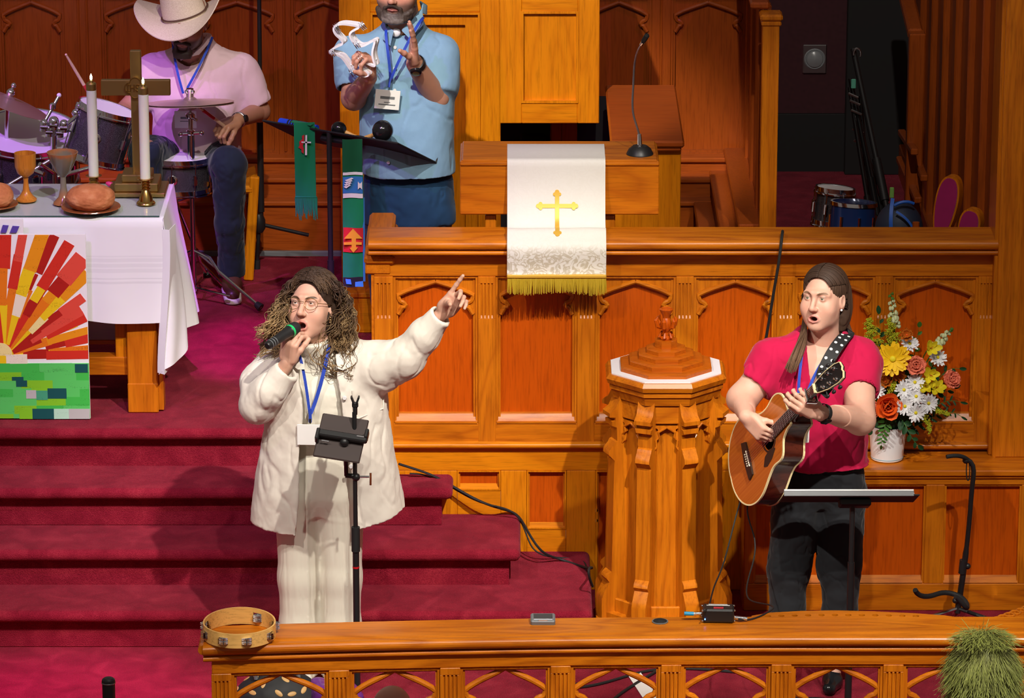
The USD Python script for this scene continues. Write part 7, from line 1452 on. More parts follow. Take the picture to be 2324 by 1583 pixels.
hr, tr_, _ = sculpt_hand(wr, er, KX(212, 228, DRY - .36) - wr, V(.6, .1, -.8), [(1.0, 1.2, .8)] * 4, thumb=(.8, .3, .4), side=-1, s=1.05, rw=.030, re=.046, fore=.95)
kl, kr = KX(518, 372, DRY - .42), KX(330, 345, DRY - .45); hipl, hipr = KX(480, 360, DRY + .05), KX(395, 360, DRY + .05)
fl = V(KX(526, 640, 3.22)[0], 3.24, ZP + .10)
tk = trunk([(nk, KX(450, 330, DRY + .03), .065, .12), (shr, er, .052, .045), (shl, el, .054, .046), (er, wr, .045, .030), (el, wl, .046, .030), (nk, shr, .05, .055), (nk, shl, .05, .055), (hipl, kl, .07, .055), (hipr, kr, .07, .055), (kl, fl, .055, .035), (KX(450, 330, DRY + .03), (hipl + hipr) / 2, .12, .10), (kr, V(kr[0], kr[1] + .05, ZP + .1), .05, .035)])
skinned(dm, hd, [tk, hr, hl], colh, SKN); face_parts(dm, T, hs, A, 'iris_brown', 0)
S = Field(c - .16, c + .16, .004); Th = lambda x, y, z: c + hs * (A @ V(x, y, z))
for k in range(7): a = -.75 + 1.5 * k / 6; S.cap(Th(.050 * math.sin(a), .052 + .040 * math.cos(a), -.088 - .018 * math.cos(a)), Th(.042 * math.sin(a), .056 + .040 * math.cos(a), -.106 - .020 * math.cos(a)), .012, .012, .01)
for q in (-1, 1): S.cap(Th(q * .004, .107, -.048), Th(q * .030, .090, -.062), .006, .006, .008); S.cap(Th(q * .030, .088, -.062), Th(q * .028, .084, -.09), .007, .010, .008)
S.ell(Th(0, .098, -.068), V(.020, .02, .009) * hs, A, .004, True); S.bump(lambda p: .005 * fbm(p, 120, 9)); hm = S.mesh(0); obj('beard', hm, 'hair_dyed', dm, col=np.tile([.035, .020, .014], (len(hm.vertices), 1)))
cloth('pink_oxford', (.66, .46, .50), var=.06, weave=900, bump=.08); cloth('indigo_denim', (.012, .020, .034), var=.3, weave=700, bump=.1)
ZD = lambda py, y=DRY: at(1162, py, y)[2]
S = Field(KX(290, 400, DRY - .35), KX(625, 60, DRY + .3) + V(0, 0, .15), .007)
rows = [(ZD(366), KX(448, 366)[0], DRY - .02, .215, .165), (ZD(310), KX(448, 310)[0], DRY - .03, .205, .165), (ZD(230), KX(449, 230)[0], DRY - .02, .205, .15), (ZD(165), KX(450, 165)[0], DRY - .01, .215, .125), (ZD(125), KX(450, 125)[0], DRY, .175, .095), (ZD(100), KX(448, 100)[0], DRY, .095, .072), (ZD(78), KX(446, 78)[0], DRY + .0, .072, .062)]
S.loft(rows, 2.4, .03)
L_ = S.layer()
for sh, e, r in ((shr, er, .078), (shl, el, .080)): L_.chain([sh + V(0, 0, .005), sh + (e - sh) * .72], [.085, r], .045); L_.cuff(sh + (e - sh) * .88, e - sh, r, .08)
S.merge(L_, .045)
S.loft([(z - (.06 if i == 0 else 0), a, b, w - .012, d - .012) for i, (z, a, b, w, d) in enumerate([rows[0], (ZD(335),) + rows[0][1:]])], 2.4, .004, True)
S.cap(nk + V(0, 0, -.03), c + V(0, .02, -.06), .062, .085, .006, True); S.plane(V(KX(448, 366)[0], 0, ZD(356)), V(.12, 0, -1))
S.bump(lambda p: -.005 * np.exp(-((p[:, 0] - KX(420, 250)[0]) / .003) ** 2) * (p[:, 1] < DRY - .05)); m = wrinkled(S.mesh(1), .010, (7, 7, 6), 51, .0025, (24, 24, 16)); obj('shirt', m, 'pink_oxford', dm, smooth=True)
for pts in ([KX(402, 108, DRY - .11), KX(412, 92, DRY - .07), KX(428, 128, DRY - .15), KX(410, 138, DRY - .13)], [KX(470, 80, DRY - .06), KX(476, 96, DRY - .08), KX(452, 124, DRY - .14), KX(436, 128, DRY - .15)]):
    p = np.array(pts); obj('collar', manifold3d.Manifold.hull_points(np.vstack([p, p + V(0, .012, .003)])), 'pink_oxford', dm)
S = Field(np.minimum(kr, fl) - V(.15, .15, .12), np.maximum(hipl, kl) + V(.18, .18, .12), .007)
S.chain([hipl, kl + V(0, .02, -.01)], [.105, .082], .03); S.chain([kl, kl * .5 + fl * .5 + V(.0, -.02, 0), fl + V(0, 0, .01)], [.080, .068, .062], .02); S.chain([hipr, kr], [.10, .08], .03); S.chain([kr, V(kr[0], kr[1] + .05, ZP + .12)], [.075, .06], .02); S.ell((hipl + hipr) / 2, V(.20, .13, .11), None, .03)
S.plane(V(0, 0, ZP + .095), V(0, 0, -1)); obj('dark_jeans', wrinkled(S.mesh(1), .010, (12, 12, 10), 6), 'indigo_denim', dm, smooth=True)
plain('brown_leather', (.075, .028, .016), .4)
def sneaker(q, fw):
    S = Field(q - V(.16, .2, .01), q + V(.16, .16, .15), .005); sd = np.cross(fw, V(0, 0, 1)); S.chain([q - fw * .05 + V(0, 0, .075), q + fw * .03 + V(0, 0, .065), q + fw * .13 + V(0, 0, .042)], [.042, .040, .030], .03); S.plane(q + V(0, 0, .026), V(0, 0, -1)); obj('shoe', S.mesh(1), 'brown_leather', dm, smooth=True)
    S = Field(q - V(.16, .2, .01), q + V(.16, .16, .08), .005); S.chain([q - fw * .06 + V(0, 0, .016), q + fw * .12 + V(0, 0, .016)], [.046, .040], .02); S.plane(q + V(0, 0, .032), V(0, 0, 1)); S.plane(q + V(0, 0, .003), V(0, 0, -1)); obj('shoe_sole', S.mesh(1), 'white_leather', dm, smooth=True)
sneaker(V(fl[0] + .0, 3.22, ZP), unit(V(.10, -1, 0))); sneaker(V(kr[0], kr[1] + .04, ZP), V(0, -1, 0))
obj('lanyard', [ribbon([KX(392, 92, DRY - .09), KX(398, 140, DRY - .165), KX(416, 212, DRY - .19)], .011), ribbon([KX(482, 84, DRY - .04), KX(462, 130, DRY - .15), KX(425, 200, DRY - .19)], .011)], 'lanyard_blue', dm, label='blue lanyard round the neck')
badge(dm, KX(421, 271, DRY - .225), rx(.10), .100, .082, [(.10, .12, .45), (-.10, .04, .5)])
wd = unit(el - wl); wq = wl + wd * .025; Rw = frame(wd); obj('watch_band', lathe([(.034, -.010), (.037, -.008), (.037, .008), (.034, .010), (.034, -.010)], wq, 20, Rw), 'steel_dull', dm); wf = unit(V(.2, -1, .2) - wd * np.dot(V(.2, -1, .2), wd)); obj('watch_case', lathe([(0, .010), (.015, .010), (.019, 0)], wq + wf * .033, 20, frame(wf)), 'black_gloss', dm)
# cowboy hat
mat('straw', {'tc': ('texture_coordinate', {}), 'n': ('noise_texture', {'scale': 260.0, 'detail': 2.0}), 'r': ('rgb_ramp', {'ramp': [(.3, (.58, .47, .33)), (.7, (.74, .64, .49))]}), 'b': ('bump', {'strength': .3, 'distance': .002}), 'p': ('principled_bsdf', {'roughness': .7})}, [('tc.object', 'n.vector'), ('n.fac', 'r.fac'), ('r.color', 'p.base_color'), ('n.fac', 'b.height'), ('b.normal', 'p.normal')])
hc0 = KX(421, 33, DRY - .12); Rh_ = rz(math.radians(-8)) @ ry(math.radians(-13)) @ rx(math.radians(7))
th, rr = np.linspace(0, 2 * math.pi, 73), np.linspace(0, 1, 14)
def brim(a, q):
    ro = .215 + .035 * abs(math.sin(a)) - .01; ri = .092 + .018 * abs(math.sin(a)); r = ri + (ro - ri) * q; s = abs(math.cos(a))
    return V(r * math.cos(a) * (1.02), r * math.sin(a) * 1.0, .115 * (s ** 2.2) * q ** 1.5 - .030 * (math.sin(a) ** 2) * q - .01 * q)
G = np.array([[brim(a, q) for q in rr] for a in th]); sg_brim = sheet(G, .005); obj('hat_brim', move(sg_brim, Rh_, hc0), 'straw', dm, smooth=60)
cr_ = []
for i, q in enumerate(np.linspace(0, 1, 16)):
    row = []
    for a in th[:-1]:
        k = 1 - .16 * q - .25 * max(0, q - .8) * 5 * .35; r = (.100 + .020 * abs(math.sin(a))) * k; z = .135 * min(q / .82, 1) + (.014 * math.sin((q - .82) / .18 * 1.57) if q > .82 else 0)
        if q > .82: r *= 1 - ((q - .82) / .18) ** 2 * .95
        dent = .035 * math.exp(-((r * math.cos(a)) / .028) ** 2) * max(0, (q - .6) / .4); pinch = 1 - .16 * max(0, (q - .45)) * max(0, -math.sin(a)) * (abs(math.cos(a)))
        row.append(V(r * math.cos(a) * pinch, r * math.sin(a), z - dent))
    cr_.append(row)
cr_ = np.array(cr_); n_, m_ = cr_.shape[:2]; i, j = np.meshgrid(np.arange(n_ - 1), np.arange(m_), indexing='ij'); k = (j + 1) % m_; q = np.stack([i * m_ + j, i * m_ + k, (i + 1) * m_ + k, (i + 1) * m_ + j], -1).reshape(-1, 4)
obj('hat_crown', move(tm(cr_.reshape(-1, 3), np.vstack([q[:, [0, 1, 2]], q[:, [0, 2, 3]]])), Rh_, hc0), 'straw', dm, smooth=True)
obj('hat_band', move(tube([V((.1005 + .020 * abs(math.sin(a))) * .985 * math.cos(a), (.1005 + .020 * abs(math.sin(a))) * .985 * math.sin(a), .014) for a in th], .009, 6, True, .35, None), Rh_, hc0), 'brown_leather', dm)
# sticks
plain('stick_red', (.50, .012, .015), .35); plain('stick_pale', (.72, .50, .34), .5)
def stick(a, b, lab, red):
    t = thing('drumstick', lab, 'drumstick', b); d = b - a; obj('shaft', tube([a + d * x for x in (0, .2, .55, 1)], [.0050, .0068, .0078, .0078], 10), 'stick_pale', t); obj('red_grip', [tube([a + d * x for x in red], .0083, 10)], 'stick_red', t); obj('tip', ball(a - unit(d) * .005, (.006, .006, .006), 1), 'stick_pale', t)
stick(KX(455, 246, DRY - .42), KX(528, 300, DRY - .33), 'drumstick with a red grip in the hand by the hi-hat', (.08, .42)); stick(KX(151, 126, DRY - .46), KX(222, 246, DRY - .33), 'raised pale drumstick with a red band at the left', (.55, .78))
# ---------------------------------------------------------------- listeners in the foreground and small things on the floor
fg = thing('person', 'back of a head with short tousled green lit hair at the lower right', 'person', at(2232, 1640, -2.6)); FY = -2.6
c = at(2230, 1515, FY); A2 = np.stack([V(-1, 0, 0), V(0, 1, 0), V(0, 0, 1)], 1)
nk = c + V(.01, -.02, -.24); hd, T = sculpt_head(c - V(0, 0, .02), A2, 1.0, nk, h=.005); tk = trunk([(nk, nk - V(0, 0, .2), .07, .12), (nk - V(.16, 0, .12), nk - V(-.16, 0, .12), .07, .07)]); skinned(fg, hd, [tk], np.tile(SK['light'], (len(hd.vertices), 1)), SK['light'])
S = Field(c - .2, c + .2, .005); S.ell(c + V(0, -.02, .0), V(.098, .115, .128), None, .02); S.ell(c + V(.0, -.05, -.06), V(.088, .08, .09), None, .03); S.bump(lambda p: .012 * fbm(p, (24, 24, 8), 2)); hm = S.mesh(1); rng = np.random.default_rng(9)
G1, G2 = np.array([.16, .16, .045]), np.array([.30, .34, .075]); kk = np.clip(.5 + 1.5 * fbm(hm.vertices, (40, 40, 9), 5), 0, 1)[:, None]; obj('hair_mass', hm, 'hair_dyed', fg, col=G1 * (1 - kk) * .6 + G2 * kk * .8)
hv, hf, hc, off = [], [], [], 0
vn = np.array(hm.vertices); pick = rng.choice(len(vn), min(5000, len(vn)), replace=False)
for i in pick:
    p = vn[i]; e = unit(p - c); dn = unit(V(e[0] * .9 + rng.normal(0, .25), e[1] * .6, -.9 + rng.normal(0, .2)) if e[2] < .75 else V(e[0] + rng.normal(0, .4), e[1] - .5, .1)); l = rng.uniform(.035, .08)
    strand([p - e * .006, p + dn * l * .5 + e * .005, p + dn * l + e * rng.uniform(-.006, .003)], rng.uniform(.0007, .0015), tuple(G1 * rng.uniform(.5, 1.2)), tuple(G2 * rng.uniform(.6, 1.35)), 6, .5)
obj('tousled_hair', tm(np.vstack(hv), np.vstack(hf)), 'hair_dyed', fg, col=np.vstack(hc), kind='stuff')
cloth('dark_shirt', (.05, .04, .04)); S = Field(nk - V(.3, .2, .35), nk + V(.3, .2, .1), .008); S.cap(nk - V(.17, 0, .16), nk - V(-.17, 0, .16), .10, .10, .04); S.cap(nk - V(0, 0, .1), nk - V(0, 0, .3), .12, .16, .04); S.cap(nk - V(0, 0, .15), nk + V(0, 0, .1), .066, .066, .006, True); obj('shirt', S.mesh(1), 'dark_shirt', fg, smooth=True)
bh = thing('person', 'bald top of a head seen through the communion rail', 'person', at(890, 1700, -.95)); c = at(890, 1613, -.95); nk = c - V(0, 0, .22); hd, T = sculpt_head(c - V(0, 0, .03), A2, 1.0, nk, h=.005); tk = trunk([(nk, nk - V(0, 0, .15), .06, .1)]); col = np.tile([.62, .34, .25], (len(hd.vertices), 1)); skinned(bh, hd, [tk], col, (.62, .34, .25))
S = Field(nk - V(.3, .2, .3), nk + V(.3, .2, .1), .008); S.cap(nk - V(.15, 0, .12), nk - V(-.15, 0, .12), .09, .09, .04); S.cap(nk - V(0, 0, .05), nk - V(0, 0, .25), .10, .15, .04); S.cap(nk - V(0, 0, .15), nk + V(0, 0, .1), .06, .06, .006, True); obj('shirt', S.mesh(1), 'dark_shirt', bh, smooth=True)
# ================================================================ flowers on the ledge
FY_ = 1.0; vb = V(at(2013, 1040, FY_)[0], FY_, LEDZ); FXY = lambda px, py, y=FY_: at(px, py, y)
vs = thing('vase', 'plain white ceramic vase with a thin blue line near its foot on the oak ledge', 'vase', vb)
plain('white_glaze', (.74, .74, .76), .22); plain('blue_line', (.25, .45, .55), .4)
vh = .150; obj('pot', lathe([(0, .001), (.060, .001), (.066, .006), (.070, .05), (.076, .12), (.0765, vh), (.072, vh), (.070, .12), (.06, .02), (0, .02)], vb, 40), 'white_glaze', vs); obj('painted_line', lathe([(.0668, .012), (.0675, .012), (.0678, .0145), (.0668, .0145)], vb, 40), 'blue_line', vs)
fm = thing('flower_foam', 'dark green foam in the mouth of the white vase', 'foam', vb + V(0, 0, vh)); obj('block', [ball(vb + V(0, 0, vh + .02), (.068, .066, .05), 2)], 'leaf_dark' if 'leaf_dark' in M else plain('leaf_dark', (.012, .055, .014), .5) or 'leaf_dark', fm)
def leafmat(name, c, tr=.25): mat(name, {'p': ('principled_bsdf', {'base_color': c, 'roughness': .55, 'specular_ior_level': .3}), 't': ('translucent_bsdf', {'color': c}), 'x': ('mix_closure', {'fac': tr})}, [('p.BSDF', 'x.closure1'), ('t.BSDF', 'x.closure2')], surface='x.closure')
for n_, c_ in (('pet_white', (.84, .84, .86)), ('pet_yellow', (.88, .56, .010)), ('pet_lemon', (.78, .66, .02)), ('pet_coral', (.86, .24, .14)), ('pet_orange', (.86, .13, .015)), ('pet_bronze', (.60, .16, .015)), ('pet_cream', (.66, .72, .42)), ('solid_gold', (.52, .52, .02)), ('leaf_mid', (.05, .16, .02)), ('leaf_deep', (.014, .065, .018)), ('stem_green', (.09, .22, .03))): leafmat(n_, c_)
rng = np.random.default_rng(21)
def petal(L, w, cup=.3, tip=1.0, n=6, ruf=0, ph=0):
    """A petal along +x, lifting in +z."""
    g = []
    for u in np.linspace(0, 1, n):
        hw = w * (math.sin(math.pi * min(u * .86 + .07, 1)) ** .7) * (1 if u < .8 else tip); g.append([V(u * L, q * hw, cup * L * u * u + abs(q) * hw * .25 + ruf * math.sin(u * 9 + q * 5 + ph) * u) for q in (-1, -.5, 0, .5, 1)])
    return sheet(np.array(g), .0008)
def bloom(c, d, layers, col, seed=0):
    """layers: (count, length, width, tilt, cup, base radius, ruffle)"""
    r = np.random.default_rng(seed); R = frame(d); out = []; layers = [(n, L * 1.2, w * 1.25, t, c_, rb, ru) for n, L, w, t, c_, rb, ru in layers]
    for k, (n, L, w, tilt, cup, rb, ruf) in enumerate(layers):
        for i in range(n):
            a = 2 * math.pi * (i + .5 * (k % 2)) / n + r.uniform(-.12, .12); out.append(move(petal(L * r.uniform(.88, 1.08), w, cup, 1, 6, ruf, r.uniform(0, 6)), R @ rz(a) @ ry(-(tilt + r.uniform(-.12, .12))), c + R @ (rz(a) @ V(rb, 0, 0))))
    return out
def stem(t, c, d): obj('stem', tube(spline([vb + V(0, 0, vh + .03), vb * .5 + c * .5 + V(0, .02, .02), c - d * .02, c], 10), .0022, 6), 'stem_green', t)
def flower(kind, px, py, y, label, r=1.0, d=None, group=None):
    c = FXY(px, py, y); d = unit((d if d is not None else V((px - 2050) / 260, -1, .45 - (py - 830) / 400)) + rng.normal(0, .15, 3)); sd = int(px * 7 + py)
    name, cat, = {'daisy': ('white_daisy', 'daisy'), 'gerbera': ('gerbera', 'gerbera'), 'carnation': ('carnation', 'carnation'), 'rose': ('rose', 'rose'), 'lily': ('alstroemeria', 'lily'), 'bronze': ('bronze_blossom', 'blossom')}[kind]
    t = thing(name, label, cat, c, 0, group); s = r
    if kind == 'daisy': obj('petals', bloom(c, d, [(15, .030 * s, .0050, .12, .10, .004, 0), (12, .026 * s, .0048, .42, .05, .004, 0)], 0, sd), 'pet_white', t); obj('centre', ball(c + d * .005, (.0068, .0068, .005), 2, frame(d)), 'pet_lemon', t)
    if kind == 'gerbera': obj('petals', bloom(c, d, [(20, .052 * s, .0105, .10, .10, .008, 0), (16, .040 * s, .009, .35, .05, .008, 0)], 0, sd), 'pet_yellow', t); obj('centre', ball(c + d * .006, (.013, .013, .008), 2, frame(d)), 'pet_lemon', t)
    if kind == 'carnation': obj('petals', bloom(c, d, [(9, .034 * s, .016, .15, .2, .003, .004), (9, .031 * s, .015, .55, .2, .002, .004), (8, .027 * s, .013, .95, .15, .002, .004), (6, .022 * s, .011, 1.3, .1, .001, .003)], 0, sd), 'pet_coral', t); obj('calyx', ball(c - d * .012, (.009, .009, .014), 2, frame(d)), 'stem_green', t)
    if kind == 'rose': obj('petals', bloom(c, d, [(5, .048 * s, .026, .22, .35, .004, .001), (5, .044 * s, .025, .60, .4, .004, .001), (5, .038 * s, .021, .95, .35, .004, .001), (4, .032 * s, .016, 1.2, .25, .003, 0), (3, .028 * s, .012, 1.4, .15, .002, 0)], 0, sd), 'pet_orange', t); obj('calyx', ball(c - d * .012, (.014, .014, .014), 2, frame(d)), 'stem_green', t)
    if kind == 'lily': obj('petals', bloom(c, d, [(3, .034 * s, .011, .45, .2, .002, 0), (3, .032 * s, .009, .65, .25, .002, 0)], 0, sd), 'pet_lemon', t); obj('throat', [rod(c, c + d * .026 + V(*rng.normal(0, .005, 3)), .0009, sides=5) for _ in range(5)], 'pet_bronze', t)
    if kind == 'bronze': obj('petals', bloom(c, d, [(8, .022 * s, .007, .25, .3, .002, .002), (7, .019 * s, .006, .7, .3, .002, .002)], 0, sd), 'pet_bronze', t); obj('centre', ball(c + d * .004, .005, 1), 'pet_orange', t)
    stem(t, c, d)
flower('gerbera', 2026, 814, .90, 'large yellow gerbera, the biggest bloom in the vase', 1.02); flower('rose', 2013, 919, .89, 'large open orange rose low in the bouquet', 1.05)
flower('carnation', 2078, 828, .92, 'coral carnation right of the yellow gerbera'); flower('carnation', 2157, 861, .95, 'coral carnation at the far right of the bouquet'); flower('carnation', 1980, 931, .91, 'coral carnation beside the orange rose next to the pink sleeve', .95)
for x, y, dy, l in ((2064, 780, .95, 'white daisy above the coral carnation, seen edge-on'), (2128, 811, .95, 'white daisy high on the right of the bouquet'), (1994, 815, .93, 'white daisy touching the left of the yellow gerbera'), (2076, 867, .92, 'white daisy under the upper coral carnation'), (2051, 884, .91, 'white daisy just above right of the orange rose'), (1989, 884, .94, 'white daisy half hidden by the pink sleeve'), (2053, 921, .885, 'white daisy with yellow eye right beside the orange rose'), (2078, 936, .88, 'lowest white daisy with a yellow eye'), (2079, 899, .90, 'white daisy in the middle of the daisy cluster'), (2107, 914, .90, 'rightmost white daisy of the lower cluster')): flower('daisy', x, y, dy, l, 1.06)
for x, y, l in ((2110, 850, 'upper yellow lily blossom in the bouquet'), (2099, 876, 'yellow lily blossom beside the white daisies'), (2125, 880, 'lower right yellow lily blossom in the bouquet'), (2112, 790, 'small yellow lily blossom below the right snapdragon')): flower('lily', x, y, .93, l, 1.1)
for x, y, l in ((2058, 760, 'small orange blossom at the top of the bouquet'), (2010, 838, 'bronze blossom under the yellow gerbera'), (2010, 866, 'bronze blossom above the orange rose'), (2041, 852, 'bronze blossom in the middle of the bouquet')): flower('bronze', x, y, .94, l, 1.15)
def spike(a, b, label, n, s, tone):
    t = thing('snapdragon', label, 'snapdragon', a); d = b - a; obj('stem', tube([vb + V(0, 0, vh), a, a + d * .5, b], [.003, .003, .0026, .001], 6), 'stem_green', t)
    for i in range(n):
        u = (i + .5) / n; q = a + d * u; r = s * (1 - .75 * u) + .003; an = i * 2.4; o = V(math.cos(an), -abs(math.sin(an)) * .8 if i % 2 else math.sin(an) * .6, .35); o = unit(o)
        R = frame(o); c = q + o * r * .9; obj('blossom', [ball(c + R[:, 0] * r * .38, (r * .55, r * .75, r * .5), 2, R), ball(c - R[:, 0] * r * .35 + o * r * .2, (r * .5, r * .8, r * .42), 2, R), ball(c - o * r * .5, (r * .4, r * .4, r * .7), 1, R)], tone if u < .8 else 'stem_green', t)
spike(FXY(2030, 742, 1.0), FXY(2022, 664, .98), 'tall white and green snapdragon spike topping the bouquet', 14, .016, 'pet_cream'); spike(FXY(2122, 790, .98), FXY(2160, 745, .96), 'pale green snapdragon spike leaning out at the right', 12, .018, 'pet_cream')
def goldenrod(a, b, label, n, spread):
    t = thing('goldenrod', label, 'goldenrod', a); d = b - a; L = np.linalg.norm(d); ms, st = [], [tube([vb + V(0, 0, vh), a, b], .0018, 5)]
    for i in range(int(n * 1.7)):
        u = rng.uniform(.05, 1); q = a + d * u; o = unit(V(rng.normal(0, 1), rng.normal(-.3, .7), rng.normal(.35, .4))); l = spread * (1 - .75 * u) * rng.uniform(.6, 1.2); e = q + o * l; st.append(tube([q, (q + e) / 2 + V(0, 0, .004), e], .0009, 4))
        for k in range(14): p = q + (e - q) * (k + 1) / 14 + V(0, 0, .004 * math.sin(k)) + rng.normal(0, .0016, 3); ms.append(ball(p, rng.uniform(.0018, .0030), 0))
    obj('sprigs', st, 'stem_green', t); obj('tiny_blossoms', ms, 'solid_gold', t, kind='stuff')
goldenrod(FXY(1985, 790, .98), FXY(1972, 726, .99), 'feathery goldenrod at the upper left of the bouquet', 46, .055); goldenrod(FXY(2030, 790, .97), FXY(2018, 724, .97), 'yellow goldenrod below the tall snapdragon', 42, .045)
goldenrod(FXY(2100, 925, .92), FXY(2152, 940, .90), 'goldenrod reaching out low at the right', 26, .03); goldenrod(FXY(2095, 938, .92), FXY(2112, 982, .89), 'drooping goldenrod under the lowest daisy', 24, .028); goldenrod(FXY(2020, 890, .94), FXY(2030, 868, .92), 'goldenrod tuft behind the orange rose', 22, .03)
def spray(pts, label, n, L, w, mt, fern=False):
    p = spline(pts, 24); L *= 1.3; w *= 1.35; t = thing('leaf_spray', label, 'foliage', p[0]); obj('stem', tube(p, np.linspace(.0022, .0008, 24), 6), 'stem_green', t); tt = np.gradient(p, axis=0); tt /= np.linalg.norm(tt, axis=1, keepdims=True)
    for i in range(n):
        k = int(4 + 19 * i / n); s = 1 if i % 2 else -1; nrm = unit(V(rng.normal(0, .25), -1, rng.normal(.3, .25))); side = unit(np.cross(tt[k], nrm)) * s; dr = unit(tt[k] * (.55 if fern else .9) + side * .9); R = np.stack([dr, np.cross(nrm, dr), nrm], 1); f = 1 - .6 * i / n
        obj('leaf', move(petal(L * f * rng.uniform(.85, 1.15), w * f, -.12), R, p[k]), mt, t)
    obj('leaf', move(petal(L * .6, w * .6, -.1), np.stack([tt[-1], unit(np.cross(V(0, -1, 0), tt[-1])), V(0, -1, 0)], 1), p[-1]), mt, t)
b0 = vb + V(0, 0, vh + .02)
spray([b0, FXY(2120, 880, .98), FXY(2150, 840, .97), FXY(2178, 836, .95)], 'dark leaves reaching right beside the far carnation', 12, .038, .010, 'leaf_deep')
spray([b0, FXY(2110, 930, .96), FXY(2150, 910, .93), FXY(2180, 912, .92)], 'dark ferny leaves low at the right of the bouquet', 18, .040, .007, 'leaf_deep', True); spray([b0, FXY(2110, 950, .95), FXY(2150, 935, .93), FXY(2182, 945, .92)], 'lowest dark fern at the right of the bouquet', 18, .036, .006, 'leaf_deep', True)
spray([b0, FXY(2000, 850, 1.02), FXY(1998, 760, 1.03), FXY(1995, 712, 1.03)], 'dark pointed leaves at the upper left behind the goldenrod', 12, .045, .012, 'leaf_deep'); spray([b0, FXY(2065, 850, 1.0), FXY(2078, 790, 1.0), FXY(2086, 742, .98)], 'bright green leaf sprig beside the small orange blossom', 10, .034, .012, 'leaf_mid')
spray([b0, FXY(2012, 955, .90), FXY(2004, 985, .885), FXY(2000, 1010, .90)], 'green fern hanging over the front of the vase', 18, .036, .007, 'leaf_mid', True); spray([b0, FXY(2055, 965, .90), FXY(2068, 990, .89), FXY(2084, 1010, .89)], 'dark leaves drooping right of the vase', 10, .038, .012, 'leaf_deep'); spray([b0, FXY(1995, 940, .92), FXY(1985, 960, .90), FXY(1978, 975, .90)], 'dark leaves under the left carnation', 8, .034, .012, 'leaf_deep')
spray([b0, FXY(2090, 880, .98), FXY(2112, 840, .98), FXY(2118, 800, .97)], 'green leaves under the right snapdragon', 12, .036, .011, 'leaf_mid'); spray([b0, FXY(2040, 900, .96), FXY(2050, 850, .96), FXY(2048, 815, .95)], 'dark leaves in the heart of the bouquet', 12, .040, .014, 'leaf_deep'); spray([b0, FXY(2080, 900, .97), FXY(2140, 890, .97), FXY(2165, 880, .96)], 'dark leaves below the far carnation', 12, .040, .012, 'leaf_deep'); spray([b0, FXY(2000, 900, .97), FXY(1985, 840, .98), FXY(1975, 800, .98)], 'green leaves between goldenrod and pink sleeve', 12, .036, .012, 'leaf_mid')

# ================================================================ stands, cables and things on the floor
GSY = .62; gst = thing('guitar_stand', 'empty black guitar stand with a padded yoke standing at the right', 'guitar stand', at(2180, 1430, GSY) * V(1, 1, 0)); U = lambda px, py, dy=0: at(px, py, GSY + dy)
base = U(2172, 1415); base[2] = .03
obj('pole', tube(spline([base + V(0, 0, .05), U(2186, 1300), U(2200, 1180), U(2208, 1090), U(2206, 1052), U(2190, 1040)], 30), [.0125] * 12 + [.010] * 18, 10), 'black_plastic', gst)
obj('neck_holder', tube(spline([U(2196, 1042), U(2176, 1034, -.03), U(2148, 1036, -.05)], 12), .0085, 10), 'black_matte', gst); obj('holder_knuckle', ball(U(2192, 1044), .014, 2), 'black_plastic', gst)
obj('rubber_loop', tube([U(2197 + 4 * math.sin(t), 1068 - 22 * math.cos(t)) for t in np.linspace(.3, 6, 20)], .0022, 6), 'black_matte', gst)
obj('yoke', tube(spline([U(2077, 1338, -.14), U(2095, 1352, -.10), U(2118, 1350, -.06), U(2145, 1344, -.02), U(2172, 1350, -.02), U(2192, 1366, -.06), U(2194, 1378, -.10), U(2182, 1366, -.12), U(2168, 1354, -.13)], 40), .0105, 10), 'black_matte', gst)
obj('height_knob', [ball(U(2196, 1284), .013, 2), rod(U(2186, 1282), U(2199, 1284), .007), rod(U(2187, 1270), U(2184, 1300), .0165)], 'black_plastic', gst); obj('yoke_knob', ball(U(2168, 1362, -.02), .012, 2), 'black_plastic', gst)
for e in (V(-.24, -.12, 0), V(.22, -.14, 0), V(.02, .20, 0)): obj('leg', tube([base + V(0, 0, .07), base + e * .55 + V(0, 0, .05), base + e - V(0, 0, .018)], .0085, 8), 'chrome' if e[0] < -.1 else 'black_plastic', gst)
# singer's stand with the tablet
NY = -.36; st = thing('tablet_stand', 'black microphone stand carrying a tablet and an empty clip before the person in cream', 'microphone stand', at(806, 1590, NY) * V(1, 1, 0)); W = lambda px, py, dy=0: at(px, py, NY + dy); nx = W(806, 1100)[0]
obj('pole', [rod((nx, NY, .04), (nx, NY, W(806, 1240)[2]), .0125), rod((nx, NY, W(806, 1240)[2]), (nx, NY, W(806, 935)[2]), .0085)], 'black_plastic', st); obj('clutch', rod((nx, NY, W(806, 1250)[2]), (nx, NY, W(806, 1195)[2]), .0165), 'black_matte', st); obj('red_ring', rod((nx, NY, W(806, 1288)[2]), (nx, NY, W(806, 1284)[2]), .0132), 'red_gloss', st)
obj('base_plate', lathe([(0, .045), (.02, .045), (.025, .022), (.13, .014), (.14, .004), (.14, 0), (0, 0)], (nx, NY, 0), 32), 'black_matte', st)
obj('microphone_clip', [rod(W(806, 940), W(806, 922), .0085), obox(W(806, 918), np.eye(3), (.024, .02, .02), .004), obox(W(800, 907), ry(-.35), (.007, .026, .03), .002), obox(W(812, 907), ry(.35), (.007, .026, .03), .002)], 'black_plastic', st)
tc_ = W(774, 994, -.03); Rtab = rz(-.05) @ rx(-.42); sh_ = .22
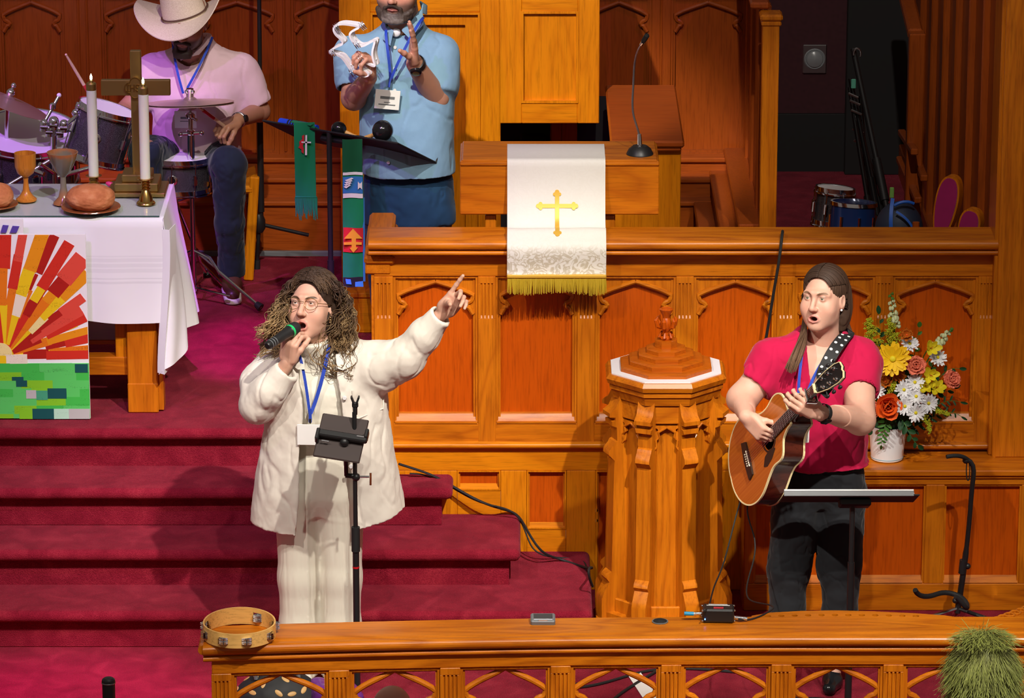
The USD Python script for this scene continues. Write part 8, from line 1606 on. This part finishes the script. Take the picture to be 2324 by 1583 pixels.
tb = thing('tablet', 'dark tablet computer seen from behind, clamped to the black microphone stand', 'tablet', tc_); e1 = unit(W(836, 945, .03) - W(736, 945, .03)); e2 = unit(W(725, 1043, -.09) - W(748, 945, .05)); e2 = unit(e2 - 0 * e1); e1 = unit(e1 - e2 * np.dot(e1, e2)); e3 = np.cross(e1, e2); Rtab = np.stack([e1, e2, e3], 1)
obj('case', obox(tc_, Rtab, (.180, .192, .010), .004), 'tablet_back' if 'tablet_back' in M else plain('tablet_back', (.045, .030, .028), .45) or 'tablet_back', tb); obj('screen', obox(tc_ - e3 * .0055 * np.sign(e3[1]) * -1, Rtab, (.168, .18, .001), 0), 'black_gloss', tb)
obj('clamp_bar', [obox(W(776, 989, -.055), Rtab, (.196, .028, .022), .005), obox(W(721, 987, -.05), Rtab, (.014, .05, .04), .004), obox(W(832, 987, -.05), Rtab, (.014, .04, .04), .004)], 'black_plastic', st)
obj('clamp_plate', [obox(W(738, 1000, -.068), Rtab, (.03, .006, .004), .001), obox(W(818, 990, -.068), Rtab, (.03, .006, .004), .001)], 'steel_dull', st)
obj('arm', [ball(W(782, 1002, -.06), .018, 2), rod(W(784, 1012, -.05), W(786, 1078, -.0), .008), rod(W(784, 1078, -.0), W(806, 1080), .010), ball(W(808, 1082), .016, 2)], 'black_plastic', st); obj('clamp_screw', [rod(W(815, 1081), W(838, 1081), .0045), rod(W(841, 1072), W(841, 1100), .004)], 'chrome', st)
# guitarist's music stand
MSY = -.42; ms = thing('music_stand', 'black music stand tilted almost flat before the person with the guitar', 'music stand', at(1936, 1590, MSY) * V(1, 1, 0)); W2 = lambda px, py, dy=0: at(px, py, MSY + dy)
a, b = W2(1777, 1124), W2(2086, 1124); Rd = rx(-.42); c_ = (a + b) / 2; L = np.linalg.norm(b - a)
obj('desk', obox(c_ + Rd @ V(0, .10, 0), Rd, (L, .26, .006), .002), 'black_matte', ms); obj('desk_rim', obox(c_ + Rd @ V(-.01, -.028, .006), Rd, (L * .955, .006, .022), .002), 'grey_mid', ms)
obj('desk_lip', obox(c_ + Rd @ V(0, .23, .02), Rd, (L, .006, .045), .002), 'black_matte', ms); obj('bracket', obox(c_ + Rd @ V(.02, .09, -.02), Rd, (.12, .10, .03), .006), 'black_plastic', ms)
mx = W2(1934, 1300)[0]; obj('pole', [rod((mx, MSY + .06, .03), (mx, MSY + .06, W2(1930, 1275, .06)[2]), .0135), rod((mx, MSY + .06, W2(1930, 1275, .06)[2]), (mx, MSY + .06, c_[2]), .010)], 'black_plastic', ms)
for k in (.3, 2.4, 4.5): obj('leg', tube([(mx, MSY + .06, .07), (mx + .15 * math.cos(k), MSY + .06 + .15 * math.sin(k), .04), (mx + .28 * math.cos(k), MSY + .06 + .28 * math.sin(k), .008)], .009, 8), 'black_plastic', ms)
sm = thing('sheet_music', 'white sheet lying on the flat black music stand', 'paper', c_); obj('sheet', obox(c_ + Rd @ V(-.005, .08, .006), Rd, (L * .94, .22, .002), 0), 'paper', sm); obj('page_edge', obox(c_ + Rd @ V(-.01, -.029, .0185), Rd, (L * .95, .004, .005), 0), 'paper', sm)
# cables
def cable(name, lab, pts, r=.0042, mt='black_matte', n=80):
    p = spline(pts, n); t = thing(name, lab, 'cable', p[0]); obj('cable', tube(p, r, 7), mt, t)
cable('stair_cable', 'black cable running down across the right end of the carpeted steps', [at(905, 1052, 1.05), at(930, 1060, 1.06), at(985, 1080, 1.07), at(1050, 1116, 1.06), at(1110, 1145, 1.05), atz(1165, 1163, .345), at(1195, 1200, .98), at(1225, 1245, .92), atz(1270, 1268, .18), atz(1325, 1286, .18), at(1336, 1300, .55), at(1345, 1330, .6)], .0052)
cable('stair_cable', 'thin second cable beside the black one on the stair wainscot', [at(930, 1074, 1.07), at(1030, 1108, 1.08), at(1100, 1142, 1.06), at(1165, 1163, 1.05), at(1190, 1200, 1.05), at(1212, 1246, 1.0), atz(1260, 1264, .178), atz(1330, 1292, .178)], .0034)
cable('hanging_cable', 'taut black cable from the pulpit handrail down behind the person with the guitar', [at(1776, 528, 1.12), at(1774, 541, 1.025), at(1768, 590, .995), at(1758, 650, 1.0), at(1745, 730, 1.02), at(1732, 800, 1.04), at(1700, 1000, .82)], .0062)
cable('guitar_cable', 'thin dark cable from the guitar down to the direct box', [GP(-.37, .05, -.05), at(1668, 1180, -.1), at(1650, 1250, -.2), at(1625, 1320, -.5), at(1610, 1370, -1.0), at(1600, 1385, -1.25)], .0032)
cable('guitar_cable', 'thin cable looping from the guitar to the silver jack plug', [GP(-.36, .08, -.08), at(1700, 1180, -.05), at(1712, 1220, -.05), at(1702, 1300, -.2), at(1712, 1365, -.6), at(1728, 1396, -1.12), at(1700, 1405, -1.17), c + V(0, 0, 0) if False else at(1676, 1405, -1.19)], .0030)
cable('floor_cable', 'black cable lying on the carpet behind the communion rail', [atz(1290, 1560, .006), atz(1400, 1540, .006), atz(1480, 1520, .006), atz(1600, 1518, .006), atz(1700, 1528, .006)], .006); cable('floor_cable', 'black cable crossing the white paper strip on the carpet', [atz(1380, 1600, .006), atz(1420, 1565, .006), atz(1460, 1540, .007), atz(1520, 1500, .006)], .006); cable('floor_cable', 'black cable curling low in the third rail opening', [atz(1190, 1600, .006), atz(1230, 1580, .006), atz(1330, 1545, .006)], .006)
pst = thing('paper_strip', 'white paper strip lying on the carpet behind the rail', 'paper', atz(1455, 1555, .003)); q = [atz(x, y, .003) for x, y in ((1425, 1532), (1452, 1526), (1510, 1606), (1478, 1612))]; obj('sheet', manifold3d.Manifold.hull_points(np.array(q + [p + V(0, 0, .002) for p in q])), 'paper', pst); obj('folded_edge', rod(q[1] + V(0, 0, .003), q[2] + V(0, 0, .003), .0025, sides=6), 'paper', pst)
# bags seen through the rail
bg = thing('patterned_bag', 'black bag with gold leaf shapes on the floor behind the rail', 'bag', V(at(640, 1600, -.75)[0], -.75, 0)); bc_ = at(632, 1600, -.75); bc_[2] = .18
S = Field(bc_ - V(.3, .25, .2), bc_ + V(.3, .25, .22), .008); S.ell(bc_ + V(0, 0, -.01), V(.19, .13, .18), None, .02); S.bump(lambda p: .012 * fbm(p, 14, 3)); S.plane(V(0, 0, .004), V(0, 0, -1)); bmesh = S.mesh(1); obj('sack', bmesh, 'black_matte', bg, smooth=True)
plain('gold_leaf', (.52, .30, .10), .5); rng = np.random.default_rng(4); tmz = trimesh.Trimesh(bmesh.vertices, bmesh.faces, process=False); vn, nn_ = tmz.vertices, tmz.vertex_normals; sel = [i for i in rng.permutation(len(vn)) if nn_[i][1] < .3 and vn[i][2] > .12]; kept = []
for i in sel:
    if all(np.linalg.norm(vn[i] - vn[j]) > .048 for j in kept): kept.append(i)
    if len(kept) > 34: break
for i in kept: R = frame(nn_[i]) @ rz(rng.uniform(0, 6)); obj('gold_leaf_shape', ball(vn[i], (.018, .009, .0025), 2, R), 'gold_leaf', bg)
obj('handle', tube(spline([bc_ + V(-.08, -.05, .15), bc_ + V(-.05, -.06, .22), bc_ + V(.05, -.06, .21), bc_ + V(.08, -.05, .15)], 16), .008, 8), 'grey_mid', bg)
pk = thing('purple_package', 'shiny purple package beside the patterned black bag', 'package', bc_ + V(.22, 0, 0)); plain('purple_foil', (.16, .03, .26), .25, .3)
S = Field(bc_ + V(.04, -.2, -.2), bc_ + V(.40, .2, .22), .008); S.bx(bc_ + V(.19, -.02, -.03), (.10, .07, .15), rz(.3) @ ry(.25), .03, .02); S.bump(lambda p: .010 * fbm(p, 22, 5)); S.plane(V(0, 0, .004), V(0, 0, -1)); obj('wrap', S.mesh(1), 'purple_foil', pk); obj('tie', tube([bc_ + V(.17, -.08, .09), bc_ + V(.22, -.07, .13), bc_ + V(.27, -.06, .08)], .006, 7), 'purple_foil', pk)
# microphone in the foreground
fmic = thing('foreground_microphone', 'black microphone tip poking up at the bottom left edge', 'microphone', at(246, 1640, -2.2)); q = at(246, 1537, -2.2); obj('capsule', lathe([(0, .0), (.016, -.001), (.022, -.006), (.0235, -.014), (.0235, -.020), (.022, -.022), (.022, -.12), (.018, -.20), (0, -.20)], q, 24), 'black_plastic', fmic); obj('grille_band', lathe([(.0236, -.016), (.0242, -.017), (.0242, -.020), (.0236, -.021)], q, 24), 'steel_dull', fmic); obj('stand_tube', rod((q[0], q[1], 0), q + V(0, 0, -.19), .010), 'black_plastic', fmic)
# things stored in the passage
ec = thing('equipment_case', 'black flight case under the drums by the passage', 'case', (1.62, 2.4, ZP)); obj('box', box(1.36, 1.75, 2.3, 2.75, ZP, 1.18, .012), 'black_matte', ec); obj('trim', [box(1.355, 1.755, 2.295, 2.755, z, z + .012, .003) for z in (ZP + .02, .92, 1.165)], 'steel_dull', ec)
kd_ = drum('small black drum with chrome lugs on the case by the passage', at(1896, 428, 2.62), V(.1, .10, 1), .085, .17, 8, None, 'drum', 'stored_drum')
plain('blue_shell', (.012, .035, .14), .2, .2); q = at(1938, 462, 2.42); bd2 = thing('blue_drum', 'dark blue drum with chrome fittings leaning by the passage', 'drum', q); Rq = frame(V(.05, .12, 1)); obj('shell', lathe([(0, 0), (.098, 0), (.098, -.17), (0, -.17)], q, 36, Rq), 'blue_shell', bd2)
for z in (.004, -.165): obj('rim', lathe([(.094, z + .006), (.103, z + .006), (.105, z - .010), (.097, z - .010), (.094, z + .006)], q, 36, Rq), 'chrome', bd2)
for k in range(8): p = Rq @ V(.102 * math.cos(k * .785 + .2), .102 * math.sin(k * .785 + .2), -.08); obj('lug', tube([q + p + Rq[:, 2] * .03, q + p - Rq[:, 2] * .03], .008, 8), 'chrome', bd2)
obj('throw_off', [obox(q + Rq @ V(0, -.105, -.11), Rq, (.03, .016, .03), .004), obox(q + Rq @ V(.035, -.102, -.11), Rq, (.02, .014, .036), .004)], 'chrome', bd2)
bp_ = thing('backpack', 'dark navy backpack with bright blue straps below the leaning stands', 'backpack', at(2040, 530, 2.2)); plain('navy_nylon', (.012, .020, .045), .6); plain('strap_blue', (.012, .10, .50), .5); q = at(2040, 520, 2.2)
S = Field(q - V(.22, .2, .25), q + V(.22, .2, .2), .008); S.ell(q, V(.105, .09, .125), None, .02); S.ell(q + V(.0, -.05, -.06), V(.08, .06, .07), None, .03); obj('sack', S.mesh(1), 'navy_nylon', bp_, smooth=True)
obj('strap', ribbon([at(2026, 450, 2.12), at(2022, 490, 2.08), at(2024, 545, 2.08)], .016, .004), 'strap_blue', bp_); obj('strap', ribbon([at(2034, 480, 2.1), at(2060, 500, 2.09), at(2078, 545, 2.1)], .010, .004), 'strap_blue', bp_); obj('top_handle', tube(spline([at(2030, 466, 2.12), at(2050, 458, 2.12), at(2074, 462, 2.13)], 12), .007, 8), 'strap_blue', bp_)
bs2 = thing('folded_stands', 'bundle of folded black microphone stands leaning in the dark passage', 'microphone stands', (at(2000, 500, 3.2)[0], 3.2, ZP))
for k, (u0, v0, u1, v1, r) in enumerate(((1936, 112, 2012, 470, .013), (1930, 180, 1990, 480, .011), (1942, 250, 2002, 500, .014), (1952, 220, 1975, 505, .010), (1945, 300, 2020, 480, .009), (1928, 200, 1960, 400, .010))): a, b = at(u0, v0, 3.5), at(u1, v1, 3.0); a2 = b + (b - a) * ((ZP + .02 - b[2]) / (b[2] - a[2])); obj('folded_stand', [rod(a, a2, r), rod(a * .6 + a2 * .4, a * .45 + a2 * .55, r * 1.6)], 'black_gloss' if k % 2 else 'black_plastic', bs2)
for k, v in enumerate((212, 228, 250, 292, 318)): obj('clip_band', tube([at(1926 + k * 3, v, 3.35), at(1948 + k * 4, v + 10, 3.33)], .006, 6), 'steel_dull', bs2)
obj('curled_clip', tube([at(1945 + 8 * math.cos(t), 122 - 12 * math.sin(t), 3.45) for t in np.linspace(-.5, 3.4, 12)], .005, 6), 'steel_dull', bs2); obj('green_tag', obox(at(1937, 190, 3.4), np.eye(3), (.022, .01, .045), .003), plain('tag_green', (.10, .40, .28), .5) or 'tag_green', bs2); obj('green_tag', obox(at(2024, 437, 2.98), np.eye(3), (.02, .01, .05), .003), plain('tag_lime', (.20, .40, .08), .5) or 'tag_lime', bs2)
cloth('magenta_velvet', (.34, .012, .11), var=.2, sheen=.3)
for (px, py, w, h, y, lab) in ((2152, 470, 66, 150, 1.75, 'taller magenta upholstered chair back with a wooden edge by the right wall'), (2204, 520, 62, 100, 1.55, 'lower magenta upholstered chair back partly behind the handrail at the right')):
    q = at(px, py, y); s = np.linalg.norm(q - CAM) / F; t = thing('upholstered_chair', lab, 'chair', V(q[0], y, ZP)); hw, hh_ = w / 2 * s, h / 2 * s / .96; Rc_ = rz(-.5) @ ry(.18)
    ov = Polygon([(hw * math.copysign(abs(math.cos(a)) ** .8, math.cos(a)) * (.82 + .18 * math.sin(a)), hh_ * math.sin(a)) for a in np.linspace(0, 6.283, 40)[:-1]]); Rf = Rc_ @ np.stack([V(1, 0, 0), V(0, 0, 1), V(0, -1, 0)], 1)
    obj('back_cushion', poly_f(ov.buffer(-.008), q, Rf, .04), 'magenta_velvet', t); obj('back_edge', poly_f(ov.difference(ov.buffer(-.010)), q - Rf[:, 2] * .01, Rf, .045), 'oak_upright', t)
    obj('seat', obox(V(q[0] - .10, y - .12, ZP + .43), np.eye(3), (.30, .22, .07), .02), 'magenta_velvet', t)
    for sx_ in (-.22, .02):
        for sy_ in (-.20, .0): obj('leg', rod((q[0] + sx_, y + sy_, ZP), (q[0] + sx_, y + sy_, ZP + .42), .018), 'oak_dark', t)
        obj('back_post', rod((q[0] + sx_ * .6, y + .02, ZP + .42), q + V(sx_ * .6, .03, -hh_ * .5), .015), 'oak_dark', t)
# ---------------------------------------------------------------- repeats of a kind share a group
kinds = {'candlestick': 'brass candlesticks on the table', 'candle': 'tall white candles on the table', 'plate': 'plates under the loaves', 'bread_loaf': 'round loaves on the table', 'maraca': 'black maracas on the percussion stand', 'drumstick': 'drumsticks of the drummer', 'tom_drum': 'tom drums of the drum kit', 'white_daisy': 'white daisies in the vase', 'carnation': 'coral carnations in the vase', 'alstroemeria': 'yellow lilies in the vase', 'bronze_blossom': 'bronze blossoms in the vase', 'snapdragon': 'snapdragons in the vase', 'goldenrod': 'goldenrod in the vase', 'leaf_spray': 'leaf sprays in the vase', 'stair_cable': 'cables over the steps', 'guitar_cable': 'cables of the guitar', 'floor_cable': 'cables on the carpet', 'upholstered_chair': 'magenta chairs by the right wall'}
import re
for p in stage.GetPrimAtPath('/World').GetChildren():
    b = re.sub(r'_[0-9]{3}$', '', p.GetName())
    if b in kinds and p.GetCustomDataByKey('label'): p.SetCustomDataByKey('group', kinds[b])
